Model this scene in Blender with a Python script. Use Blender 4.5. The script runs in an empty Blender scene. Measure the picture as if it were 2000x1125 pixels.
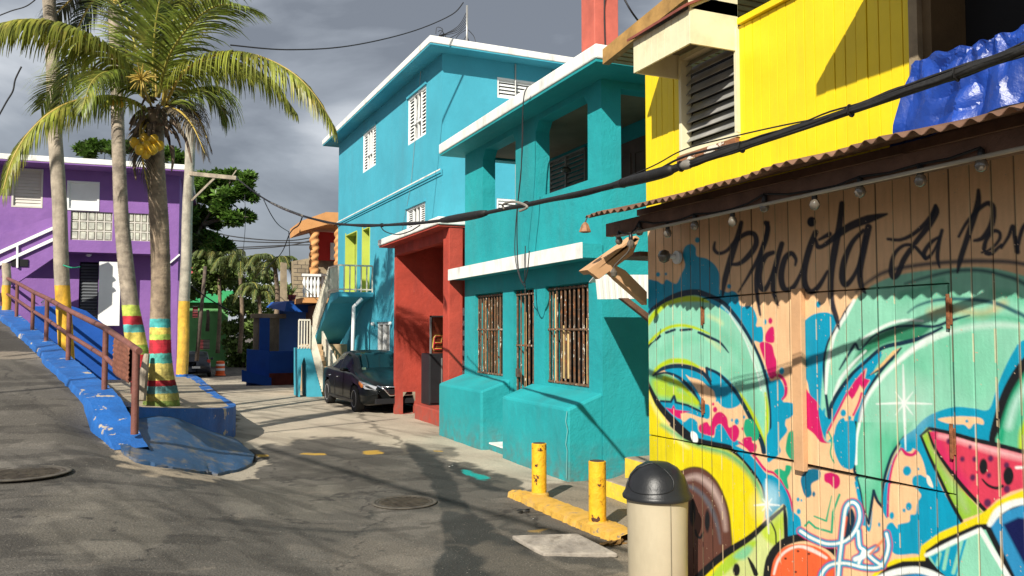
import bpy, math, random
import numpy as np
from mathutils import Vector, Matrix
R = math.radians
random.seed(7); np.random.seed(7)
S = bpy.context.scene
C = S.collection

# ---------------------------------------------------------------- camera
YAW, PITCH, F = R(23.4), R(2.92), 1620.0
CAM = Vector((0, 0, 2.0))
FW = Vector((math.sin(YAW)*math.cos(PITCH), math.cos(YAW)*math.cos(PITCH), math.sin(PITCH)))
RT = Vector((math.cos(YAW), -math.sin(YAW), 0))
UP = RT.cross(FW)
cd = bpy.data.cameras.new('camera'); cam = bpy.data.objects.new('camera', cd); C.objects.link(cam)
cam.location = CAM
cam.rotation_euler = FW.to_track_quat('-Z', 'Y').to_euler()
cd.sensor_width = 36; cd.lens = F/2000*36; cd.clip_end = 3000; cd.clip_start = 0.05
S.camera = cam

# ---------------------------------------------------------------- sun, sky, exposure
AZ, EL = R(46.5), R(34.5)                      # where the shadows fall (from +Y towards +X), sun height
SUND = Vector((-math.sin(AZ)*math.cos(EL), -math.cos(AZ)*math.cos(EL), math.sin(EL)))   # towards the sun
sd = bpy.data.lights.new('sun', 'SUN'); sun = bpy.data.objects.new('sun', sd); C.objects.link(sun)
sd.energy = 5.0; sd.angle = R(0.55); sd.color = (1.0, 0.945, 0.84)
sun.rotation_euler = SUND.to_track_quat('Z', 'Y').to_euler()
W = bpy.data.worlds.new('World'); S.world = W; W.use_nodes = True
nt = W.node_tree; nt.nodes.clear()
def wn(t): return nt.nodes.new(t)
sky = wn('ShaderNodeTexSky'); sky.sky_type = 'NISHITA'; sky.sun_disc = False
sky.sun_elevation = EL; sky.sun_rotation = math.atan2(SUND.x, SUND.y) % (2*math.pi)
tc = wn('ShaderNodeTexCoord'); mp = wn('ShaderNodeMapping'); mp.inputs['Scale'].default_value = (1.0, 1.0, 2.6)
mp.inputs['Location'].default_value = (3.1, 1.3, 0.4)
n1 = wn('ShaderNodeTexNoise'); n1.inputs['Scale'].default_value = 2.6; n1.inputs['Detail'].default_value = 8; n1.inputs['Roughness'].default_value = 0.52
n1.inputs['Distortion'].default_value = 0.35
cr = wn('ShaderNodeValToRGB')
e = cr.color_ramp.elements
e[0].position = 0.40; e[0].color = (2.1, 2.3, 2.65, 1)
e[1].position = 0.62; e[1].color = (6.3, 6.6, 7.0, 1)
k = e.new(0.5); k.color = (3.4, 3.7, 4.15, 1)
mx = wn('ShaderNodeMixRGB'); mx.inputs[0].default_value = 0.90
bg = wn('ShaderNodeBackground'); bg.inputs[1].default_value = 0.088
wo = wn('ShaderNodeOutputWorld')
L = nt.links.new
L(tc.outputs['Generated'], mp.inputs[0]); L(mp.outputs[0], n1.inputs['Vector']); L(n1.outputs[0], cr.inputs[0])
L(sky.outputs[0], mx.inputs[1]); L(cr.outputs[0], mx.inputs[2]); L(mx.outputs[0], bg.inputs[0]); L(bg.outputs[0], wo.inputs[0])
S.view_settings.view_transform = 'Standard'; S.view_settings.look = 'None'
S.view_settings.exposure = 0.32; S.view_settings.gamma = 1
S.cycles.max_bounces = 6; S.cycles.transparent_max_bounces = 8
try: S.cycles.use_denoising = True
except Exception: pass

# ---------------------------------------------------------------- picture <-> place
def ray(px, py): return FW + RT*((px-1000)/F) + UP*((562.5-py)/F)
def aX(px, py, X): d = ray(px, py); return CAM + d*((X-CAM.x)/d.x)
def aY(px, py, Y): d = ray(px, py); return CAM + d*((Y-CAM.y)/d.y)
def aZ(px, py, Z): d = ray(px, py); return CAM + d*((Z-CAM.z)/d.z)
FH = Vector((math.sin(YAW), math.cos(YAW), 0))
def aD(px, py, D): d = ray(px, py); return CAM + d*(D/d.dot(FH))
def s2l(c): return c/12.92 if c <= .04045 else ((c+.055)/1.055)**2.4
def rgb(r, g, b): return (s2l(r/255), s2l(g/255), s2l(b/255), 1)

# ---------------------------------------------------------------- mesh builder
class MB:
    def __init__(s): s.v = []; s.f = []; s.m = []
    def add(s, vs, fs, mi=0):
        o = len(s.v); s.v += [tuple(p) for p in vs]
        for f in fs: s.f.append([i+o for i in f]); s.m.append(mi)
        return s
    def box(s, x0, y0, z0, x1, y1, z1, mi=0):
        p = [(x, y, z) for z in (z0, z1) for (x, y) in ((x0, y0), (x1, y0), (x1, y1), (x0, y1))]
        return s.hexa(p, mi)
    def hexa(s, p, mi=0):
        return s.add(p, [(3, 2, 1, 0), (4, 5, 6, 7), (0, 1, 5, 4), (1, 2, 6, 5), (2, 3, 7, 6), (3, 0, 4, 7)], mi)
    def prism(s, poly, ext, mi=0):
        e = Vector(ext); n = len(poly); a = [Vector(p) for p in poly]; b = [p+e for p in a]
        fs = [tuple(range(n))[::-1], tuple(range(n, 2*n))] + [(i, (i+1) % n, n+(i+1) % n, n+i) for i in range(n)]
        return s.add(a+b, fs, mi)
    def bar(s, a, b, w, h, mi=0, up=(0, 0, 1)):
        a = Vector(a); b = Vector(b); t = (b-a).normalized(); u = Vector(up)
        sd_ = t.cross(u)
        if sd_.length < 1e-4: sd_ = t.cross(Vector((1, 0, 0)))
        sd_.normalize(); u = sd_.cross(t)
        o = [sd_*(-w/2)+u*(-h/2), sd_*(w/2)+u*(-h/2), sd_*(w/2)+u*(h/2), sd_*(-w/2)+u*(h/2)]
        p = [a+q for q in o]+[b+q for q in o]
        return s.add(p, [(3, 2, 1, 0), (4, 5, 6, 7), (0, 1, 5, 4), (1, 2, 6, 5), (2, 3, 7, 6), (3, 0, 4, 7)], mi)
    def tube(s, pts, r, seg=8, mi=0, cap=True):
        P = [Vector(p) for p in pts]; n = len(P); rr = r if isinstance(r, (list, tuple)) else [r]*n
        vs = []; ref = None
        for i in range(n):
            t = (P[min(i+1, n-1)]-P[max(i-1, 0)]).normalized()
            if ref is None:
                ref = t.cross(Vector((0, 0, 1)))
                if ref.length < .05: ref = t.cross(Vector((1, 0, 0)))
            ref = (ref-t*ref.dot(t)).normalized(); q = t.cross(ref)
            for k in range(seg):
                a = 2*math.pi*k/seg; vs.append(P[i]+(ref*math.cos(a)+q*math.sin(a))*rr[i])
        fs = [(i*seg+k, i*seg+(k+1) % seg, (i+1)*seg+(k+1) % seg, (i+1)*seg+k) for i in range(n-1) for k in range(seg)]
        if cap: fs += [tuple(range(seg))[::-1], tuple((n-1)*seg+k for k in range(seg))]
        return s.add(vs, fs, mi)
    def lathe(s, prof, c, seg=24, mi=0, sq=1.0):
        c = Vector(c); vs = []
        for (r, z) in prof:
            for k in range(seg):
                a = 2*math.pi*k/seg; vs.append(c+Vector((r*math.cos(a), r*math.sin(a)*sq, z)))
        n = len(prof)
        fs = [(i*seg+k, i*seg+(k+1) % seg, (i+1)*seg+(k+1) % seg, (i+1)*seg+k) for i in range(n-1) for k in range(seg)]
        fs += [tuple(range(seg))[::-1], tuple((n-1)*seg+k for k in range(seg))]
        return s.add(vs, fs, mi)
    def wall(s, O, U, V, N, T, rect, holes, mi=0, mj=None):
        """slab with real openings; front at O, thickness T behind it (against N)"""
        O = Vector(O); U = Vector(U); V = Vector(V); N = Vector(N)
        mj = mi if mj is None else mj
        us = sorted(set([rect[0], rect[2]]+[h[i] for h in holes for i in (0, 2)]))
        vs_ = sorted(set([rect[1], rect[3]]+[h[i] for h in holes for i in (1, 3)]))
        us = [u for u in us if rect[0]-1e-6 <= u <= rect[2]+1e-6]; vs_ = [v for v in vs_ if rect[1]-1e-6 <= v <= rect[3]+1e-6]
        def P(u, v, d): return O+U*u+V*v-N*(d*T)
        def solid(i, j):
            if i < 0 or j < 0 or i >= len(us)-1 or j >= len(vs_)-1: return False
            u = (us[i]+us[i+1])/2; v = (vs_[j]+vs_[j+1])/2
            return not any(h[0] < u < h[2] and h[1] < v < h[3] for h in holes)
        for i in range(len(us)-1):
            for j in range(len(vs_)-1):
                if not solid(i, j): continue
                a, b, c, d = us[i], us[i+1], vs_[j], vs_[j+1]
                s.add([P(a, c, 0), P(b, c, 0), P(b, d, 0), P(a, d, 0)], [(0, 1, 2, 3)], mi)
                s.add([P(a, c, 1), P(b, c, 1), P(b, d, 1), P(a, d, 1)], [(3, 2, 1, 0)], mi)
                for (di, dj, p, q) in ((-1, 0, (a, c), (a, d)), (1, 0, (b, d), (b, c)), (0, -1, (b, c), (a, c)), (0, 1, (a, d), (b, d))):
                    if not solid(i+di, j+dj):
                        s.add([P(*p, 0), P(*q, 0), P(*q, 1), P(*p, 1)], [(0, 1, 2, 3)], mj)
        return s
    def build(s, name, mat, parent=None, smooth=False, bevel=0, weld=False, sharp=None):
        me = bpy.data.meshes.new(name); me.from_pydata(s.v, [], s.f)
        mats = mat if isinstance(mat, (list, tuple)) else [mat]
        for m_ in mats: me.materials.append(m_)
        if len(mats) > 1: me.polygons.foreach_set('material_index', s.m)
        if smooth: me.polygons.foreach_set('use_smooth', [True]*len(me.polygons))
        me.update()
        o = bpy.data.objects.new(name, me); C.objects.link(o)
        if parent is not None: o.parent = parent
        if weld or bevel:
            w_ = o.modifiers.new('weld', 'WELD'); w_.merge_threshold = 0.0006
        if bevel:
            b_ = o.modifiers.new('bevel', 'BEVEL'); b_.width = bevel; b_.segments = 2; b_.limit_method = 'ANGLE'; b_.angle_limit = R(40)
        if smooth and sharp:
            me.set_sharp_from_angle(angle=R(sharp))
        return o

def tag(o, label=None, cat=None, group=None, kind=None):
    if label: o['label'] = label
    if cat: o['category'] = cat
    if group: o['group'] = group
    if kind: o['kind'] = kind
    return o
def empty(name, loc=(0, 0, 0), rz=0, label=None, cat=None, group=None):
    o = bpy.data.objects.new(name, None); C.objects.link(o); o.location = loc; o.rotation_euler = (0, 0, rz)
    o.empty_display_size = .1
    return tag(o, label, cat, group)
def struct(name, mb, mat, **k): return tag(mb.build(name, mat, **k), kind='structure')
def copy_tree(o, parent=None):
    c = o.copy(); C.objects.link(c)
    if parent is not None: c.parent = parent
    for ch in [x for x in ORDER if x.parent == o]: copy_tree(ch, c)
    return c
def cmr(pts, n=8, closed=False):
    """Catmull-Rom through points of any dimension"""
    P = [np.array(p, float) for p in pts]; out = []; m = len(P)
    for i in range(m if closed else m-1):
        if closed: a, b, c, d = P[(i-1) % m], P[i], P[(i+1) % m], P[(i+2) % m]
        else: a, b, c, d = P[max(i-1, 0)], P[i], P[i+1], P[min(i+2, m-1)]
        for k in range(n):
            t = k/n
            out.append(.5*((2*b)+(c-a)*t+(2*a-5*b+4*c-d)*t*t+(3*b-a-3*c+d)*t**3))
    if not closed: out.append(P[-1])
    return out
class Frame:
    """local frame of a building (origin, turn); finds where a sight line meets its local planes"""
    def __init__(s, o, rz): s.o = Vector(o); s.M = Matrix.Rotation(rz, 3, 'Z'); s.I = s.M.inverted(); s.rz = rz
    def _c(s): return s.I @ (CAM-s.o)
    def X(s, px, py, v): c = s._c(); d = s.I @ ray(px, py); return c+d*((v-c.x)/d.x)
    def Y(s, px, py, v): c = s._c(); d = s.I @ ray(px, py); return c+d*((v-c.y)/d.y)
    def Z(s, px, py, v): c = s._c(); d = s.I @ ray(px, py); return c+d*((v-c.z)/d.z)

# ---------------------------------------------------------------- materials
def M(name, col, rough=.7, var=.12, vscale=3., bump=.15, bscale=60., metal=0, spec=.4, stain=None, sscale=1.2, samt=.3,
      chips=None, cscale=25., cth=.62, cstreak=1, coat=0, translucent=0, streak=0, attr=None, isl=0, bands=None, detail_bump=0, emit=None, grime=0):
    m = bpy.data.materials.new(name); m.use_nodes = True; t = m.node_tree; N_ = t.nodes; Lk = t.links.new
    b = N_['Principled BSDF']; out = N_['Material Output']
    b.inputs['Roughness'].default_value = rough; b.inputs['Metallic'].default_value = metal
    b.inputs['Specular IOR Level'].default_value = spec
    if coat: b.inputs['Coat Weight'].default_value = coat; b.inputs['Coat Roughness'].default_value = .04
    tc_ = N_.new('ShaderNodeTexCoord'); vec = tc_.outputs['Object']
    def noise(sc, det=4, ro=.55, v=None, dist=0):
        n = N_.new('ShaderNodeTexNoise'); n.inputs['Scale'].default_value = sc; n.inputs['Detail'].default_value = det
        n.inputs['Roughness'].default_value = ro; n.inputs['Distortion'].default_value = dist; Lk(v or vec, n.inputs['Vector']); return n.outputs[0]
    def ramp(x, a, b_):
        r = N_.new('ShaderNodeMapRange'); r.inputs[1].default_value = a; r.inputs[2].default_value = b_; Lk(x, r.inputs[0]); return r.outputs[0]
    def mix(f, a, b_, bt='MIX'):
        x = N_.new('ShaderNodeMixRGB'); x.blend_type = bt
        for i, q in ((0, f), (1, a), (2, b_)):
            if isinstance(q, (int, float)): x.inputs[i].default_value = q
            elif isinstance(q, tuple): x.inputs[i].default_value = q
            else: Lk(q, x.inputs[i])
        return x.outputs[0]
    if attr:
        at = N_.new('ShaderNodeAttribute'); at.attribute_name = attr; base = at.outputs['Color']
    else:
        base = col
    dark = (1-var*1.6, 1-var*1.6, 1-var*1.5, 1); light = (1+var, 1+var, 1+var, 1)
    f = mix(ramp(noise(vscale, 6, .6), .32, .68), dark, light)
    c = mix(1.0, base, f, 'MULTIPLY')
    if bands:   # [(z, colour)...] painted bands by local height
        sp = N_.new('ShaderNodeSeparateXYZ'); Lk(vec, sp.inputs[0])
        ad = N_.new('ShaderNodeMath'); ad.operation = 'ADD'; Lk(sp.outputs[2], ad.inputs[0])
        jn = N_.new('ShaderNodeMath'); jn.operation = 'MULTIPLY_ADD'; Lk(noise(14, 2), jn.inputs[0]); jn.inputs[1].default_value = .05; jn.inputs[2].default_value = -.025
        Lk(jn.outputs[0], ad.inputs[1])
        for (z, cc) in bands:      # colour cc below z
            lt = N_.new('ShaderNodeMath'); lt.operation = 'LESS_THAN'; Lk(ad.outputs[0], lt.inputs[0]); lt.inputs[1].default_value = z
            c = mix(lt.outputs[0], c, mix(1.0, cc, f, 'MULTIPLY'))
    if stain:
        sv = vec
        if streak:
            mp_ = N_.new('ShaderNodeMapping'); mp_.inputs['Scale'].default_value = (1, 1, streak); Lk(vec, mp_.inputs[0]); sv = mp_.outputs[0]
        s_ = N_.new('ShaderNodeMath'); s_.operation = 'MULTIPLY'; Lk(ramp(noise(sscale, 8, .65, sv), .5, .75), s_.inputs[0]); s_.inputs[1].default_value = samt
        c = mix(s_.outputs[0], c, stain)
    if chips:
        cv = vec
        if cstreak != 1:
            mc_ = N_.new('ShaderNodeMapping'); mc_.inputs['Scale'].default_value = (1, 1, cstreak); Lk(vec, mc_.inputs[0]); cv = mc_.outputs[0]
        cm = ramp(noise(cscale, 6, .6, cv), cth, cth+.02)
        c = mix(cm, c, chips)
    if grime:
        sp_ = N_.new('ShaderNodeSeparateXYZ'); Lk(vec, sp_.inputs[0]); gm = N_.new('ShaderNodeMath'); gm.operation = 'MULTIPLY'
        gr_ = N_.new('ShaderNodeMapRange'); Lk(sp_.outputs[2], gr_.inputs[0]); gr_.inputs[1].default_value = .55; gr_.inputs[2].default_value = 0; Lk(gr_.outputs[0], gm.inputs[0]); Lk(ramp(noise(5, 7, .65), .38, .66), gm.inputs[1])
        g2 = N_.new('ShaderNodeMath'); g2.operation = 'MULTIPLY'; Lk(gm.outputs[0], g2.inputs[0]); g2.inputs[1].default_value = grime; c = mix(g2.outputs[0], c, (.12, .115, .095, 1))
    if isl:
        g = N_.new('ShaderNodeNewGeometry')
        r1 = N_.new('ShaderNodeMapRange'); Lk(g.outputs['Random Per Island'], r1.inputs[0]); r1.inputs[3].default_value = 1-isl; r1.inputs[4].default_value = 1+isl
        cb = N_.new('ShaderNodeCombineXYZ')
        for i in range(3): Lk(r1.outputs[0], cb.inputs[i])
        c = mix(1.0, c, cb.outputs[0], 'MULTIPLY')
    Lk(c, b.inputs['Base Color'])
    if bump:
        bn = N_.new('ShaderNodeBump'); bn.inputs['Strength'].default_value = bump; bn.inputs['Distance'].default_value = .02
        h = noise(bscale, 5, .6)
        if detail_bump:
            ad = N_.new('ShaderNodeMath'); ad.operation = 'MULTIPLY_ADD'; Lk(noise(detail_bump, 3), ad.inputs[0]); ad.inputs[1].default_value = 2.5; Lk(h, ad.inputs[2]); h = ad.outputs[0]
        Lk(h, bn.inputs['Height']); Lk(bn.outputs[0], b.inputs['Normal'])
    if translucent:
        tr = N_.new('ShaderNodeBsdfTranslucent'); Lk(c, tr.inputs[0]); ms = N_.new('ShaderNodeMixShader'); ms.inputs[0].default_value = translucent
        Lk(b.outputs[0], ms.inputs[1]); Lk(tr.outputs[0], ms.inputs[2]); Lk(ms.outputs[0], out.inputs[0])
    return m
def glass_mat(name, col, rough=.05, spec=.9, bump=0, bscale=10):
    return M(name, col, rough=rough, var=.04, bump=bump, bscale=bscale, spec=spec)

WHITE = M('white_paint', rgb(240, 239, 232), .6, .05, 2, .1, 40, stain=(.22, .20, .17, 1), sscale=3.5, samt=.55, streak=.4, chips=(.35, .33, .30, 1), cscale=11, cth=.71)
WHITE_CLEAN = M('white_shutter_paint', rgb(238, 239, 236), .55, .04, 2, .05, 40)
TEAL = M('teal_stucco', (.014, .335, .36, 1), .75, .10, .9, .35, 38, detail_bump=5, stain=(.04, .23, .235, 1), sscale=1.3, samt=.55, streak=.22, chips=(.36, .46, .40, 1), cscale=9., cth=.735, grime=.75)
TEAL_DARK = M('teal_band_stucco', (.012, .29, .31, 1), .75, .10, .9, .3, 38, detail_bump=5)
BLUE_T = M('turquoise_stucco', (.060, .385, .50, 1), .75, .07, .7, .22, 30, detail_bump=4, stain=(.08, .28, .36, 1), sscale=1.0, samt=.45, streak=.2)
RED = M('red_stucco', (.44, .058, .035, 1), .8, .14, 1.5, .35, 30, detail_bump=5, stain=(.20, .035, .03, 1), sscale=1.5, samt=.6, streak=.35, grime=.7, chips=(.5, .3, .22, 1), cscale=9, cth=.74)
CORAL = M('coral_column_paint', (.55, .13, .09, 1), .7, .1, 3, .2, 30, stain=(.3, .08, .06, 1), sscale=4, samt=.4)
YELLOW = M('yellow_board_paint', (.86, .64, .012, 1), .5, .06, 2, .08, 30, stain=(.60, .42, .03, 1), sscale=5, samt=.3, streak=.15)
CREAM = M('cream_board_paint', (.78, .72, .48, 1), .6, .06, 3, .08, 30, stain=(.4, .3, .15, 1), sscale=5, samt=.35)
PEACH = M('peach_board_paint', (.64, .37, .19, 1), .6, .10, 3, .15, 30, stain=(.3, .17, .1, 1), sscale=6, samt=.5)
BROWN = M('brown_beam_wood', (.16, .085, .055, 1), .7, .2, 6, .3, 40)
SOFFIT = M('soffit_boards', (.30, .25, .13, 1), .7, .15, 5, .2, 30)
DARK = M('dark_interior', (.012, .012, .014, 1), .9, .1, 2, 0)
DARKWOOD = M('dark_wood_door', (.09, .055, .038, 1), .6, .2, 4, .2, 30)
TAN = M('tan_plaster', (.27, .20, .13, 1), .9, .12, 2, .2, 30)
PURPLE = M('purple_stucco', (.255, .118, .375, 1), .75, .08, 1.2, .3, 26, detail_bump=4, stain=(.12, .05, .26, 1), sscale=.9, samt=.35)
BLUE = M('blue_wall_paint', (.006, .085, .40, 1), .6, .10, 1.3, .2, 26, detail_bump=4, stain=(.005, .05, .25, 1), sscale=1.2, samt=.4)
KERB = M('chipped_blue_kerb_paint', (.016, .125, .42, 1), .6, .16, 2.5, .5, 20, detail_bump=4, chips=(.47, .40, .30, 1), cscale=3.6, cth=.625, stain=(.02, .06, .17, 1), sscale=3, samt=.5)
APRON = M('faded_blue_concrete_paint', (.030, .085, .185, 1), .55, .14, 2.5, .35, 26, stain=(.30, .22, .09, 1), sscale=3.2, samt=.75, streak=3, chips=(.33, .26, .17, 1), cscale=6, cth=.70)
GREEN = M('green_stucco', (.17, .45, .16, 1), .8, .12, 1, .3, 12, stain=(.08, .18, .08, 1), sscale=.7, samt=.5)
GREEN_TRIM = M('green_parapet_paint', (.05, .42, .16, 1), .7, .1, 1, .1, 20)
PINK = M('pink_red_wall', (.62, .12, .13, 1), .8, .1, 1, .1, 10)
ORANGE_H = M('orange_stucco', (.68, .33, .12, 1), .8, .1, 2, .2, 20, stain=(.4, .2, .1, 1), sscale=2, samt=.4)
BRIGHTRED = M('bright_red_wall', (.62, .03, .02, 1), .6, .08, 1, .1, 10)
LIME = M('lime_reveal_paint', (.52, .60, .10, 1), .7, .08, 1, .1, 10)
CONC = M('bare_concrete', (.36, .30, .215, 1), .9, .22, 2.2, .5, 26, stain=(.12, .10, .075, 1), sscale=2.5, samt=.6, detail_bump=6)
CONC2 = M('weathered_block', (.38, .30, .19, 1), .9, .25, 1.4, .5, 10, stain=(.08, .07, .06, 1), sscale=1.1, samt=.75, streak=.3)
RUSTRAIL = M('rusty_brown_rail_paint', (.20, .078, .060, 1), .55, .2, 5, .25, 40, stain=(.10, .035, .02, 1), sscale=8, samt=.7)
RUST = M('rusty_corrugated_iron', (.23, .085, .050, 1), .75, .3, 6, .35, 40, stain=(.07, .035, .025, 1), sscale=7, samt=.7)
BARS = M('peeling_brown_bar_paint', (.15, .088, .052, 1), .7, .3, 9, .5, 60, chips=(.80, .76, .66, 1), cscale=30., cth=.62, cstreak=.3, stain=(.42, .12, .02, 1), sscale=12, samt=.8)
BLIND = M('cream_wood_strip', (.78, .55, .24, 1), .7, .15, 3, .1, 30)
YPAINT = M('chipped_yellow_paint', (.86, .46, .02, 1), .6, .12, 7, .5, 30, stain=(.42, .17, .01, 1), sscale=9, samt=.7, chips=(.07, .028, .016, 1), cscale=9, cth=.585)
YKERB = M('worn_yellow_kerb_paint', (.66, .38, .06, 1), .8, .2, 6, .5, 40, stain=(.26, .19, .12, 1), sscale=6, samt=.9, chips=(.26, .2, .13, 1), cscale=7, cth=.64)
POLE = M('weathered_pole_wood', (.36, .30, .225, 1), .85, .25, 4, .5, 26, stain=(.11, .08, .06, 1), sscale=5, samt=.8, streak=.12)
BLACKP = M('black_plastic', (.016, .017, .019, 1), .38, .2, 5, .1, 60)
BEIGE = M('beige_plastic', (.50, .43, .30, 1), .5, .06, 2, .05, 40, stain=(.25, .2, .13, 1), sscale=3, samt=.35, streak=.3)
CABLE = M('black_cable_rubber', (.014, .013, .012, 1), .55, .3, 8, .2, 60)
CABLE_G = M('grey_cable_sleeve', (.22, .20, .17, 1), .5, .3, 8, .2, 60)
WIRE = M('dark_wire', (.02, .02, .022, 1), .6, .1, 5, 0)
METAL = M('galvanised_metal', (.42, .42, .40, 1), .45, .15, 6, .1, 60, metal=.6, stain=(.25, .12, .06, 1), sscale=6, samt=.5)
ANTHRA = M('black_appliance', (.02, .02, .022, 1), .4, .1, 5, .05, 60)
CARP = M('black_car_paint', (.006, .007, .007, 1), .30, .05, 2, 0, spec=.18, coat=.16)
SUVP = M('dark_blue_car_paint', (.012, .018, .032, 1), .28, .05, 2, 0, spec=.4, coat=.4)
GLS = glass_mat('tinted_car_glass', (.008, .016, .015, 1), .05, .5)
CHROME = M('chrome', (.75, .75, .76, 1), .12, .02, 2, 0, metal=1)
LAMPG = M('headlight_glass', (.55, .57, .60, 1), .12, .2, 9, 0, spec=1., metal=.4)
REDL = M('red_lamp_glass', (.55, .03, .02, 1), .15, .05, 5, 0, spec=.9)
AMBER = M('amber_lamp_glass', (.75, .22, .03, 1), .2, .05, 5, 0, spec=.9)
TYRE = M('tyre_rubber', (.014, .014, .014, 1), .85, .2, 20, .2, 60)
RIM = M('alloy_rim', (.50, .50, .50, 1), .35, .1, 9, 0, metal=.3)
TARP = M('blue_tarpaulin', (.008, .048, .30, 1), .36, .22, 5, .25, 22, spec=.55, chips=(.10, .2, .55, 1), cscale=26, cth=.73)
ORANGEP = M('orange_plastic', (.85, .13, .02, 1), .5, .1, 3, .05, 30)
REFL = M('white_reflective_band', (.85, .82, .76, 1), .4, .05, 3, 0)
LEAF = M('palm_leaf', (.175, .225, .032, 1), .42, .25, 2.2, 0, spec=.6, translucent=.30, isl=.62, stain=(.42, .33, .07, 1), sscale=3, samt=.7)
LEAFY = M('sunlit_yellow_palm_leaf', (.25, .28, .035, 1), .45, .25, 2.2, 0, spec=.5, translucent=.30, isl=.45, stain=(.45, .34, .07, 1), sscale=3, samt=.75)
LEAFD = M('dry_palm_leaf', (.12, .095, .06, 1), .7, .25, 3, 0, isl=.5, translucent=.15)
RACHIS = M('palm_rachis', (.46, .33, .07, 1), .5, .15, 5, .1, 30)
SHEATH = M('dry_palm_sheath', (.19, .135, .095, 1), .8, .3, 6, .4, 30, isl=.3)
COCO = M('yellow_coconut', (.72, .44, .03, 1), .4, .12, 9, .05, 30)
TRUNK = M('palm_trunk_bark', (.225, .165, .110, 1), .9, .3, 5, .6, 22, stain=(.07, .05, .035, 1), sscale=7, samt=.8)
BARK = M('tree_bark', (.12, .09, .07, 1), .9, .3, 5, .5, 20)
TLEAF = M('broad_leaf', (.105, .195, .032, 1), .4, .2, 2, 0, spec=.5, translucent=.18, isl=.55)
TLEAF2 = M('bush_leaf', (.14, .21, .045, 1), .55, .2, 2, 0, translucent=.2, isl=.5)
FARLEAF = M('far_palm_leaf', (.12, .16, .045, 1), .55, .2, 2, 0, translucent=.2, isl=.45, stain=(.3, .2, .07, 1), sscale=1.5, samt=.5)
GBLOCK = M('glass_block', (.60, .60, .50, 1), .12, .25, 4, .6, 9, spec=1.0)
SHUT_BEIGE = M('beige_panel', (.66, .62, .55, 1), .6, .08, 1, .05, 30)
GREYSLAT = M('grey_jalousie_slat', (.27, .27, .25, 1), .5, .15, 5, .1, 30, stain=(.6, .55, .5, 1), sscale=4, samt=.5)
TILE = M('tan_step_tile', (.52, .36, .20, 1), .6, .2, 4, .1, 30)
PEELW = M('peeling_white_railing', (.76, .70, .56, 1), .7, .12, 5, .3, 40, chips=(.25, .13, .07, 1), cscale=12, cth=.66)
STEM = M('green_frond_stem', (.30, .27, .05, 1), .5, .15, 5, 0)
BULB = M('clear_bulb_glass', (.13, .11, .085, 1), .08, .1, 5, 0, spec=1.)
SCREEN = M('white_poster', (.72, .70, .67, 1), .5, .2, 6, 0)
FABRIC = M('speckled_cushion', (.35, .33, .30, 1), .9, .2, 5, 0, chips=(.05, .05, .06, 1), cscale=30, cth=.5)
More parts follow.
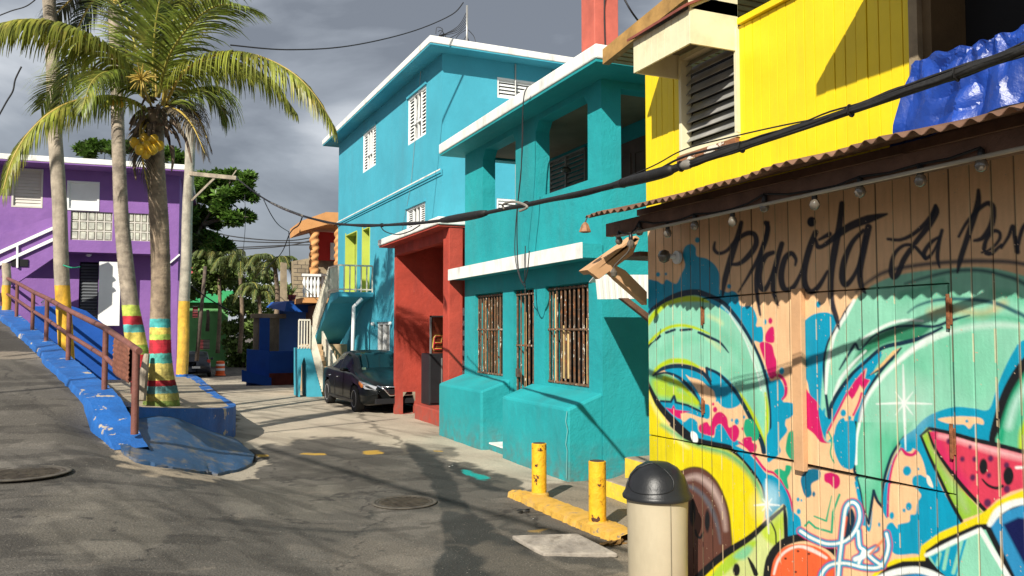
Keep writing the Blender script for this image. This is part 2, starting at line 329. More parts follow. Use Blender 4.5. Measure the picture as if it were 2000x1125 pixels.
# ---------------------------------------------------------------- painting colours onto vertices
def vnoise(x, y, sc, seed, octs=4):
    rs = np.random.RandomState(seed); T = rs.rand(256, 256); out = 0; a = 1; tot = 0
    for o in range(octs):
        X = x*sc; Y = y*sc; xi = np.floor(X).astype(int); yi = np.floor(Y).astype(int)
        u = X-xi; v = Y-yi; u = u*u*(3-2*u); v = v*v*(3-2*v)
        g = lambda i, j: T[(xi+i+17*o) % 256, (yi+j+31*o) % 256]
        out = out+a*((g(0, 0)*(1-u)+g(1, 0)*u)*(1-v)+(g(0, 1)*(1-u)+g(1, 1)*u)*v); tot += a; a *= .5; sc *= 2.03
    return out/tot
class Paint:
    def __init__(s, px, py, base): s.x = px; s.y = py; s.c = np.tile(np.array(base[:3], float), (len(px), 1)); s.wx = 0*px; s.wy = 0*py
    def _seg(s, P, x, y):
        d = np.full(len(x), 1e9); k = np.zeros(len(x)); tt = np.zeros(len(x)); n = len(P)
        for i in range(n-1):
            ax, ay = P[i]; bx, by = P[i+1]; dx, dy = bx-ax, by-ay; l = dx*dx+dy*dy+1e-9
            t = np.clip(((x-ax)*dx+(y-ay)*dy)/l, 0, 1); q = np.hypot(x-ax-t*dx, y-ay-t*dy)
            m = q < d; d[m] = q[m]; tt[m] = (i+t[m])/(n-1)
        return d, tt
    def _blend(s, idx, a, col):
        a = np.clip(a, 0, 1)[:, None]; s.c[idx] = s.c[idx]*(1-a)+np.array(col[:3])*a
    def fill(s, poly, col, soft=1.2, alpha=1., smooth=True, n=6):
        P = cmr(poly, n, True) if smooth else [np.array(p, float) for p in poly]
        P = P+[P[0]]; A = np.array(P); X = s.x+s.wx; Y = s.y+s.wy; pad = soft+1
        idx = np.where((X > A[:, 0].min()-pad) & (X < A[:, 0].max()+pad) & (Y > A[:, 1].min()-pad) & (Y < A[:, 1].max()+pad))[0]
        if len(idx) == 0: return
        x, y = X[idx], Y[idx]; ins = np.zeros(len(idx), bool)
        for i in range(len(P)-1):
            ax, ay = P[i]; bx, by = P[i+1]
            if ay == by: continue
            c = ((ay > y) != (by > y)) & (x < (bx-ax)*(y-ay)/(by-ay)+ax); ins ^= c
        d, _ = s._seg(P, x, y); sdist = np.where(ins, d, -d)
        s._blend(idx, alpha*np.clip(sdist/(2*soft)+.5, 0, 1), col)
    def stroke(s, pts, w, col, soft=1.2, alpha=1., smooth=True, n=6):
        P = cmr(pts, n) if (smooth and len(pts) > 2) else [np.array(p, float) for p in pts]
        A = np.array(P); X = s.x+s.wx; Y = s.y+s.wy; ww = w if isinstance(w, (list, tuple)) else [w]; pad = max(ww)/2+soft+1
        idx = np.where((X > A[:, 0].min()-pad) & (X < A[:, 0].max()+pad) & (Y > A[:, 1].min()-pad) & (Y < A[:, 1].max()+pad))[0]
        if len(idx) == 0: return
        d, t = s._seg(P, X[idx], Y[idx]); W_ = np.interp(t, np.linspace(0, 1, len(ww)), ww)
        s._blend(idx, alpha*np.clip((W_/2-d)/(2*soft)+.5, 0, 1), col)
    def dot(s, cx, cy, rx, ry, col, soft=1.2, alpha=1.):
        X = s.x+s.wx; Y = s.y+s.wy; idx = np.where((abs(X-cx) < rx+soft+1) & (abs(Y-cy) < ry+soft+1))[0]
        if len(idx) == 0: return
        r = np.hypot((X[idx]-cx)/rx, (Y[idx]-cy)/ry); s._blend(idx, alpha*np.clip((1-r)*min(rx, ry)/(2*soft)+.5, 0, 1), col)
def project(P):
    d = P-np.array(CAM); f = d@np.array(FW); f = np.where(f < .05, 1e-3, f)
    return 1000+F*(d@np.array(RT))/f, 562.5-F*(d@np.array(UP))/f, f
def grid_mesh(name, P, nu, nv, col, mat, parent=None, smooth=True, flip=False):
    i = np.arange(nu*nv).reshape(nv, nu)
    a, b, c, d = i[:-1, :-1].ravel(), i[:-1, 1:].ravel(), i[1:, 1:].ravel(), i[1:, :-1].ravel()
    q = np.stack([a, b, c, d] if not flip else [d, c, b, a], 1).astype(np.int32)
    me = bpy.data.meshes.new(name); me.vertices.add(len(P)); me.vertices.foreach_set('co', P.astype(np.float32).ravel())
    me.loops.add(q.size); me.loops.foreach_set('vertex_index', q.ravel())
    me.polygons.add(len(q)); me.polygons.foreach_set('loop_start', np.arange(0, q.size, 4, dtype=np.int32))
    me.polygons.foreach_set('use_smooth', np.full(len(q), smooth))
    me.update(calc_edges=True)
    if col is not None:
        at = me.color_attributes.new('paint', 'FLOAT_COLOR', 'POINT')
        at.data.foreach_set('color', np.concatenate([col, np.ones((len(col), 1))], 1).astype(np.float32).ravel())
    me.materials.append(mat); o = bpy.data.objects.new(name, me); C.objects.link(o)
    if parent: o.parent = parent
    return o

# ---------------------------------------------------------------- ground
def rail_x(y): return -.2-.24*(y-11.9)
def sst(t): t = np.clip(t, 0, 1); return t*t*(3-2*t)
def road_left(y):
    return np.interp(y, [4, 8, 11.6, 12.6, 13.9, 17, 19.6, 21.6, 24.5, 27.8, 34, 90], [.38, .46, .60, .76, 1.0, 1.35, 1.67, 1.9, 2.23, 2.57, 3.2, 5])
def ground_z(x, y):
    x = np.asarray(x, float); y = np.asarray(y, float)
    zl = road_left(y)
    zr = -1.1*sst((y-24)/32)-3.5*sst((y-80)/60)
    t = np.clip((y-10.0)/2.6, 0, 1)
    xc = .6*(1-t)+(rail_x(np.minimum(y, 29))+.16)*t; w = 3.4*(1-t)+.14*t
    s = sst((xc+w/2-x)/w)
    s = s*(1-sst((y-45)/20))
    z = zr*(1-s)+zl*s
    z = z+.17*sst((x-5.65)/.7)*sst((y-6.6)/1.2)*sst((11-y)/.8)
    return z
rows = [
 [(211, 842, .60), (240, 878, .50), (270, 897, .42), (338, 914, .27), (400, 922, .13), (431, 924, .06), (470, 915, .02), (494, 902, -.01)],
 [(226, 800, .70), (250, 800, .74), (275, 800, .75), (321, 808, .68), (370, 832, .48), (420, 858, .27), (460, 878, .12), (496, 896, .0)],
 [(240, 785, .80), (258, 790, .78), (274, 796, .76), (330, 812, .55), (390, 832, .28), (456, 857, .02), (478, 874, .0), (497, 890, -.02)]]
nC_ = 60
def resamp(r, n):
    q = np.array(cmr([tuple(aZ(*p)) for p in r], 10)); t = np.linspace(0, len(q)-1, n); return np.stack([np.interp(t, range(len(q)), q[:, k]) for k in range(3)], 1)
AO = resamp(rows[0], 80); AF = resamp(rows[2], 80); AP = [tuple(p[:2]) for p in AO]+[tuple(p[:2]) for p in AF[::-1]]
def fit_apron(x, y, z):
    z = z.copy(); idx = np.where((x > -1.6) & (x < 2.4) & (y > 9.6) & (y < 16.8))[0]; X, Y = x[idx], y[idx]
    d = np.full(len(idx), 9.); ze = np.zeros(len(idx))
    for p in AO: q = np.hypot(X-p[0], Y-p[1]); m_ = q < d; d[m_] = q[m_]; ze[m_] = p[2]
    ins = np.zeros(len(idx), bool)
    for i in range(len(AP)):
        (ax, ay), (bx, by) = AP[i], AP[(i+1) % len(AP)]
        if ay != by: ins ^= ((ay > Y) != (by > Y)) & (X < (bx-ax)*(Y-ay)/(by-ay)+ax)
    w = np.where(ins, 1, 1-sst(d/.8)); z[idx] = z[idx]*(1-w)+(ze-.035-np.where(ins, .16*sst(d/.25), 0))*w
    return z
def axis(lo, hi, parts, far):
    a = [lo]
    for (to, st) in parts:
        while a[-1] < to-1e-6: a.append(min(a[-1]+st, to))
    st = parts[-1][1]
    up = []; v = hi
    while v < far: st *= 1.5; v += st; up.append(v)
    dn = []; v = lo; st = parts[0][1]
    while v > -far: st *= 1.5; v -= st; dn.append(v)
    return np.array(dn[::-1]+a+up)
gx = axis(-12, 12, [(-5, .2), (-3.2, .06), (5.9, .032), (7, .1), (12, .4)], 900)
gy = axis(-4, 62, [(4.4, .4), (14.5, .034), (24, .07), (34, .15), (62, .5)], 900)
GX, GY = np.meshgrid(gx, gy); gxx, gyy = GX.ravel(), GY.ravel()
gz = fit_apron(gxx, gyy, ground_z(gxx, gyy))
near = (np.abs(gxx) < 12) & (gyy > 4) & (gyy < 40)
gz = gz+np.where(near, .022*(vnoise(gxx, gyy, .9, 3)-.5)+.012*(vnoise(gxx, gyy, 4, 4)-.5), 0)
GP = np.stack([gxx, gyy, gz], 1)
gpx, gpy, gf = project(GP)
g = Paint(np.where(gf < .1, -9999, gpx), gpy, (.120, .108, .090))
wn1 = vnoise(gxx, gyy, 3.2, 11, 5)-.5; wn2 = vnoise(gxx, gyy, 3.2, 12, 5)-.5
dep = np.clip(gf, 3, 60)
g.wx = wn1*620/dep; g.wy = wn2*300/dep
# tone patches of the asphalt
pt = vnoise(gxx, gyy, .55, 21, 4)[:, None]; g.c *= (.72+.56*pt)
pt = vnoise(gxx*.5, gyy*2.5, 1.1, 22, 5); g.c *= np.where(pt > .60, .68, 1)[:, None]
CO = (.50, .43, .325)
g.fill([(330, 700), (455, 792), (450, 872), (540, 868), (620, 856), (700, 858), (760, 872), (835, 885), (900, 908), (958, 938), (1010, 968), (1080, 960), (1190, 960), (1300, 870), (1000, 780), (800, 740), (640, 738), (500, 735), (420, 725)], CO, 2)
g.fill([(1000, 968), (1105, 935), (1300, 880), (1400, 1180), (1215, 1180), (1195, 1045), (1090, 1010)], (.30, .25, .185), 2)
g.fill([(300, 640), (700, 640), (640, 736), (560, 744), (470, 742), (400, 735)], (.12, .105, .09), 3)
cc = vnoise(gxx, gyy, 1.4, 33, 5); g.c *= np.where((g.c[:, 0] > .22), .74+.52*cc, 1)[:, None]
# slab joints in the concrete street
g.stroke([(520, 745), (660, 790), (760, 850), (790, 880)], [2, 4, 9, 12], (.14, .12, .09), 1.5, .7)
g.stroke([(455, 800), (640, 795), (860, 815)], 2.5, (.2, .17, .13), 1, .5)
# the wet dark strip and stains
wet = (.032, .034, .031)
_w = g.wx, g.wy; g.wx, g.wy = _w[0]*.4, _w[1]*.6
g.fill([(790, 868), (835, 880), (878, 925), (905, 980), (965, 1030), (1060, 1085), (1130, 1150), (850, 1150), (862, 1080), (862, 1000), (835, 940)], wet, 3, .9); g.wx, g.wy = _w
g.fill([(430, 955), (540, 940), (660, 950), (700, 990), (600, 1015), (470, 1000)], (.20, .18, .14), 9, .35)
g.fill([(560, 905), (680, 900), (780, 920), (760, 950), (640, 945)], (.085, .075, .06), 6, .5)
g.fill([(120, 960), (260, 975), (330, 1040), (200, 1090), (60, 1040)], (.20, .178, .14), 12, .45)
g.fill([(640, 1060), (760, 1050), (840, 1080), (800, 1125), (660, 1120)], (.22, .19, .15), 9, .4)
g.fill([(930, 1060), (1080, 1085), (1220, 1100), (1220, 1140), (1000, 1140)], (.21, .18, .14), 8, .45)
g.fill([(880, 905), (960, 915), (1010, 940), (1000, 960), (950, 955), (905, 935)], wet, 3, .82)
g.fill([(800, 870), (880, 878), (890, 892), (830, 890)], wet, 3, .6)
g.fill([(740, 975), (790, 968), (860, 985), (850, 1005), (760, 1000)], wet, 5, .35)
g.stroke([(420, 1012), (520, 1028), (620, 1040), (720, 1036)], [4, 9, 14, 8], wet, 4, .5)
g.stroke([(960, 1015), (1040, 1050), (1140, 1092), (1240, 1110)], [6, 20, 26, 20], wet, 5, .6)
g.stroke([(300, 945), (360, 952), (400, 945)], [3, 9, 3], wet, 2, .7)
g.stroke([(560, 1090), (600, 1096), (660, 1100)], [3, 9, 5], wet, 2, .5)
for k in range(60):
    x = random.uniform(20, 1150); y = random.uniform(880, 1120)
    g.stroke([(x, y), (x+random.uniform(8, 45), y+random.uniform(-3, 5))], random.uniform(1.5, 5), wet, 1.5, random.uniform(.2, .6))
for k in range(26):
    x = random.uniform(20, 1150); y = random.uniform(960, 1120)
    g.stroke([(x, y), (x+random.uniform(10, 80), y+random.uniform(-6, 6))], random.uniform(2, 7), (.26, .22, .17), 3, random.uniform(.15, .5))
st1 = vnoise(gxx*3.2+gyy*1.2, gyy*.55, 1.3, 61, 4); g.c *= (1-.30*sst((st1-.52)/.14))[:, None]
st2 = vnoise(gxx*1.1, gyy*1.1, 2.2, 62, 5); g.c *= (1+.30*sst((st2-.56)/.1)*(g.c[:, 0] < .22))[:, None]
# cracks
for pts in ([(640, 1125), (700, 1080), (690, 1040), (760, 1010)], [(250, 1125), (300, 1060), (420, 1050), (470, 1010)], [(20, 1010), (130, 1000), (210, 1030)], [(900, 1010), (1000, 1000), (1080, 1040)], [(420, 880), (520, 900), (560, 940), (690, 930)], [(0, 720), (60, 760), (110, 830), (200, 850)], [(540, 1000), (600, 1020), (640, 1022)], [(610, 985), (720, 960), (800, 965)], [(690, 905), (740, 960), (700, 1000)]):
    g.stroke(pts, 2.6, (.04, .036, .032), .8, .85)
# left road: fresh patch, exposed concrete strip
g.fill([(-40, 640), (30, 655), (75, 688), (60, 690), (-40, 692)], (.055, .05, .042), 2, .8)
g.fill([(-20, 690), (110, 690), (120, 698), (-20, 702)], (.30, .25, .19), 1.5, .8)
g.fill([(170, 828), (225, 832), (250, 880), (280, 915), (265, 918), (235, 880), (205, 845)], (.045, .04, .034), 2, .85)
g.stroke([(222, 835), (236, 880), (290, 915), (360, 925), (430, 935)], [14, 26, 16, 12, 10], (.42, .34, .24), 2, .9)
g.fill([(428, 934), (455, 915), (500, 903), (520, 905), (500, 918), (505, 936), (480, 938)], (.44, .38, .29), 1.5, .95)
# yellow and teal paint on the road
wxs, wys = g.wx, g.wy; g.wx, g.wy = wxs*.35, wys*.35
for p in ([(710, 882), (740, 881), (746, 886), (716, 888)], [(497, 889), (518, 888), (520, 892), (500, 893)], [(592, 885), (630, 884), (632, 887), (597, 888)], [(846, 879), (860, 880), (864, 883), (852, 883)]):
    g.fill(p, (.60, .36, .05), .7, .85)
g.fill([(904, 920), (920, 920), (953, 929), (950, 935), (928, 933)], (.01, .34, .30), 1, 1); g.wx, g.wy = wxs, wys
g.dot(1052, 1030, 10, 3, (.5, .3, .05), 1, .6)
ASPH = M('asphalt_and_concrete', (1, 1, 1, 1), .88, .26, 60., .38, 130, spec=.3, attr='paint', chips=(.40, .36, .30, 1), cscale=55, cth=.655, detail_bump=55)
ground = tag(grid_mesh('ground', GP, len(gx), len(gy), g.c, ASPH), kind='structure')

# raised pavement (terrace) with the palms, its blue wall, the rail kerb and the apron
PV = [(-.28, 13.5, .86), (1.35, 16.2, .57), (1.32, 20, .57), (1.25, 27.6, .57), (.9, 28.4, .57), (-4.2, 28.4, .6)]
lf = [(rail_x(y)+.18, y, z) for (y, z) in ((26, .6), (22, .62), (18, .66), (15.5, .74))]
top = PV+lf
mb = MB(); n = len(top)
mb.v = [p for p in top]+[(p[0], p[1], -.6) for p in top]
mb.f = [list(range(n))]+[[n+i, n+(i+1) % n, (i+1) % n, i] for i in range(n)]; mb.m = [0]*len(mb.f)
ter = struct('pavement', mb, CONC)
mb = MB()      # blue band along the open edges: vertical face and a strip on top
edge = [Vector(p) for p in PV[:5]]
def off(i):
    t = (edge[min(i+1, len(edge)-1)]-edge[max(i-1, 0)]); t.z = 0; t.normalize(); return Vector((t.y, -t.x, 0))
es = [Vector(p) for p in cmr(edge, 6)]
m_ = len(es)
for i in range(m_-1):
    ta = (es[min(i+1, m_-1)]-es[max(i-1, 0)]); ta.z = 0; ta.normalize(); tb = (es[min(i+2, m_-1)]-es[i]); tb.z = 0; tb.normalize()
    na = Vector((ta.y, -ta.x, 0)); nb = Vector((tb.y, -tb.x, 0)); a, b = es[i], es[i+1]
    wi = .30 if a.y > 15 else .10
    jz = .012+.004*math.sin(i*2.1)
    A0, B0 = a+na*.05, b+nb*.05; A1, B1 = a-na*wi, b-nb*wi
    mb.add([A0+Vector((0, 0, jz)), B0+Vector((0, 0, jz)), B1+Vector((0, 0, jz)), A1+Vector((0, 0, jz)),
            (A0.x, A0.y, -.6), (B0.x, B0.y, -.6), (B1.x, B1.y, b.z-.1), (A1.x, A1.y, a.z-.1)],
           [(0, 1, 2, 3)[::-1], (4, 5, 1, 0), (3, 2, 6, 7)])
struct('pavement_kerb', mb, KERB, weld=True)
mb = MB()      # kerb that carries the railing
ys = np.linspace(11.75, 29, 150); prof = []
kj = .08*(vnoise(ys, ys*0, .7, 71, 3)-.5)+.05*(vnoise(ys, ys*0+3, 5.0, 72, 2)-.5)
kz = .05*(vnoise(ys, ys*0+9, 2.5, 73, 2)-.5)
for i, y in enumerate(ys):
    z = float(road_left(np.array(y))); jx = kj[i]; jz = random.uniform(-.010, .010)
    x = rail_x(y); e0 = min(1, (y-11.75)/1.5); z -= .20*(1-e0)
    prof += [(x-.30+jx, y, z-.25), (x-.29+jx, y, z+.035+kz[i]), (x-.27+jx, y, z+.06+.05*e0+kz[i]*.5), (x+.14, y, z+.07+.05*e0+jz), (x+.20, y, z-.02), (x+.22, y, -.3)]
mb.v = prof; k_ = 6
mb.f = [[i*k_+j, i*k_+j+1, (i+1)*k_+j+1, (i+1)*k_+j] for i in range(len(ys)-1) for j in range(k_-1)]; mb.m = [0]*len(mb.f)
struct('road_kerb', mb, KERB, smooth=True, sharp=28)
# sloping apron
RW = [resamp(r, nC_) for r in rows]; mb = MB(); nr = 22; jj = np.random.RandomState(9).rand(nC_, nr)
for c_ in range(nC_):
    for i in range(nr):
        t = i/(nr-1)*2; a_, b_ = (RW[0][c_], RW[1][c_]) if t <= 1 else (RW[1][c_], RW[2][c_]); f = t if t <= 1 else t-1
        p = a_*(1-f)+b_*f; e_ = 1-min(1, t*3)
        mb.v.append((p[0]+.05*(vnoise(np.array([c_*.31]), np.array([.5]), 1., 81, 3)[0]-.5)*e_*2, p[1]-.10*e_*(vnoise(np.array([c_*.35]), np.array([3.5]), 1., 82, 3)[0]-.5)*2, p[2]+.02+.015*(jj[c_, i]-.5)*(.6)+.012*math.sin(t*3.14/2)-.012*e_))
    p = mb.v[-nr]; mb.v.append((p[0]-.01, p[1]-.03, p[2]-.4))
k_ = nr+1
for c_ in range(nC_-1):
    for i in range(nr-1): mb.f.append([c_*k_+i, (c_+1)*k_+i, (c_+1)*k_+i+1, c_*k_+i+1])
    mb.f.append([c_*k_+nr, (c_+1)*k_+nr, (c_+1)*k_, c_*k_])
AV = np.array(mb.v).reshape(nC_, k_, 3)
for _ in range(3):
    inn = AV[:, :nr, 2]; AV[1:-1, 1:nr-1, 2] = .5*inn[1:-1, 1:-1]+.125*(inn[:-2, 1:-1]+inn[2:, 1:-1]+inn[1:-1, :-2]+inn[1:-1, 2:])
rs_ = np.random.RandomState(3); AV[:, 1:nr, 2] += rs_.uniform(-.004, .004, (nC_, nr-1))
mb.v = [tuple(v) for v in AV.reshape(-1, 3)]
mb.m = [0]*len(mb.f)
struct('ground_apron', mb, APRON, smooth=True, sharp=24)

# manhole covers
def manhole(px, py, r, label, gz_=None):
    z = 0.
    for _ in range(8):
        p = aZ(px, py, z); z = float(ground_z(p.x, p.y))
    t = empty('manhole_cover', (p.x, p.y, z+.006), .3, label, 'manhole cover', 'manhole covers in the road')
    MB().lathe([(r*1.02, -.02), (r*1.16, .004), (r*1.14, .012), (r*1.03, .012), (r*1.01, .002)], (0, 0, 0), 36).build('frame_ring', M('dark_ring', (.10, .088, .07, 1), .9, .3, 6, .4), t, smooth=True)
    m = MB().lathe([(r, -.02), (r, .006), (r*.93, .010), (r*.90, .004)], (0, 0, 0), 36)
    for k in range(-4, 5):
        w = math.sqrt(max(0, (r*.85)**2-(k*r*.19)**2)); m.box(-w, k*r*.19-.012, .003, w, k*r*.19+.012, .012)
    m.build('lid', M('cast_iron_lid', (.095, .08, .06, 1), .6, .3, 8, .4, 40, metal=.3), t)
manhole(790, 982, .33, 'round iron manhole cover in the asphalt ahead of the dark wet streak')
manhole(42, 926, .40, 'round iron manhole cover in the sloping road left of the blue apron')

# yellow kerb with the two bollards, loose plate, steps
mb = MB(); pts = [(3.97, 9.25, .06), (3.98, 9.0, .22), (3.99, 8.3, .28), (4.0, 7.6, .29), (4.03, 7.1, .27), (4.1, 6.85, .14)]
mb.v = []
for (x, y, w) in [tuple(q) for q in cmr(pts, 14)]:
    j = random.uniform(-.012, .012)
    mb.v += [(x-.03+j, y, -.05), (x-.01+j, y, .065), (x+.04, y, .085), (x+w-.03, y, .09), (x+w+j, y, .06), (x+w+.06, y, -.05)]
mb.f = [[i*6+j, i*6+j+1, (i+1)*6+j+1, (i+1)*6+j] for i in range(len(mb.v)//6-1) for j in range(5)]; mb.m = [0]*len(mb.f)
mb.v = [(v[0]+random.uniform(-.008, .008), v[1], v[2]+random.uniform(-.005, .005)) for v in mb.v]
tag(mb.build('yellow_kerb', YKERB, smooth=True, sharp=32), kind='structure')
def bollard(px, py, label, h, worn):
    p = aZ(px, py, .08)
    t = empty('bollard', (p.x, p.y, .07), worn, label, 'bollard', 'short yellow pipe bollards on the kerb')
    MB().lathe([(.088, -.1), (.088, h-.006), (.080, h), (.075, h-.002)], (0, 0, 0), 24).build('pipe', YPAINT, t, smooth=True, sharp=50)
    MB().lathe([(.074, h-.03), (.074, h+.002), (.01, h+.004)], (0, 0, 0), 24).build('cap', M('dark_bollard_top', (.07, .055, .04, 1), .9), t)
    MB().lathe([(.12, -.03), (.115, .012), (.09, .03)], (0, 0, 0), 20).build('footing', YKERB, t, smooth=True)
bollard(1053, 964, 'yellow bollard standing in front of the teal corner box', .60, .4)
bollard(1167, 1020, 'rust spotted yellow bollard beside the grey bin', .62, 2.6)
a, b, c_, d = aZ(1000, 1045, .07), aZ(1128, 1041, .12), aZ(1206, 1080, .05), aZ(1062, 1080, .03)
mb = MB().prism([a, b, c_, d], (0, 0, -.045))
tag(mb.build('concrete_slab', M('slab_concrete', (.34, .30, .25, 1), .9, .3, 3, .6, 30, stain=(.1, .08, .06, 1), sscale=9, samt=.7, streak=3), bevel=.012), 'loose flat concrete slab lying on the asphalt beside the grey bin', 'slab')
def scrap(px, py, label, mat, sz, n, name):
    p = aZ(px, py, .07); p.z = float(ground_z(p.x, p.y))+.01; m = MB()
    for k in range(n):
        a = random.uniform(-.5, .5)+.3; c0 = Vector((random.uniform(-1, 1)*sz*.5, random.uniform(-1, 1)*sz*.25, random.uniform(0, .03))); d = Vector((math.cos(a), math.sin(a), random.uniform(-.05, .2)))*sz*random.uniform(.3, .7); w = Vector((-d.y, d.x, .3*sz*random.uniform(-1, 1)))*.12
        m.add([c0-w, c0+d*.5-w*1.4, c0+d, c0+d*.5+w*1.4, c0+w], [(0, 1, 2, 3, 4)])
    o = m.build(name, mat); o.location = p; tag(o, label, 'litter')
scrap(1193, 1052, 'dry brown scrap of palm leaf on the slab by the bin', M('dry_leaf_scrap', (.24, .13, .04, 1), .8, .2, 9), .20, 22, 'dry_leaf')
scrap(1020, 990, 'small black scrap lying by the end of the yellow kerb', M('black_scrap', (.02, .02, .02, 1), .6), .14, 12, 'black_scrap')
scrap(1042, 1003, 'tiny white paper scrap in front of the yellow kerb', REFL, .05, 3, 'paper_scrap')
scrap(880, 905, 'tiny pale paper scrap at the edge of the concrete street', REFL, .05, 3, 'paper_scrap')
st = empty('doorstep', (5.1, 8.4, 0), 0, 'pair of concrete steps with yellow painted risers beside the wooden house', 'steps')
def stp(x0, y0, x1, y1, z):
    o = MB().box(x0-5.1, y0-8.4, -.2, x1-5.1, y1-8.4, z).build('step', M('step_concrete', (.33, .27, .2, 1), .9, .2, 5, .4), st, bevel=.015)
    q = MB().box(x0-5.104, y0-8.404, -.2, x0-5.10, y1-8.4, z-.012).box(x0-5.104, y0-8.404, -.2, x1-5.1, y0-8.4, z-.012)
    q.build('riser_paint', YPAINT2, o)
YPAINT2 = M('yellow_step_paint', (.80, .58, .05, 1), .7, .12, 5, .4, 30, stain=(.4, .3, .15, 1), sscale=6, samt=.5)
stp(5.06, 7.2, 5.7, 8.85, .20)
stp(5.52, 7.2, 7.2, 9.15, .40)

# ---------------------------------------------------------------- shared building pieces
def louvres(mb, O, U, V, N, u0, v0, u1, v1, n, d=.05, mi=0, th=.012, tilt=.8):
    """tilted slats in a rectangle of the plane O,U,V facing N"""
    O, U, V, N = map(Vector, (O, U, V, N)); h = (v1-v0)/n
    for i in range(n):
        v = v0+h*(i+.5); a = O+U*u0+V*(v-h*tilt/2)+N*d/2; b = O+U*u0+V*(v+h*tilt/2)-N*d/2; w = U*(u1-u0); t = (V*d+N*h*tilt).normalized()*th
        mb.add([a, a+w, b+w, b, a+t, a+w+t, b+w+t, b+t], [(3, 2, 1, 0), (4, 5, 6, 7), (0, 1, 5, 4), (1, 2, 6, 5), (2, 3, 7, 6), (3, 0, 4, 7)], mi)
def rframe(mb, O, U, V, N, u0, v0, u1, v1, w=.05, d=.04, mi=0):
    O, U, V, N = map(Vector, (O, U, V, N))
    for (a, b, c, e_) in ((u0, v0, u1, v0+w), (u0, v1-w, u1, v1), (u0, v0+w, u0+w, v1-w), (u1-w, v0+w, u1, v1-w)):
        p = [O+U*x+V*y+N*z for z in (-d/2, d/2) for (x, y) in ((a, b), (c, b), (c, e_), (a, e_))]; mb.hexa(p, mi)
def rect_at(mb, O, U, V, N, u0, v0, u1, v1, z0, z1, mi=0):
    O, U, V, N = map(Vector, (O, U, V, N))
    mb.hexa([O+U*x+V*y+N*z for z in (z0, z1) for (x, y) in ((u0, v0), (u1, v0), (u1, v1), (u0, v1))], mi)
# ================================================================ teal two-storey house
X_, Y_, Z_ = Vector((1, 0, 0)), Vector((0, 1, 0)), Vector((0, 0, 1))
TH = empty('teal_house', (5.6, 9.85, 0), 0, 'teal two storey house with open balcony, white roof edge and rusty window bars', 'house')
TO = Vector((5.6, 9.85, 0))
def tl(p): return Vector(p)-TO
def yz(px, py): p = aX(px, py, 5.6); return p.y, p.z
W1 = (yz(982, 640)[0], 1.19, yz(928, 640)[0], 2.68); DR = (yz(1043, 640)[0], .12, yz(1003, 640)[0], 2.68); W2 = (yz(1150, 640)[0], 1.19, yz(1065, 640)[0], 2.68)
OA = (yz(1007, 340)[0], 4.12, yz(943, 340)[0], 5.36); OB = (yz(1148, 300)[0], 4.12, yz(1046, 300)[0], 5.36)
mb = MB()
mb.wall((0, 0, 0), Y_, Z_, -X_, .25, (0, -.4, 5.42, 5.46), [tuple(q-(9.85 if i % 2 == 0 else 0) for i, q in enumerate(h)) for h in (W1, DR, W2, OA, OB)])
mb.build('front_wall', TEAL, TH, weld=True)
mb = MB(); mb.wall((.25, 0, 0), X_, Z_, -Y_, .25, (0, -.4, 6.2, 5.46), [(.06, 4.10, 2.9, 5.36)])
mb.build('side_wall', TEAL, TH, weld=True)
mb = MB(); mb.wall((.25, 5.42, 0), X_, Z_, Y_, .25, (0, -.4, 6.2, 5.46), [(.10, 3.3, 1.25, 5.36)])
mb.build('far_wall', TEAL, TH, weld=True)
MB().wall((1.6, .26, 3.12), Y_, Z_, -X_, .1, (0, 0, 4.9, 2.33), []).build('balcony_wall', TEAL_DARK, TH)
MB().box(.26, .26, 3.0, 6, 5.16, 3.1).build('balcony_floor', TAN, TH)
MB().box(.26, .26, 5.40, 1.58, 5.16, 5.45).build('balcony_ceiling', TAN, TH)
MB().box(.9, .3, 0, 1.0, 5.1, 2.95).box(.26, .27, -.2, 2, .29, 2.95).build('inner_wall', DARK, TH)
MB().box(-.45, -.65, 5.50, 6.6, 5.72, 5.69).build('roof', WHITE, TH, bevel=.02)
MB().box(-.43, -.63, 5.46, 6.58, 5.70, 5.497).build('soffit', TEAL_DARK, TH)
# ledge over the ground floor
MB().box(-.31, -.02, 2.98, -.003, 5.44, 3.17).build('ledge', TEAL, TH)
o = MB().box(-.335, -.02, 2.97, -.312, 5.46, 3.185).build('ledge_face', WHITE, TH)
# sloping boxes under the windows
def sbox(y0, y1, zf, zb, name='window_plinth'):
    P = [(-.53, y0, -.3), (.02, y0, -.3), (.02, y1, -.3), (-.53, y1, -.3), (-.53, y0, zf), (.02, y0, zb), (.02, y1, zb), (-.53, y1, zf)]
    return MB().hexa(P).build(name, TEAL, TH, bevel=.035)
sbox(13.02-9.85, 5.41, .98, 1.17); sbox(.01, 12.12-9.85, .96, 1.16)
s_ = MB().box(-.38, 2.29, -.2, .02, 3.15, .10).build('doorstep', TEAL, TH)
MB().box(-.39, 2.28, .10, .02, 3.16, .125).build('tread', WHITE, s_)
m = MB(); m.tube([(-.545, .0, .93), (-.56, .01, .8), (-.54, -.005, .68), (-.56, .012, .5), (-.545, 0, .42), (-.555, .004, .05)], .0045, 5); m.build('corner_crack', M('pale_crack', (.20, .42, .40, 1), .9), TH)
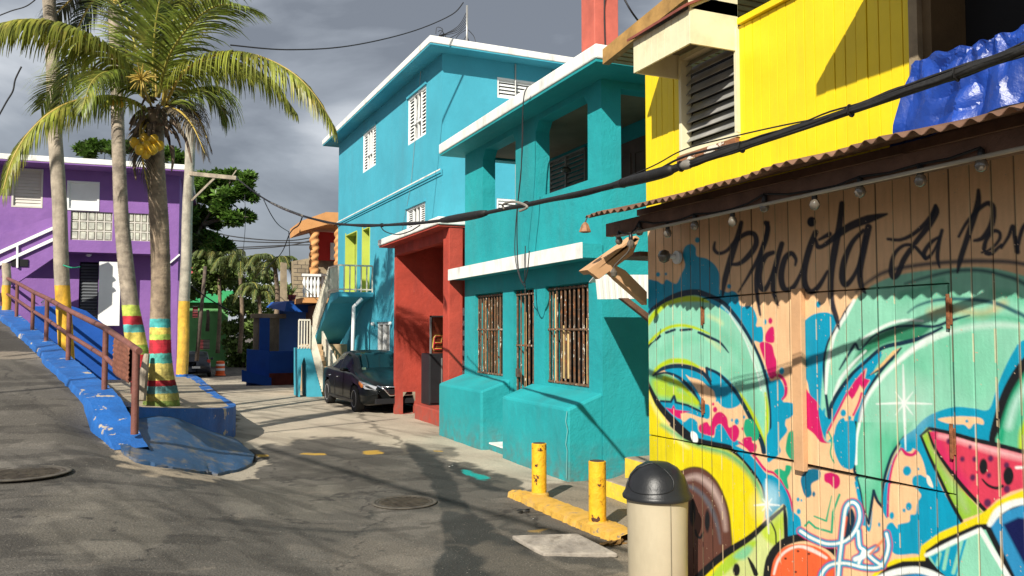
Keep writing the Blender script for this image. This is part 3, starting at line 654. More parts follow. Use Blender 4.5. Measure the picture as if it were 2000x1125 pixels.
# grilles
def grille(h, nb, name, hor):
    y0, z0, y1, z1 = h[0]-9.85, h[1], h[2]-9.85, h[3]
    m = MB(); w = (y1-y0)/nb
    for i in range(nb+1):
        y = y0+w*i; wd = .036
        if i in (0, nb): y += (.02 if i == 0 else -.02)
        m.box(.060+random.uniform(-.004, .004), y-wd/2, z0, .074, y+wd/2, z1-.02)
    for z in hor: m.box(.045, y0, z-.015, .054, y1, z+.015)
    g_ = m.build(name, BARS, TH)
    return g_, y0, z0, y1, z1
for (h, nb, name) in ((W1, 10, 'window_grille'), (W2, 10, 'window_grille')):
    g_, y0, z0, y1, z1 = grille(h, nb, name, [h[1]+.03, (h[1]+h[3])/2+.08, h[3]-.05])
    m = MB()
    for k, u_ in enumerate((.13, .25, .42, .62, .80) if h is W1 else (.14, .58, .70, .86)):
        y = y0+(y1-y0)*u_; MB().box(.10, y, z0+random.uniform(0, .1), .12, y+.055, z1-(.12 if (h is W1 or u_ > .8) else random.uniform(.5, .9))).build('wood_strip', BLIND, g_)
g_, y0, z0, y1, z1 = grille(DR, 5, 'barred_gate', [.2, .9, 1.75, 2.6])
MB().box(.02, y1-.16, 1.22, .05, y1-.04, 1.36).build('lock', M('gate_lock', (.1, .07, .05, 1), .6, .3, 20, .3), g_)
MB().box(.12, y1-.22, .4, .14, y1-.17, 2.3).build('wood_strip', BLIND, g_)
# balcony window and door
p0 = aX(1147, 330, 7.2).y-9.85; p1 = aX(1078, 330, 7.2).y-9.85
m = MB(); louvres(m, (1.57, 0, 0), Y_, Z_, -X_, p0+.03, 4.60, p1-.03, 5.30, 8, .05); m.box(1.52, (p0+p1)/2-.02, 4.6, 1.60, (p0+p1)/2+.02, 5.3)
w = m.build('balcony_window', GREYSLAT, TH); m = MB(); rframe(m, (1.57, 0, 0), Y_, Z_, -X_, p0, 4.57, p1, 5.33, .03, .05); m.build('window_frame', GREYSLAT, w)
m = MB(); m.box(1.52, 1.15, 3.12, 1.58, 2.15, 5.1)
for (a, b) in ((3.3, 3.9), (4.05, 4.9)):
    for (q, r_) in ((1.22, 1.6), (1.7, 2.08)): rframe(m, (1.52, 0, 0), Y_, Z_, -X_, q, a, r_, b, .04, .03)
d_ = m.build('balcony_door', DARKWOOD, TH)
MB().lathe([(.09, 0), (.09, .05), (.05, .09)], (1.3, 3.6, 4.9), 12).build('wall_lamp', BULB, TH, smooth=True)
MB().box(.22, 5.2, 3.3, .30, 5.3, 5.36).build('door_post', M('tan_post', (.5, .3, .13, 1), .7), TH)
# wedges shaped like the soffit's diagonal shadow at the balcony pillar heads
for h in (OA, OB):
    for (y, s) in ((h[0]-9.85, 1), (h[2]-9.85, -1)):
        m = MB(); m.prism([(.003, y, 5.362), (.003, y+.13*s, 5.362), (.003, y, 5.20)], (.24, 0, 0)); m.build('shadow_wedge', TEAL, TH)
# coral column standing on the roof
m = MB().box(.15, .45, 5.69, .55, .85, 8.6); rc = m.build('roof_column', CORAL, TH, bevel=.012)
m = MB()
for k in range(4):
    m.tube([Vector(q) for q in cmr([(.30+.03*k, .438, 8.5), (.26+.05*k, .43, 7.6), (.36-.02*k, .425, 7.1+.05*k), (.30, .43, 6.6+.1*k), (.33, .435, 5.75)], 6)], .007, 5)
m.build('column_wire', WIRE, rc)

# wires hanging down the teal front
hw = empty('hanging_wire', (5.1, 11.9, 5.7), 0, 'thin black wires hanging down the teal facade from the white roof edge', 'wire')
def local(o, pts): return [Vector(p)-o.location for p in pts]
p = [aX(x, y, 5.05) for x, y in ((1030, 170), (1022, 200), (1018, 330), (1010, 420), (1012, 520), (1022, 552), (1030, 530), (1034, 490))]
MB().tube([Vector(q) for q in cmr(local(hw, p), 5)], .009, 6).build('wire_strand', WIRE, hw)
p = [aX(x, y, 5.22) for x, y in ((1021, 200), (1020, 300), (1008, 430), (1006, 500), (1016, 545), (1026, 560))]
MB().tube([Vector(q) for q in cmr(local(hw, p), 5)], .007, 6).build('wire_strand', WIRE, hw)
p = [aX(x, y, 5.24) for x, y in ((1026, 480), (1025, 545), (1026, 572))]
MB().tube(local(hw, p), .007, 6).build('wire_strand', WIRE, hw)

# ================================================================ red carport
CP = empty('carport', (5.3, 15.3, 0), 0, 'dark red open carport with white roof edge between teal and turquoise houses', 'carport')
def cl(x, y, z): return (x-5.3, y-15.3, z)
def cbox(m, a, b, mi=0): return m.box(*cl(*a), *cl(*b), mi)
hl0, hr0 = aY(787, 780, 19.4), aY(811, 780, 19.4)
mb = MB(); mb.wall(cl(5.36, 19.4, 0), X_, Z_, -Y_, .18, (0, -.3, 4.0, 4.06), [(hl0.x-5.36, .0, hr0.x-5.36, .52)])
mb.build('end_wall', RED, CP, weld=True)
m = MB(); m.prism([cl(hl0.x, 19.40, .52), cl(hl0.x+.09, 19.40, .52), cl(hl0.x, 19.40, .40)], (0, .17, 0)); m.prism([cl(hr0.x, 19.40, .52), cl(hr0.x-.07, 19.40, .52), cl(hr0.x, 19.40, .30)], (0, .17, 0)); m.build('ragged_edge', CONC, CP)
cbox(MB(), (5.30, 15.36, -.3), (5.595, 15.72, 4.06)).build('pillar', RED, CP, bevel=.015)
cbox(MB(), (8.6, 15.6, -.3), (8.8, 19.4, 4.06)).build('back_wall', RED, CP)
cbox(MB(), (5.05, 15.3, 4.07), (9, 20.0, 4.22)).build('roof', WHITE, CP, bevel=.02)
cbox(MB(), (5.08, 15.34, 4.03), (8.97, 19.98, 4.067)).build('ceiling', RED, CP)
cbox(MB(), (5.36, 15.72, 3.80), (5.52, 19.4, 4.03)).build('beam', RED, CP)
a = aZ(815, 808, 0); b = aZ(858, 818, 0)
cbox(MB(), (5.5, 16.3, -.1), (8.5, 18.3, .33)).build('low_plinth', RED, CP, bevel=.03)
# things inside
fr = empty('black_fridge', (5.82, 18.0, .33), 0, 'black upright appliance standing inside the red carport', 'fridge')
MB().box(-.15, -.25, 0, .55, .35, 1.15).build('cabinet', ANTHRA, fr, bevel=.02)
o = MB().box(-.13, -.28, .05, .53, -.252, 1.1).build('door', ANTHRA, fr, bevel=.008)
MB().box(.12, -.31, .1, .14, -.282, 1.05).build('handle', METAL, o)
sg = empty('framed_banner', (6.6, 17.9, 0), 0, 'red banner with a large yellow edged letter e in metal frame inside carport', 'sign')
A_ = aY(842, 690, 17.9); B_ = aY(866, 620, 17.9)
x0, x1, z0, z1 = A_.x-6.6, B_.x-6.6, 1.3, 2.30
MB().box(x0, 0, z0, x1, .03, z1).build('panel', M('dark_red_banner', (.16, .03, .012, 1), .5, .3, 4, 0), sg)
m = MB()
for q in ((x0-.03, z0-.5, x0, z1+.03), (x0-.03, z1, x1, z1+.03)): m.box(q[0], -.03, q[1], q[2], .03, q[3])
m.build('frame', METAL, sg)
def glyph(m, cx, cz, s, w):
    P = [(.55, -.75), (-.6, -.75), (-.75, -.55), (-.55, .55), (-.35, .75), (.75, .75), (.6, -.05), (-.62, -.05)]
    m.tube([(cx+s*a_*.75, -.012, cz+s*b_) for a_, b_ in P], w, 6)
m = MB(); glyph(m, (x0+x1)/2+.01, 1.72, .20, .030); g1 = m.build('letter', M('banner_yellow', (.6, .5, .08, 1), .5), sg)
m = MB(); glyph(m, (x0+x1)/2+.01, 1.72, .20, .018)
for v in range(len(m.v)): q = m.v[v]; m.v[v] = (q[0], q[1]-.02, q[2])
m.build('letter_fill', M('banner_red', (.5, .01, .03, 1), .5), g1)
ps = empty('portrait_poster', (6.9, 17.92, 1.0), 0, 'pale poster of a white haired face beside the red banner in carport', 'poster')
a = aY(866, 640, 17.9).x-6.9
MB().box(a, 0, 0, a+.8, .02, 1.35).build('sheet', SCREEN, ps)
m = MB().lathe([(.02, -.27), (.15, -.2), (.20, 0), (.16, .2), (.02, .27)], (a+.30, -.002, .62), 20, sq=.04); m.build('face', M('poster_skin', (.55, .35, .26, 1), .6, .25, 8, 0), ps, smooth=True)
m = MB().lathe([(.02, -.12), (.2, -.08), (.23, .05), (.15, .16), (.02, .19)], (a+.30, -.004, .92), 20, sq=.03); m.build('hair', M('poster_white_hair', (.65, .64, .62, 1), .6, .2, 12, 0), ps, smooth=True)
sb = empty('speaker_sign', (5.62, 16.3, 0), 0, 'narrow white and black notice board behind the red pillar', 'notice board')
a = aX(903, 650, 5.75).y-16.3
MB().box(.10, a-.4, .95, .14, a+.45, 2.45).build('board', WHITE_CLEAN, sb)
m = MB()
for k in range(6): m.box(.095, a-.35, 1.2+.2*k, .099, a+.3-.1*(k % 3), 1.2+.2*k+.09)
m.build('black_marks', ANTHRA, sb)

# ================================================================ turquoise three-storey house
TF = Frame((6.5, 19.4, 0), R(1.4))
TT = empty('turquoise_house', (6.5, 19.4, 0), R(1.4), 'tall turquoise three storey house with white roof edge and white shutters', 'house')
def twin(x0, x1, ya, yb, pane=True, lou=10):
    a = TF.X(x1, (ya+yb)/2, 0); b = TF.X(x0, (ya+yb)/2, 0); mx_ = (x0+x1)/2
    zb_ = TF.X(mx_, yb, 0).z; zt = TF.X(mx_, ya, 0).z
    return (a.y, zb_, b.y, zt)
wa = twin(709, 734, 253, 330); wb = twin(797, 832, 180, 273); wc = twin(794, 830, 402, 462); wd = twin(738, 761, 629, 700)
da = twin(676, 697, 440, 535); db = twin(709, 722, 446, 535)
da = (da[0], 3.25, da[2], 5.35); db = (db[0], 3.25, db[2], 5.30)
mb = MB(); mb.wall((0, 0, 0), Y_, Z_, -X_, .3, (0, -.6, 11.2, 8.92), [wa, wb, wc, wd, da, db])
mb.build('front_wall', BLUE_T, TT, weld=True)
sa = TF.Y(971, 170, 0); sb_ = TF.Y(1040, 170, 0); sc_ = TF.Y(970, 400, 0)
h1 = (sa.x, TF.Y(985, 192, 0).z, sa.x+1.5, TF.Y(985, 152, 0).z); h2 = (sc_.x, TF.Y(985, 440, 0).z, sc_.x+1.3, TF.Y(985, 388, 0).z)
mb = MB(); mb.wall((.3, 0, 0), X_, Z_, -Y_, .3, (0, -.6, 8, 8.92), [tuple(q-(.3 if i % 2 == 0 else 0) for i, q in enumerate(h)) for h in (h1, h2)])
mb.build('side_wall', BLUE_T, TT, weld=True)
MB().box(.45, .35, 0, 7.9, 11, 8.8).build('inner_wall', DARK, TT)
MB().box(.3, 11.0, -.6, 8.3, 11.2, 8.92).build('far_wall', BLUE_T, TT)
MB().box(-.50, -.50, 8.96, 8.8, 11.8, 9.14).build('roof', WHITE, TT, bevel=.02)
MB().box(-.48, -.48, 8.92, 8.78, 11.78, 8.957).build('soffit', BLUE_T, TT)
MB().box(-.05, -.02, 5.90, -.002, 11.2, 6.0).box(-.025, -.02, 5.84, -.002, 11.2, 5.90).build('string_course', BLUE_T, TT)
MB().box(-.055, -.025, 5.965, -.052, 11.2, 6.0).build('lit_edge_line', WHITE, TT)  # white strip painted in for the lit top edge of the course
for h in (wa, wb, wc):
    y0, z0, y1, z1 = h; Wd = y1-y0; m = MB(); n = 13
    louvres(m, (.07, 0, 0), Y_, Z_, -X_, y0+.04, z0+.04, y0+Wd*.31, z1-.04, n, .05)
    m2_ = MB(); louvres(m2_, (.07, 0, 0), Y_, Z_, -X_, y1-Wd*.31, z0+.04, y1-.04, z1-.04, n, .05)
    w = MB().box(.10, y0+Wd*.30, z0+.05, .12, y1-Wd*.30, z1-.05).build('window', GLS, TT); m.build('shutter', WHITE_CLEAN, w); m2_.build('shutter', WHITE_CLEAN, w); m = MB()
    rframe(m, (.05, 0, 0), Y_, Z_, -X_, y0, z0, y1, z1, .05, .08)
    for u in (.31, .50, .69): m.box(.03, y0+Wd*u-.024, z0+.05, .09, y0+Wd*u+.024, z1-.05)
    m.box(.012, y0+Wd*.31, z0+(z1-z0)*.36, .088, y0+Wd*.69, z0+(z1-z0)*.36+.07)
    m.build('window_frame', WHITE_CLEAN, w)
    MB().box(-.04, y0-.06, z1+.002, .0-.002, y1+.06, z1+.07).build('hood', BLUE_T, w)
y0, z0, y1, z1 = wd; m = MB(); rframe(m, (.04, 0, 0), Y_, Z_, -X_, y0, z0, y1, z1, .07, .08); m.box(.0, (y0+y1)/2-.06, z0, .08, (y0+y1)/2+.06, z1)
w = m.build('window', WHITE_CLEAN, TT); MB().box(.07, y0+.05, z0+.05, .09, y1-.05, z1-.05).build('pane', GREYSLAT, w)
MB().box(-.06, y0-.1, z1+.002, -.002, y1+.1, z1+.06).build('hood', BLUE_T, w)
for y in (y0-.25, y1+.35):
    MB().lathe([(.02, -.06), (.06, -.03), (.06, .03), (.03, .06)], (-.07, y, z1-.05), 10).build('flood_lamp', WHITE_CLEAN, TT, smooth=True)
for h in (h1, h2):
    m = MB(); louvres(m, (0, .06, 0), X_, Z_, -Y_, h[0]+.04, h[1]+.04, h[2]-.04, h[3]-.04, max(5, int((h[3]-h[1])/.11)), .05)
    w = m.build('window', WHITE_CLEAN, TT); m = MB(); rframe(m, (0, .05, 0), X_, Z_, -Y_, h[0], h[1], h[2], h[3], .05, .08); m.build('window_frame', WHITE_CLEAN, w)
# lime reveals of the doorways to the landing
for h in (da, db):
    y0, z0, y1, z1 = h; m = MB()
    m.box(-.015, y1-.005, z0, .32, y1+.03, z1).box(-.015, y0-.03, z0, .32, y0+.005, z1).box(-.015, y0, z1-.005, .32, y1, z1+.03)
    m.box(-.013, y1-.001, z0, -.003, y1+.11, z1+.10)
    w = m.build('door_surround', LIME, TT)
    MB().box(.30, y0, z0, .33, y1, z1).build('door_leaf', M('lime_door', (.30, .36, .06, 1), .6), w)
MB().tube([(-.03, 1.6, 8.9), (-.02, 2.4, 6), (-.03, 4.4, 3.0)], .006, 5).tube([(2.0, -.03, 8.9), (2.02, -.02, 5.0)], .02, 6).tube([(3.1, -.03, 8.9), (2.9, -.03, 7.9), (2.5, -.02, 6.6)], .016, 6).build('wall_conduit', METAL, TT)
# service mast on the roof
q = TF.I @ (aX(912, 66, 7.6)-TF.o)
MT = TF.o+TF.M @ Vector((q.x, q.y, 9.14)); mp0 = MT
ms = empty('service_mast', MT, 0, 'thin metal service mast with tangled wires on the turquoise house roof', 'mast')
MB().tube([(0, 0, 0), (0, 0, 1.6)], .03, 10).build('mast_pole', METAL, ms, smooth=True)
MB().lathe([(.17, 0), (.17, .07), (.10, .12), (.05, .12)], (0, 0, 0), 18).build('mast_foot', WHITE, ms, smooth=True)
m = MB()
for k in range(6):
    a_ = random.uniform(.3, .6); P = [(-.55-.10*k*.5+.10*math.cos(j*1.7+k), -.1*random.random(), .42+.14*k*.5+.12*math.sin(j*1.7+k)) for j in range(4)]
    m.tube([Vector(v) for v in cmr([(0, 0, .95+.1*k)]+[(-.25, 0, .75+.05*k)]+P, 5)], .009, 5)
m.tube([Vector(v) for v in cmr([(.02, 0, .95), (.22, .05, .8), (.24, 0, .55), (.05, 0, .45), (-.15, 0, .5), (0, 0, .8)], 5)], .009, 5)
m.tube([Vector(v) for v in cmr([(0, 0, .8), (.25, .1, .2), (.45, .1, -.1)], 5)], .012, 5)
m.build('wire_tangle', WIRE, ms)

# ================================================================ outdoor stair of the turquoise house
STR = empty('outdoor_stair', (4.1, 25.4, 0), 0, 'outdoor switchback stair with peeling white railings beside the turquoise house', 'stair')
def sl(x, y, z): return (x-4.1, y-25.4, z)
def sp(px, py, Y): q = aY(px, py, Y); return Vector((q.x-4.1, Y-25.4, q.z))
m = MB(); P = [sp(583, 768, 25.4), sp(597, 780, 25.4), sp(601, 700, 25.4), sp(604, 690, 25.4), sp(608, 690, 25.4), sp(613, 705, 25.4), sp(613, 760, 25.4), sp(632, 765, 25.4), sp(606, 680, 25.4), sp(583, 680, 25.4)]
P = [sp(583, 775, 25.4), sp(586, 775, 25.4), sp(589, 712, 25.4), sp(594, 697, 25.4), sp(599, 712, 25.4), sp(600, 775, 25.4), sp(630, 775, 25.4), sp(606, 680, 25.4), sp(583, 680, 25.4)]
m.prism(P, (0, .9, 0)); m.build('arched_base', BLUE_T, STR)
a, b = sp(626, 770, 25.5), sp(652, 770, 25.5)
m = MB()
for k in range(9): m.box(a.x, .15+.26*k, -.3, b.x+.02, .41+.26*k, .17*(k+1))
m.box(a.x-.02, 2.45, -.3, b.x+.9, 3.9, 1.53)
m.build('lower_flight', TILE, STR, bevel=.006)
# thin rails: panel of close bars along a slanted band
def railing(name, base, hgt, n, mat=PEELW):
    m = MB(); B = [Vector(p) for p in base]
    for i in range(len(B)-1):
        a, b = B[i], B[i+1]; up = Vector((0, 0, hgt))
        m.bar(a+up, b+up, .05, .05); m.bar(a+Vector((0, 0, .08)), b+Vector((0, 0, .08)), .04, .04)
        nn = max(2, int((b-a).length/n))
        for k in range(nn+1): q = a.lerp(b, k/nn); m.bar(q, q+up, .035, .035, up=(0, 1, 0))
    return m.build(name, mat, STR)
railing('left_railing', [sp(583, 681, 25.4), sp(605, 681, 25.4)], .86, .07)
railing('slanted_railing', [sp(629, 765, 25.4), sp(607, 684, 25.45)], .75, .09)
LZ = 3.18
m = MB(); A = sp(661, 575, 25.4).x; Bx = sp(726, 575, 25.4).x
m.box(A, 0, LZ-.14, Bx+.05, 1.3, LZ); m.build('landing', BLUE_T, STR)
m = MB()      # upper flight coming back towards the street: sloping slab
lo = 1.53
m.hexa([(A-.1, 3.6, lo-.05), (Bx-.25, 3.6, lo-.05), (Bx-.25, 3.6, lo+.15), (A-.1, 3.6, lo+.15), (A, 1.2, LZ-.30), (Bx+.02, 1.2, LZ-.30), (Bx+.02, 1.2, LZ), (A, 1.2, LZ)])
m.hexa([(A, .02, LZ-.16), (Bx, .02, LZ-.16), (Bx, 1.25, LZ-.32), (A, 1.25, LZ-.32), (A, .02, LZ-.141), (Bx, .02, LZ-.141), (Bx, 1.25, LZ-.141), (A, 1.25, LZ-.141)])
m.build('upper_flight', BLUE_T, STR)
railing('landing_railing', [(A, .02, LZ), (Bx+.02, .02, LZ)], .82, .16)
railing('upper_railing', [(A, .04, LZ), (A-.05, 1.2, LZ), (A-.12, 3.6, lo+.1)], .82, .10)
railing('lower_railing', [sp(655, 765, 25.6), (b.x+.1, 2.6, 1.0)], .95, .10)
MB().tube([(Bx-.3, .02, LZ-.2), (Bx-.55, .02, LZ-.45), (Bx-.6, .02, 0)], .06, 8).build('drain_pipe', WHITE_CLEAN, STR, smooth=True)
# ================================================================ yellow wooden house with the mural
KH = empty('wooden_house', (4, 3, 0), 0, 'yellow wooden house with colourful fruit mural under a rusty corrugated roof', 'house')
def kl(p): return Vector(p)-Vector((4, 3, 0))
def kb(m, a, b, mi=0): return m.box(a[0]-4, a[1]-3, a[2], b[0]-4, b[1]-3, b[2], mi)
YE = aX(1265, 500, 4).y
# --- mural: boards with grooves, painted by hand
st_ = .0052; yy = np.arange(YE, .9, -st_); zz = np.arange(.0, 3.02, st_)
YY, ZZ = np.meshgrid(yy, zz); my, mz = YY.ravel(), ZZ.ravel()
MP = np.stack([np.full_like(my, 4.0), my, mz], 1); mpx, mpy, mf = project(MP)
bw = .126; ph = ((YE-my)/bw) % 1.0; gr = np.minimum(ph, 1-ph)*bw
mu = Paint(mpx, mpy, s2 := (.80, .50, .27))
def q7(P): return [(1260+x/3.75, 560+y/3.75) for x, y in P]       # the four traced quarters
def q8(P): return [(1600+x/3.75, 560+y/3.75) for x, y in P]
def q9(P): return [(1260+x/3.813, 830+y/3.813) for x, y in P]
def q0(P): return [(1600+x/3.8125, 830+y/3.8125) for x, y in P]
def u(P): return [(1200+x/2.5, 330+y/2.5) for x, y in P]
def c3(r, g, b, k=1.0): return tuple(min(.9, s2l(v/255)*k) for v in (r, g, b))
K = .92
MINT = c3(140, 208, 178, K); MINT2 = c3(95, 190, 150, K); DG = c3(20, 120, 80, K); BL = c3(0, 150, 185, K); BL2 = c3(45, 140, 190, K); NAVY = c3(10, 45, 65, K); LIM = c3(180, 205, 25, K)
MAG = c3(205, 25, 100, K); YEL = c3(235, 215, 20, K); WH = c3(235, 240, 235, K); BLK = c3(22, 24, 28, K); GRN = c3(30, 165, 120, K); PCH = (.80, .50, .27); DBL = c3(8, 108, 140, K)
# upper left cloud of blue
mu.fill(u([(150, 560), (200, 545), (235, 562), (255, 540), (300, 560), (325, 515), (345, 470), (333, 420), (345, 380), (375, 366), (397, 385), (402, 425), (450, 438), (495, 475), (516, 530), (520, 620), (620, 700), (150, 760)]), BL)
for x, y, r in ((405, 347, 12), (212, 515, 10), (252, 513, 6), (560, 573, 10)): mu.dot(*u([(x, y)])[0], r/2.5, r/2.2, BL)
mu.fill(q7([(520, 20), (600, 40), (640, 30), (680, 60), (700, 140), (780, 145), (820, 230), (815, 290), (860, 300), (860, 410), (800, 410), (900, 640), (920, 690), (990, 680), (1030, 780), (1010, 840), (1060, 850), (1110, 900), (1060, 960), (1030, 980), (1020, 1080), (960, 1125), (900, 1125), (700, 400), (560, 150)]), BL)
for x, y, rx, ry in ((1268, 130, 18, 24), (1146, 236, 13, 20), (880, 258, 11, 20), (1002, 617, 18, 26), (1122, 625, 14, 24), (1155, 690, 20, 35), (1065, 895, 30, 45)): mu.dot(*q7([(x, y)])[0], rx/3.75, ry/3.75, BL)
# magenta splashes in the middle
mu.fill(q7([(915, 300), (940, 295), (948, 340), (945, 405), (910, 410), (882, 395), (885, 345)]), MAG); mu.dot(*q7([(919, 250)])[0], 4, 6, MAG)
mu.fill(q7([(838, 425), (880, 405), (930, 430), (948, 500), (965, 560), (955, 650), (930, 675), (905, 650), (880, 560)]), MAG)
mu.stroke(q7([(945, 645), (1000, 660), (1030, 720), (1030, 790), (1005, 825)]), [7, 6, 6, 3], MAG)
mu.fill(q7([(1165, 725), (1190, 760), (1205, 780), (1260, 785), (1270, 850), (1290, 930), (1350, 1040), (1400, 1000), (1380, 1130), (1290, 1140), (1240, 1080), (1160, 1010), (1145, 940), (1170, 880), (1150, 850), (1180, 810), (1160, 770)]), MAG)
# big blue on the right of the batten
mu.fill(q7([(1110, 440), (1110, 350), (1160, 260), (1240, 200), (1340, 190), (1400, 230), (1395, 290), (1340, 400), (1310, 560), (1310, 700), (1340, 960), (1400, 1010), (1330, 1030), (1270, 860), (1210, 790), (1190, 700), (1150, 610), (1120, 520)]), BL)
# ---- left leaf
mu.fill(q7([(-10, 250), (40, 190), (110, 120), (200, 70), (300, 50), (380, 60), (480, 120), (600, 190), (700, 300), (790, 430), (850, 580), (890, 720), (915, 900), (910, 1010), (900, 1130), (900, 1230), (860, 1180), (800, 1040), (700, 860), (620, 750), (540, 690), (440, 600), (300, 560), (180, 570), (80, 620), (30, 700), (-10, 700)]), MINT)
mu.fill(q7([(-10, 660), (60, 640), (180, 640), (300, 720), (400, 850), (430, 910), (380, 910), (240, 860), (100, 840), (30, 760)]), c3(120, 195, 140, K), 3)
for P, w, a in (([(120, 500), (250, 400), (380, 380)], 18, .35), ([(500, 300), (640, 420), (760, 600)], 20, .35), ([(640, 620), (760, 760), (840, 980)], 26, .35)): mu.stroke(q7(P), w, MINT2, 7, a)
for P in ([(470, 215), (540, 250), (560, 270)], [(440, 360), (500, 410), (540, 450)]): mu.stroke(q7(P), 7, c3(215, 225, 160, K), 4, .6)
mu.stroke(q7([(560, 120), (680, 250), (770, 420), (840, 620), (880, 800)]), [5, 8, 8, 5], c3(200, 228, 212, K), 3, .8)
mu.stroke(q7([(620, 200), (730, 380), (810, 600), (850, 760)]), 3, WH, 1.5, .7)
mu.stroke(q7([(20, 270), (70, 200), (150, 120), (260, 90), (380, 90), (460, 110)]), [9, 11, 14, 12, 4], LIM, 2)
mu.stroke(q7([(-10, 240), (50, 170), (130, 110), (240, 60), (360, 40), (450, 60), (560, 110), (650, 200), (740, 330), (830, 500), (880, 650), (905, 800), (918, 980), (912, 1130)]), [5, 7, 8, 12, 12, 9, 8, 7, 6, 6, 5, 4, 4], NAVY)
mu.stroke(q7([(20, 425), (90, 350), (170, 300), (260, 283), (360, 300), (470, 345)]), [6, 6, 6, 6, 3], LIM, 1.5)
mu.stroke(q7([(18, 455), (45, 415)]), 3, NAVY)
for P in ([(84, 385), (108, 362)], [(155, 337), (215, 315)], [(260, 318), (338, 312)]): mu.stroke(q7(P), 5, NAVY)
mu.stroke(q7([(392, 335), (470, 370), (550, 410), (612, 482)]), [5, 6, 5, 2], NAVY)
mu.stroke(q7([(630, 720), (700, 800), (780, 930), (850, 1090), (870, 1180)]), [6, 9, 9, 7], LIM, 2)
mu.stroke(q7([(880, 780), (893, 900), (890, 1050), (880, 1160)]), [4, 7, 8, 5], LIM, 2)
# inner stripes of the leaf
mu.fill(q7([(130, 600), (200, 580), (330, 600), (420, 650), (480, 710), (450, 600), (560, 640), (680, 760), (700, 850), (640, 890), (570, 880), (520, 820), (500, 760), (440, 720), (410, 700), (330, 665), (300, 650), (380, 760), (430, 850), (470, 870), (470, 960), (430, 960), (400, 900), (330, 780), (250, 690)]), BL)
mu.fill(q7([(325, 668), (410, 690), (480, 760), (520, 830), (500, 860), (470, 870), (430, 780), (380, 730)]), PCH)
mu.stroke(q7([(60, 640), (100, 590), (190, 545), (300, 550), (390, 590)]), [3, 9, 10, 10, 5], LIM, 2)
mu.stroke(q7([(62, 648), (130, 600), (230, 580), (340, 595), (430, 640), (480, 715)]), [3, 8, 9, 9, 8, 4], NAVY)
mu.stroke(q7([(450, 595), (455, 650), (478, 690)]), 5, NAVY)
mu.stroke(q7([(450, 598), (540, 640), (640, 740), (720, 860), (800, 1020), (850, 1130), (870, 1210)]), [5, 6, 7, 8, 9, 10], NAVY)
mu.stroke(q7([(62, 650), (150, 630), (240, 660), (310, 720), (370, 800), (415, 900)]), [3, 5, 6, 6, 4], NAVY)
# small lime leaf
mu.fill(q7([(50, 670), (130, 655), (230, 690), (320, 770), (380, 850), (395, 880), (300, 850), (200, 820), (90, 800), (50, 740)]), c3(130, 200, 120, K), 3)
mu.fill(q7([(60, 690), (160, 680), (180, 720), (260, 720), (240, 760), (330, 800), (390, 870), (300, 850), (180, 810), (90, 790)]), LIM, 5, .85)
mu.stroke(q7([(140, 668), (240, 705), (330, 790), (380, 850)]), 8, LIM, 2)
mu.fill(q7([(100, 850), (190, 845), (212, 800), (228, 850), (320, 870), (415, 920), (470, 900), (430, 960), (330, 930), (250, 920), (280, 990), (330, 960), (380, 990), (395, 1060), (470, 1090), (505, 1100), (520, 1020), (570, 1005), (620, 1040), (665, 1060), (660, 1110), (700, 1150), (560, 1180), (330, 1130), (200, 1010)]), BL)
mu.stroke(q7([(115, 838), (190, 843), (212, 800), (225, 848), (310, 868), (410, 915)]), 4.5, NAVY, smooth=False)
mu.fill(q7([(150, 885), (195, 895), (208, 868), (222, 900), (330, 915), (260, 930), (262, 970), (235, 960), (200, 935)]), MAG, smooth=False)
mu.fill(q7([(395, 1020), (450, 990), (475, 1020), (490, 970), (520, 925), (560, 920), (600, 960), (615, 1030), (660, 1010), (690, 1050), (680, 1110), (640, 1130), (560, 1010), (515, 1030), (500, 1090), (410, 1070)]), MAG)
for x, y, r in ((512, 900, 16), (498, 860, 9), (715, 1040, 8)): mu.dot(*q7([(x, y)])[0], r/3.75, r*1.3/3.75, MAG)
for x, y, r in ((672, 988, 16), (637, 977, 8), (525, 832, 8), (725, 955, 9)): mu.dot(*q7([(x, y)])[0], r/3.75, r*1.4/3.75, BL)
mu.fill(q7([(740, 970), (790, 980), (830, 1060), (820, 1125), (760, 1120), (725, 1060), (725, 1010)]), GRN)
# ---- lower left: the yellow avocado with its pit
mu.fill([(1255, 745), (1268, 750), (1290, 800), (1320, 850), (1360, 862), (1400, 870), (1440, 890), (1470, 925), (1490, 965), (1493, 1000), (1480, 1040), (1440, 1090), (1400, 1140), (1255, 1140)], YEL, 1.5)
mu.fill([(1255, 860), (1300, 850), (1330, 875), (1290, 920), (1300, 1000), (1255, 1100)], c3(205, 190, 20, K), 12, .5)
mu.stroke([(1262, 760), (1290, 815), (1330, 862), (1345, 875)], [3, 7, 10, 3], c3(240, 240, 150, K), 4, .8)
mu.stroke(q9([(120, 0), (220, 60), (320, 120), (450, 170), (600, 210), (720, 290), (800, 380), (850, 480), (880, 560)]), [6, 10, 10, 12, 13, 12, 8], GRN, 5, .8)
mu.stroke(q7([(15, 690), (60, 790), (110, 880), (200, 980), (300, 1080), (390, 1140)]), [5, 8, 11, 14, 16, 12], BLK)
mu.stroke(q9([(200, 0), (300, 80), (400, 120), (520, 145), (640, 175), (740, 240), (820, 340), (880, 440), (890, 540)]), [8, 12, 11, 10, 12, 16, 16, 12, 4], BLK)
mu.fill([(1351, 842), (1361, 848), (1363, 862), (1355, 865), (1349, 852)], WH, .8)
PIT = q9([(240, 390), (290, 335), (370, 315), (450, 340), (530, 420), (590, 540), (625, 660), (640, 800), (640, 920), (560, 1010), (470, 1070), (390, 1130), (300, 1140), (260, 800)])
mu.fill(PIT, c3(98, 62, 52, K), 1.5)
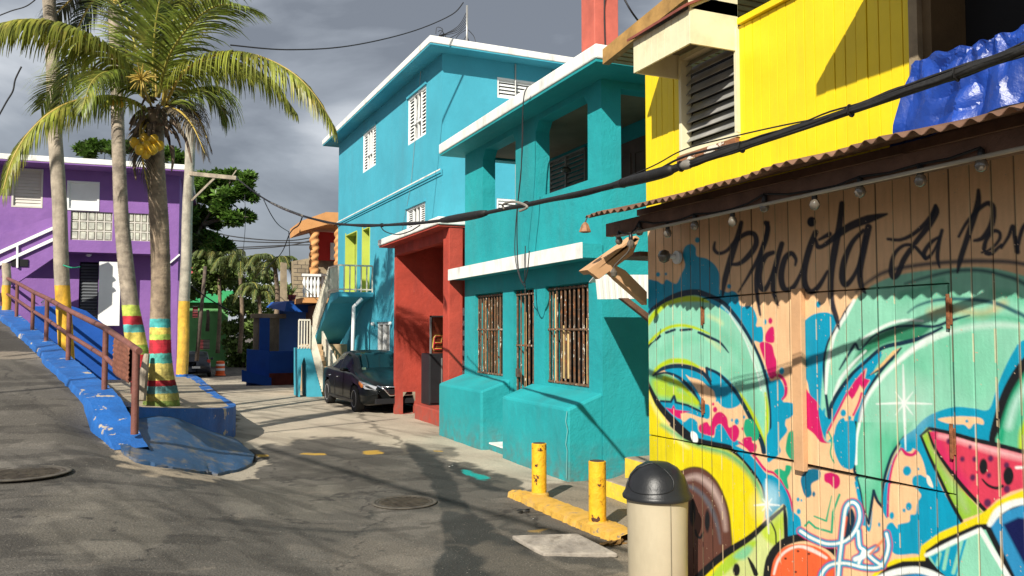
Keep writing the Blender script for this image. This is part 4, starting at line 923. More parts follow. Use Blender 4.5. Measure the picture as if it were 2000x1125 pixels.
mu.stroke(q9([(290, 450), (360, 470), (440, 540), (500, 640), (540, 760), (560, 880)]), [5, 8, 9, 7, 3], c3(95, 100, 110, K), 3, .8)
mu.stroke(q9([(300, 400), (380, 385), (460, 430), (530, 520), (580, 650), (600, 780)]), [6, 12, 13, 9, 5], c3(205, 180, 172, K), 5, .75)
mu.stroke(PIT[0:10], 3, c3(45, 30, 28, K), 1.5, .8)
mu.dot(*q9([(352, 650)])[0], 6, 26, BLK); mu.dot(*q9([(462, 715)])[0], 5, 22, BLK)
mu.stroke(q9([(375, 785), (385, 820), (410, 840), (432, 800)]), [4, 5, 5, 3], BLK)
# splashes between
mu.fill(q9([(640, 150), (760, 200), (850, 300), (900, 360), (960, 380), (1030, 440), (1075, 540), (1100, 640), (1150, 690), (1160, 760), (1140, 820), (1060, 850), (1040, 600), (980, 640), (900, 700), (890, 500), (800, 330)]), BL)
mu.fill(q9([(900, 420), (980, 460), (990, 560), (930, 600), (890, 540)]), c3(150, 205, 225, K), 6, .6)
mu.stroke(q9([(700, 130), (760, 170), (820, 240), (895, 335), (960, 360), (1030, 440), (1080, 540), (1100, 640)]), [3, 4, 5, 5, 4, 4, 3], MAG)
mu.fill(q9([(730, 100), (790, 90), (800, 130), (830, 150), (820, 200), (780, 190), (730, 140)]), MAG)
mu.fill(q9([(960, 345), (1000, 325), (1040, 340), (1050, 300), (1090, 310), (1080, 360), (1060, 400), (1070, 470), (1050, 470), (1010, 400)]), GRN)
mu.fill(q9([(1050, 150), (1070, 60), (1105, 60), (1110, 250), (1080, 250), (1050, 200)]), GRN)
mu.fill(q9([(1010, -20), (1060, 40), (1000, 130), (1010, 200), (960, 250), (910, 270), (900, 100), (960, 0)]), BL)
mu.fill(q9([(1160, 390), (1220, 330), (1300, 340), (1300, 400), (1240, 440), (1240, 520), (1200, 540), (1170, 480)]), DBL); mu.dot(*q9([(1257, 515)])[0], 3, 5, DBL)
mu.fill(q9([(1335, 370), (1380, 355), (1440, 380), (1449, 440), (1420, 475), (1390, 450), (1350, 420)]), MAG)
for x, y, r in ((1138, 555, 11), (1163, 562, 7), (1142, 645, 15)): mu.dot(*q9([(x, y)])[0], r/3.8, r*1.4/3.8, BL)
mu.stroke(q9([(1190, 750), (1220, 720), (1270, 765), (1390, 800), (1400, 650), (1449, 520)]), 4.5, GRN, smooth=False)
mu.stroke(q9([(1260, 680), (1350, 715), (1365, 640), (1390, 530)]), [3, 4, 3, 2], GRN, smooth=False)
# slice at the bottom
mu.fill(q9([(560, 1140), (640, 1000), (760, 890), (900, 720), (1040, 600), (1050, 820), (960, 900), (930, 980), (900, 1140)]), c3(205, 215, 140, K), 2)
mu.fill(q9([(480, 1140), (640, 960), (800, 860), (820, 900), (700, 1010), (560, 1140)]), c3(170, 205, 60, K), 3)
mu.fill(q9([(860, 780), (1020, 650), (1030, 820), (960, 900)]), LIM, 4, .8)
mu.fill(q9([(660, 980), (760, 900), (800, 930), (740, 1000)]), c3(130, 200, 150, K), 4)
mu.stroke(q9([(940, 730), (970, 800), (975, 880)]), 3, BLK)
mu.dot(*q9([(680, 1080)])[0], 7, 13, BLK); mu.stroke(q9([(770, 990), (800, 1050), (825, 1110)]), [3, 8, 9], BLK)
mu.stroke(q9([(390, 1140), (520, 1020), (640, 930), (780, 840), (900, 730), (1040, 610)]), [15, 14, 14, 12, 10, 5], BLK)
mu.stroke(q9([(1035, 600), (1045, 700), (1050, 850)]), [4, 8, 8], BLK)
# orange fruit
OR = q9([(920, 1140), (950, 1020), (1010, 930), (1100, 890), (1200, 890), (1300, 920), (1390, 1000), (1400, 1160), (1100, 1180)])
mu.fill(OR, c3(232, 100, 55, K)); mu.stroke(q9([(905, 1140), (930, 1000), (1000, 900), (1100, 850), (1210, 840), (1320, 880), (1400, 930), (1449, 990)]), [15, 16, 16, 14, 14, 12], BLK)
mu.stroke(q9([(960, 1110), (990, 1010), (1050, 940), (1140, 905), (1240, 930), (1350, 990)]), [4, 5, 5, 5, 8, 5], c3(250, 215, 205, K), 1.5)
for x, y in ((1137, 940), (1047, 995), (1120, 1095), (1220, 960)): mu.dot(*q9([(x, y)])[0], 2.5, 2, BLK)
# ---- right half: the big leaves
mu.fill(q8([(40, 1125), (45, 900), (10, 900), (30, 600), (45, 480), (80, 380), (150, 280), (250, 120), (330, 30), (450, -40), (600, -90), (900, -130), (1300, -130), (1800, 40), (2400, 400), (2400, 1300), (1500, 1300), (900, 1200), (250, 1140)]), MINT, 2)
for P, w, a in (([(600, 100), (800, 60), (1000, 60)], 26, .4), ([(400, 500), (520, 480), (700, 560), (640, 800)], 60, .35), ([(1000, 420), (1200, 520), (1150, 700)], 70, .3), ([(500, 900), (620, 1000), (560, 1100)], 60, .4), ([(800, 560), (900, 450), (1000, 600)], 50, .3)): mu.stroke(q8(P), w, MINT2, 14, a)
mu.stroke(q8([(820, 190), (1000, 170), (1200, 200), (1350, 120)]), 16, c3(205, 175, 110, K), 7, .55)
mu.stroke(q8([(1280, 50), (1400, 60), (1500, 110)]), 14, GRN, 8, .5)
mu.stroke(q8([(600, 60), (760, 20), (900, -40)]), 10, GRN, 6, .5)
# dark lines of the crown
mu.stroke(u([(1180, 600), (1240, 550), (1330, 500), (1480, 470), (1640, 455), (1800, 450), (2000, 465), (2300, 560)]), [4, 6, 8, 8, 9, 8, 8], NAVY, 3, .85)
mu.stroke(u([(1420, 560), (1520, 530), (1650, 500), (1780, 495), (1900, 520), (2000, 560), (2200, 700)]), [3, 6, 7, 7, 8, 8], NAVY, 3, .8)
mu.stroke(q8([(650, 190), (720, 140), (850, 100), (1000, 90), (1180, 100), (1320, 130), (1430, 180), (1520, 230), (1700, 380)]), [2, 5, 7, 8, 8, 8, 8], c3(20, 75, 90, K), 2.5, .9)
mu.stroke(q8([(245, 110), (200, 160), (150, 260), (100, 340), (60, 420), (35, 560), (45, 740), (70, 950)]), [2, 3, 4, 4, 4, 5, 5, 6], NAVY)
mu.stroke(q8([(255, 100), (200, 200), (120, 340), (90, 440), (60, 600), (50, 780)]), [6, 7, 6, 6, 7, 5], WH, 1.5, .9)
# green shadow between the leaves and its edges
mu.fill(q8([(310, 440), (400, 370), (520, 310), (660, 285), (820, 290), (700, 400), (560, 400), (440, 440), (340, 500), (230, 600), (180, 640), (250, 540)]), DG, 4, .9)
mu.stroke(q8([(150, 605), (230, 470), (265, 420), (300, 460), (400, 360), (540, 300), (700, 285), (850, 290), (960, 250), (1100, 210)]), [3, 6, 6, 4, 4, 5, 5, 6, 6, 3], NAVY, 1.6)
mu.stroke(q8([(315, 385), (400, 330), (520, 270), (640, 245), (760, 250)]), [4, 6, 6, 5, 3], WH, 2, .85)
mu.stroke(q8([(340, 470), (240, 570), (150, 690), (100, 840)]), [3, 6, 7, 6], WH, 2, .85)
# blue wedge with the magenta leaf
mu.fill(q8([(70, 960), (110, 820), (200, 690), (300, 560), (420, 480), (460, 490), (430, 560), (400, 620), (420, 670), (370, 740), (330, 840), (300, 950), (270, 1125), (60, 1125), (0, 960), (0, 880)]), BL)
mu.fill(q8([(340, 600), (335, 680), (372, 685), (330, 760), (300, 860), (260, 940), (240, 1000), (190, 990), (130, 1060), (60, 1130), (60, 1050), (150, 900), (200, 780)]), PCH)
mu.fill(q8([(340, 600), (330, 670), (372, 685), (325, 760), (300, 720), (260, 800), (240, 825), (205, 780), (260, 690)]), MAG, smooth=False)
mu.stroke(q8([(60, 1070), (130, 930), (210, 770)]), 4, MAG); mu.stroke(q8([(310, 780), (290, 850), (250, 940)]), 4, MAG)
mu.fill(q8([(130, 1060), (140, 990), (180, 960), (200, 1000), (250, 1000), (250, 1125), (120, 1125)]), BL)
for x, y, r in ((178, 925, 20), (222, 963, 14)): mu.dot(*q8([(x, y)])[0], r/3.75, r*1.3/3.75, BL)
mu.fill(q8([(350, 660), (420, 600), (550, 470), (610, 445), (540, 540), (440, 620)]), NAVY, smooth=False)
mu.fill(q8([(375, 645), (430, 590), (540, 470), (600, 445), (530, 530), (440, 600)]), c3(232, 190, 130, K), smooth=False)
mu.stroke(q8([(75, 960), (90, 870), (150, 760), (240, 640), (330, 560), (460, 450), (620, 410), (760, 370), (900, 300)]), [6, 8, 8, 7, 6, 8, 9, 8, 5], NAVY)
mu.stroke(q8([(600, 450), (500, 560), (420, 660), (350, 780), (305, 930), (270, 1125)]), [3, 6, 6, 5, 5, 5], NAVY)
mu.stroke(q8([(960, 330), (820, 380), (700, 450), (600, 530), (500, 620), (400, 740), (330, 860), (300, 1000), (290, 1140)]), [9, 12, 10, 8, 7, 6, 6, 5], WH, 3, .95)
mu.stroke(q8([(1500, 290), (1300, 280), (1100, 300), (900, 350), (760, 430)]), [8, 10, 10, 8, 5], c3(200, 228, 212, K), 5, .8)
mu.stroke(q8([(1040, 250), (1200, 220), (1400, 230), (1500, 260)]), 9, GRN, 6, .6)
# right edge: blue and black bands
mu.fill(q8([(1500, 390), (1420, 480), (1340, 640), (1290, 780), (1240, 900), (1130, 890), (1000, 880), (880, 910), (780, 960), (700, 1040), (640, 1140), (1250, 1200), (1330, 900), (1500, 600), (1700, 400)]), BL)
mu.fill(q8([(870, 970), (1000, 950), (1150, 955), (1200, 975), (1200, 1010), (1140, 1000), (1100, 1040), (1060, 1010), (960, 1005)]), PCH)
mu.dot(*q8([(1082, 985)])[0], 3, 3, BL)
mu.fill(q8([(1700, 440), (1520, 500), (1420, 620), (1340, 770), (1290, 920), (1245, 1125), (1310, 1180), (1360, 980), (1440, 780), (1560, 600), (1800, 460)]), BLK, 1.5)
mu.fill(q8([(1800, 500), (1560, 620), (1460, 760), (1380, 960), (1320, 1180), (1900, 1300)]), MINT2, 2)
mu.stroke(q8([(1520, 640), (1430, 790), (1360, 980), (1330, 1125)]), 11, GRN, 4); mu.stroke(q8([(1530, 700), (1440, 850), (1390, 1020)]), 14, c3(200, 230, 220, K), 7, .7)
mu.stroke(q8([(1560, 900), (1490, 1050), (1480, 1200)]), 10, LIM, 4)
# lower leaf tip and around
mu.fill(q0([(270, -20), (260, 200), (270, 370), (300, 470), (330, 600), (365, 700), (385, 600), (405, 490), (440, 560), (465, 600), (480, 430), (520, 290), (560, 180), (640, 90), (700, -20)]), MINT2, 1.5, smooth=False)
mu.stroke(q0([(420, 0), (360, 120), (380, 300), (340, 420)]), 30, MINT, 12, .6)
mu.stroke(q0([(620, 90), (560, 170), (520, 280), (480, 400)]), 10, GRN, 7, .6)
for P in ([(272, -20), (255, 150), (262, 330), (300, 480), (325, 620), (368, 730)], [(368, 735), (385, 620), (405, 490)], [(405, 490), (430, 560), (468, 610)], [(468, 610), (480, 430), (520, 280), (560, 190), (640, 80)]): mu.stroke(q0(P), [5, 6, 6, 5], NAVY, 1.3)
mu.stroke(q0([(300, -10), (278, 120), (275, 290)]), 5, WH, 1.5)
mu.fill(q0([(270, 380), (300, 560), (320, 700), (360, 790), (385, 770), (395, 640), (370, 760), (330, 640), (290, 440)]), BL)
mu.stroke(q0([(275, 430), (300, 560), (330, 740)]), 6, BL); 
mu.fill(q0([(480, 660), (470, 600), (490, 440), (540, 280), (600, 170), (640, 110), (700, 120), (690, 190), (640, 200), (600, 190), (560, 260), (525, 420), (512, 680)]), BL)
mu.stroke(q0([(510, 680), (515, 520), (530, 380), (560, 260), (610, 175)]), [4, 4, 4, 3], MAG)
mu.stroke(q0([(620, 180), (650, 215), (700, 220), (735, 170), (730, 110)]), [4, 7, 6, 7, 5], MAG)
mu.fill(q0([(630, 100), (690, 60), (700, 120), (690, 180), (650, 190)]), BL)
mu.fill(q0([(130, 0), (200, -30), (270, 0), (262, 300), (190, 320), (140, 260), (110, 150)]), BL)
mu.fill(q0([(600, 130), (720, 40), (780, 20), (860, 330), (940, 520), (1060, 730), (900, 820), (800, 890), (760, 960), (700, 960), (560, 960), (510, 850), (500, 760), (540, 725), (580, 770), (590, 740), (670, 720), (680, 670), (720, 660), (730, 580), (760, 520), (700, 450), (700, 390), (750, 370), (800, 380), (740, 200)]), BL)
for x, y, rx, ry in ((655, 342, 30, 36), (738, 328, 9, 10), (668, 607, 22, 30), (633, 636, 11, 14), (540, 675, 17, 27), (446, 742, 9, 16)): mu.dot(*q0([(x, y)])[0], rx/3.8, ry/3.8, BL)
for x, y, rx, ry in ((60, 400, 22, 30), (120, 420, 36, 52), (85, 375, 20, 20)): mu.dot(*q0([(x, y)])[0], rx/3.8, ry/3.8, MAG)
mu.fill(q0([(800, 375), (825, 390), (850, 460), (830, 460), (805, 430)]), c3(240, 225, 205, K), .8)
mu.stroke(q0([(70, 50), (95, 120), (85, 210), (110, 280)]), 3, GRN)
# watermelon
mu.fill(q0([(755, 80), (800, 20), (830, 25), (900, 180), (1000, 380), (1120, 540), (1220, 650), (1060, 710), (980, 560), (880, 370), (800, 200)]), c3(150, 195, 60, K), 1.5, smooth=False)
mu.stroke(q0([(840, 150), (920, 300), (1040, 520), (1100, 640)]), [8, 14, 18, 10], c3(160, 190, 120, K), 6, .7)
mu.fill(q0([(815, 50), (900, 45), (1100, 90), (1340, 150), (1560, 210), (1560, 460), (1420, 500), (1320, 560), (1240, 640), (1100, 520), (960, 330), (860, 160)]), c3(215, 62, 88, K), 1.5, smooth=False)
mu.stroke(q0([(860, 80), (950, 260), (1080, 440)]), 20, MAG, 8, .6)
mu.stroke(q0([(900, 80), (1080, 120), (1300, 190), (1500, 240)]), [8, 12, 14, 12], c3(245, 200, 200, K), 6, .7)
mu.stroke(q0([(755, 80), (820, 25), (980, 60), (1150, 110), (1330, 150), (1560, 210)]), [4, 7, 8, 9, 9], BLK, smooth=False)
mu.stroke(q0([(760, 85), (820, 230), (900, 400), (980, 570), (1060, 715)]), [5, 6, 7, 7], BLK)
mu.stroke(q0([(815, 55), (860, 170), (960, 320), (1080, 470), (1240, 640)]), [4, 6, 8, 8], BLK)
for x, y, r in ((1124, 165, 12), (1066, 254, 17), (1157, 255, 17), (1277, 250, 20), (1143, 392, 20), (1265, 375, 16), (1396, 300, 20), (1398, 478, 24), (1254, 580, 26), (965, 122, 18)): mu.dot(*q0([(x, y)])[0], r/3.8, r*1.2/3.8, c3(90, 35, 75, K), 2)
mu.dot(*q0([(1223, 310)])[0], 8, 15.5, BLK); mu.dot(*q0([(1410, 380)])[0], 10, 18, BLK)
mu.stroke(q0([(1215, 405), (1260, 450), (1320, 470), (1365, 455)]), [3, 5, 6, 6], BLK); mu.stroke(q0([(1470, 318), (1540, 315)]), 5, WH, 2)
# yellow band and the dark objects at the bottom right
mu.fill(q0([(380, 1140), (440, 1060), (560, 1000), (745, 980), (760, 900), (900, 800), (1160, 690), (1240, 640), (1340, 560), (1560, 470), (1700, 440), (1700, 1160)]), YEL, 1.3, smooth=False)
mu.fill(q0([(410, 1140), (500, 1060), (620, 1015), (790, 1010), (795, 935), (900, 860), (1170, 740), (1260, 735), (1330, 650), (1560, 545), (1700, 520), (1700, 1160)]), BLK, 1.3, smooth=False)
mu.fill(q0([(800, 960), (1190, 780), (1240, 780), (1420, 1140), (1150, 1160), (900, 1090), (830, 1010)]), MINT, 1.3, smooth=False)
mu.fill(q0([(830, 980), (1100, 850), (1040, 1060), (1020, 1140), (960, 1140), (880, 1070)]), BL, 1.3, smooth=False)
for P in ([(900, 960), (880, 1040)], [(960, 920), (930, 1070)], [(1060, 870), (1000, 1100)]): mu.stroke(q0(P), 7, MINT, 1.5)
mu.stroke(q0([(800, 970), (1000, 870), (1200, 780), (1300, 950), (1420, 1150)]), [8, 9, 9, 10, 10], WH, 1.5, smooth=False)
mu.fill(q0([(1270, 740), (1400, 640), (1560, 580), (1700, 560), (1700, 1150), (1470, 1150)]), BL2, 2, smooth=False)
mu.fill(q0([(1370, 740), (1480, 690), (1600, 700), (1700, 760), (1700, 1150), (1560, 1100)]), c3(10, 20, 75, K), 3, smooth=False)
mu.stroke(q0([(1270, 740), (1330, 650), (1430, 590), (1560, 560)]), [10, 16, 14, 12], WH, 2)
mu.stroke(q0([(420, 1150), (560, 1100), (720, 1080), (840, 1110), (950, 1160)]), [10, 14, 14, 10], WH, 2)
mu.fill(q0([(520, 1160), (640, 1120), (760, 1110), (860, 1160)]), BL2, 2)
# white script in the middle with coloured halo
SC = [[(-140, 790), (-60, 840), (60, 885), (180, 870), (260, 800), (300, 700), (290, 610), (245, 575), (200, 620), (180, 760), (165, 900), (150, 1040), (140, 1160)], [(290, 790), (300, 900), (330, 930), (400, 1000), (470, 1050)], [(270, 1000), (420, 920)], [(295, 1030), (330, 930)], [(500, 810), (515, 900), (490, 1000), (440, 1060), (330, 1060), (200, 1030), (90, 1040), (30, 1090), (10, 1150)]]
for P in SC: mu.stroke(q0(P), 17, MAG, 1.5)
for P in SC: mu.stroke(q0(P), 13, BL, 1.5)
mu.fill(q0([(200, 700), (240, 620), (270, 700), (240, 800), (190, 860)]), NAVY, 2); mu.stroke(q0([(200, 690), (180, 820)]), 6, c3(232, 100, 55, K), 2)
for P in SC: mu.stroke(q0(P), 5.5, WH, 1.3)
mu.stroke(q0([(270, 1000), (330, 980)]), 9, WH, 2); mu.stroke(q0([(380, 960), (480, 850)]), 4, c3(232, 120, 70, K), 2)
# stars
def star(cx, cy, up_, dn, h, d, g_=40):
    mu.dot(cx, cy, g_, g_*1.1, WH, g_*.8, .33)
    mu.stroke([(cx-2, cy-up_), (cx, cy), (cx+3, cy+dn)], [1.5, 5, 5, 2], WH, 1.6, smooth=False); mu.stroke([(cx-h, cy+1), (cx, cy-1), (cx+h, cy+1)], [2, 5, 2], WH, 1.6, smooth=False)
    mu.stroke([(cx-d, cy-d*1.3), (cx+d, cy+d*1.3)], [1, 4, 1], WH, 1.6); mu.stroke([(cx+d, cy-d*1.3), (cx-d, cy+d*1.3)], [1, 4, 1], WH, 1.6)
star(1766, 788, 76, 90, 54, 17); star(1498, 986, 50, 56, 24, 9, 22)
# lettering
INK = c3(25, 32, 48, K)
def ink(P, w): mu.stroke(u(P), [v*1.42 for v in w], INK, 1.5, .8 and .97)
ink([(620, 262), (603, 330), (568, 440), (540, 540), (528, 622)], [6, 8, 9, 8, 3]); ink([(490, 358), (487, 392), (510, 412), (550, 398), (600, 345), (650, 314), (685, 322), (690, 370), (655, 425), (610, 462), (565, 465)], [3, 5, 5, 5, 6, 7, 7, 8, 8, 6, 4])
ink([(738, 262), (750, 290), (735, 360), (700, 440), (650, 530), (606, 600)], [6, 7, 7, 6, 4, 2]); ink([(750, 262), (740, 330), (712, 420), (695, 520), (695, 600), (712, 712)], [5, 6, 7, 7, 6, 3])
ink([(775, 408), (735, 430), (708, 500), (712, 570), (735, 588), (765, 530), (795, 430)], [6, 8, 9, 8, 7, 5, 4]); ink([(818, 365), (795, 450), (778, 540), (778, 600), (800, 665)], [7, 8, 8, 7, 3])
ink([(882, 470), (885, 440), (862, 412), (832, 440), (815, 520), (830, 585), (870, 580), (905, 520), (920, 470)], [3, 5, 7, 8, 9, 8, 7, 5, 3])
ink([(982, 310), (955, 380), (930, 480), (930, 560), (960, 600), (1000, 570), (1040, 500)], [8, 9, 9, 9, 8, 7, 4]); mu.dot(*u([(962, 258)])[0], 8.5, 10, INK)
ink([(1110, 168), (1098, 280), (1075, 400), (1058, 520), (1060, 640), (1085, 730), (1098, 782)], [7, 9, 10, 9, 8, 7, 2]); ink([(985, 345), (992, 378), (1020, 375), (1080, 330), (1150, 280), (1240, 245), (1330, 220)], [3, 7, 6, 9, 11, 12, 3])
ink([(1000, 345), (1050, 318)], [4, 7])
ink([(1215, 300), (1160, 360), (1122, 450), (1112, 530), (1130, 565), (1170, 520), (1205, 430), (1225, 330)], [5, 7, 9, 9, 8, 6, 4, 3]); ink([(1240, 285), (1215, 400), (1198, 500), (1205, 570), (1225, 606)], [10, 10, 9, 8, 3])
ink([(1568, 178), (1572, 210), (1540, 270), (1470, 360), (1415, 440), (1385, 510), (1362, 525), (1350, 490), (1365, 420), (1410, 375), (1460, 375), (1495, 410), (1520, 440)], [4, 9, 9, 7, 8, 8, 9, 7, 6, 5, 5, 5, 4]); ink([(1335, 342), (1400, 345), (1470, 310), (1540, 240), (1568, 180)], [4, 5, 6, 7, 5])
ink([(1590, 330), (1545, 360), (1512, 410), (1525, 435), (1560, 400), (1590, 330)], [4, 6, 7, 6, 4, 3]); ink([(1600, 300), (1585, 360), (1578, 430), (1588, 480)], [5, 6, 6, 3])
ink([(1778, 104), (1775, 170), (1748, 260), (1712, 370), (1690, 440), (1675, 505)], [5, 9, 9, 8, 8, 3]); ink([(1682, 330), (1720, 262), (1775, 200), (1822, 168), (1850, 190), (1842, 270), (1800, 335), (1758, 350)], [4, 5, 6, 7, 8, 9, 7, 4])
ink([(1795, 408), (1840, 390), (1880, 345), (1880, 310), (1848, 305), (1815, 350), (1808, 400), (1840, 412), (1890, 370)], [3, 4, 5, 5, 6, 6, 7, 6, 4])
ink([(1890, 385), (1925, 330), (1945, 280), (1955, 330), (1968, 405)], [4, 5, 6, 6, 7]); ink([(1965, 400), (1985, 310), (2010, 268), (2040, 270)], [5, 6, 6, 4])
ink([(2090, 90), (2080, 200), (2060, 330), (2075, 410)], [5, 7, 7, 4]); ink([(2190, 300), (2140, 330), (2120, 400), (2150, 410), (2190, 340), (2200, 300), (2200, 400), (2230, 410)], [4, 6, 6, 6, 4, 5, 6, 3])
for P in ([(690, 590), (715, 725)], [(770, 590), (800, 680)], [(1050, 600), (1090, 770)]): mu.stroke(u(P), [4, 1], INK, 1.5, .7)
# old boards, scuffs, unpainted board edges, seams
nz = vnoise(my, mz, 9, 41, 4); nf = vnoise(my*6, mz*.8, 9, 42, 4)
mu.c *= (.90+.20*nf)[:, None]
ed = (gr < .0055) & (nz < .58); mu.c[ed] = mu.c[ed]*.4+np.array((.70, .54, .32))*.6
dk = gr < .0034; mu.c[dk] *= .22
chip = vnoise(my, mz, 60, 43, 3) > .86; mu.c[chip] = (.55, .40, .28)
brd = ((YE-my)/bw).astype(int); rb = np.random.RandomState(5).uniform(.93, 1.05, 100); mu.c *= rb[brd % 100][:, None]
# door outlines cut through the boards
def pxw(pts): return [tuple(p) for p in pts]
SEAMS = [[(1372, 583), (1552, 568)], [(1577, 572), (1852, 553)], [(1372, 583), (1372, 855)], [(1852, 553), (1862, 965)], [(1265, 849), (1400, 874), (1552, 902)], [(1577, 910), (1720, 938), (1865, 966)]]
SW = [1.8, 1.8, 1.6, 1.6, [1.2, 3, 4.5], [7, 5, 2]]
dmk = np.zeros(len(my))
sm = Paint(mpx, mpy, (0, 0, 0))
for P, w in zip(SEAMS, SW): sm.stroke(P, w, (1, 1, 1), .5, smooth=False)
sd_ = sm.c[:, 0]; mu.c *= (1-.93*sd_)[:, None]
MP[:, 0] += np.where(gr < .005, .007*(1-gr/.005), 0)+.02*np.clip(sd_, 0, 1)+.004*(vnoise(my*1.0, mz*.5, 3, 44, 3)-.5)+.0015*(rb[brd % 100]-1)*20
MURAL = M('painted_mural_boards', (1, 1, 1, 1), .5, .05, 5, .12, 60, spec=.35, attr='paint')
MP[:, 0] -= 4; MP[:, 1] -= 3
mural = grid_mesh('mural_wall', MP, len(yy), len(zz), mu.c, MURAL, KH, smooth=False, flip=True)
m = MB(); kb(m, (4.03, -2, -.2), (4.12, YE, 3.05)); kb(m, (4.12, YE-.1, -.2), (8.5, YE, 4.28)); m.build('board_backing', YELLOW, KH)
m = MB(); kb(m, (4.0, -2, -.2), (4.05, .9, 3.0)); m.build('plain_wall', PEACH, KH)
# centre batten, hinges, jar lamp
a = aX(1552, 565, 3.99); b = aX(1577, 921, 3.99)
m = MB(); kb(m, (3.955, b.y, b.z), (3.996, a.y, a.z)); m.build('door_batten', PEACH, KH, bevel=.004)
RHINGE = M('rusty_hinge', (.25, .09, .035, 1), .8, .35, 20, .4, 60)
for (x, y, h) in ((1372, 617, .15), (1853, 608, .19), (1373, 794, .13), (1860, 862, .19)):
    p = aX(x, y, 3.99); m = MB(); kb(m, (3.978, p.y-.009, p.z-h/2), (3.99, p.y+.009, p.z+h/2)); kb(m, (3.991, p.y-.018, p.z-h*.38), (3.996, p.y+.018, p.z+h*.38))
    m.build('hinge', [RHINGE], KH, bevel=.002)
p = aX(1308, 502, 3.9)
m = MB(); m.lathe([(.055, 0), (.055, .05), (.03, .07)], (0, 0, 0), 16)
o = empty('globe_lamp', (3.99, p.y, p.z), 0, 'small glass globe lamp on a white round mount on the mural wall', 'lamp')
MB().tube([(-.005, 0, 0), (-.03, 0, 0)], .055, 16).tube([(-.03, .0, 0), (-.07, .03, .01)], .02, 10).build('mount', WHITE_CLEAN, o, smooth=True, sharp=40)
MB().lathe([(.01, -.055), (.04, -.04), (.055, 0), (.04, .04), (.01, .055)], (-.11, .05, .01), 16).build('globe', BULB, o, smooth=True)

# --- upper yellow wall: boards
YB = aX(1790, 150, 4).y
def boards(m, X, y0, y1, z0, z1, w, gap=.004, jit=.003):
    y = y1
    while y > y0+1e-3:
        e_ = max(y0, y-w); j = random.uniform(-jit, jit); m.box(X+j-4, e_+gap-3, z0, X+.02-4, y-gap/2-3, z1+0*j); y = e_
WY0, WY1 = aX(1441, 200, 4).y, aX(1333, 200, 4).y; WZ0, WZ1 = aX(1440, 262, 4).z, aX(1440, 104, 4).z
m = MB(); boards(m, 4.0, WY1, YE+.02, 3.02, 4.28, .088); boards(m, 4.0, YB, WY0, 3.02, 4.28, .088); boards(m, 4.0, WY0, WY1, 3.02, WZ0, .088); boards(m, 4.0, WY0, WY1, WZ1+.2, 4.28, .088)
m.build('yellow_boards', YELLOW, KH, bevel=.002)
m = MB()
kb(m, (4.022, WY1, 3.02), (4.07, YE, 4.27)); kb(m, (4.022, YB, 3.02), (4.07, WY0, 4.27)); kb(m, (4.022, WY0, 3.02), (4.07, WY1, WZ0)); m.build('board_lining', YELLOW, KH)
m = MB(); kb(m, (4.3, -2, 3.1), (4.35, YE-.2, 4.3)); m.build('inner_wall', DARK, KH)
m = MB(); kb(m, (3.965, YB, 4.285), (4.06, YE-1.3, 4.33)); m.build('top_trim', YELLOW, KH)
# window with grey slats, peeling sill
m = MB(); kw = WY0-3
louvres(m, (.06, 0, 0), Y_, Z_, -X_, WY0-3+.03, WZ0+.0, WY1-3-.02, WZ1+.18, 10, .075, th=.006, tilt=1.12)
w = m.build('window', GREYSLAT, KH)
m = MB(); rframe(m, (.02, 0, 0), Y_, Z_, -X_, WY0-3-.03, WZ0-.03, WY1-3+.01, WZ1+.19, .035, .10); m.build('window_frame', CREAM, w, bevel=.003)
kb(MB(), (3.955, WY0-.02, WZ0-.09), (4.0-.004, WY1+.03, WZ0-.035)).build('window_sill', M('peeling_sill', (.3, .13, .06, 1), .9, .3, 8, .5, 30, chips=(.75, .7, .6, 1), cscale=10, cth=.55), w, bevel=.005)
# box awning over the window
ax0 = 3.56; az0, az1 = WZ1+.01, WZ1+.27
m = MB(); boards(m, ax0, WY0-.02, WY1+.05, az0, az1, .09, .003, .001)
m.box(ax0-4, WY0-.02-3, az0, .0-.004, WY0-3+.0, az1+.10)
m.prism([(ax0-4, WY0-3.02, az1), (-.004, WY0-3.02, az1), (-.004, WY0-3.02, az1+.22)], (0, .02, 0))
m.box(ax0-4, WY1-3+.03, az0, -.004, WY1-3+.05, az1)
m.build('awning_boards', CREAM, KH, bevel=.002)
m = MB(); m.box(ax0-4+.02, WY0-3, az0+.20, -.004, WY1-3+.04, az0+.215); m.build('awning_underside', M('awning_under', (.25, .22, .14, 1), .8), KH)
m = MB(); m.hexa([(ax0-4-.05, WY0-3.05, az1), (.0, WY0-3.05, az1+.24), (.0, WY1-2.93, az1+.24), (ax0-4-.05, WY1-2.93, az1), (ax0-4-.05, WY0-3.05, az1+.02), (.0, WY0-3.05, az1+.26), (.0, WY1-2.93, az1+.26), (ax0-4-.05, WY1-2.93, az1+.02)]); m.build('awning_roof', M('red_brown_tin', (.25, .07, .05, 1), .7, .2, 6, .2), KH)
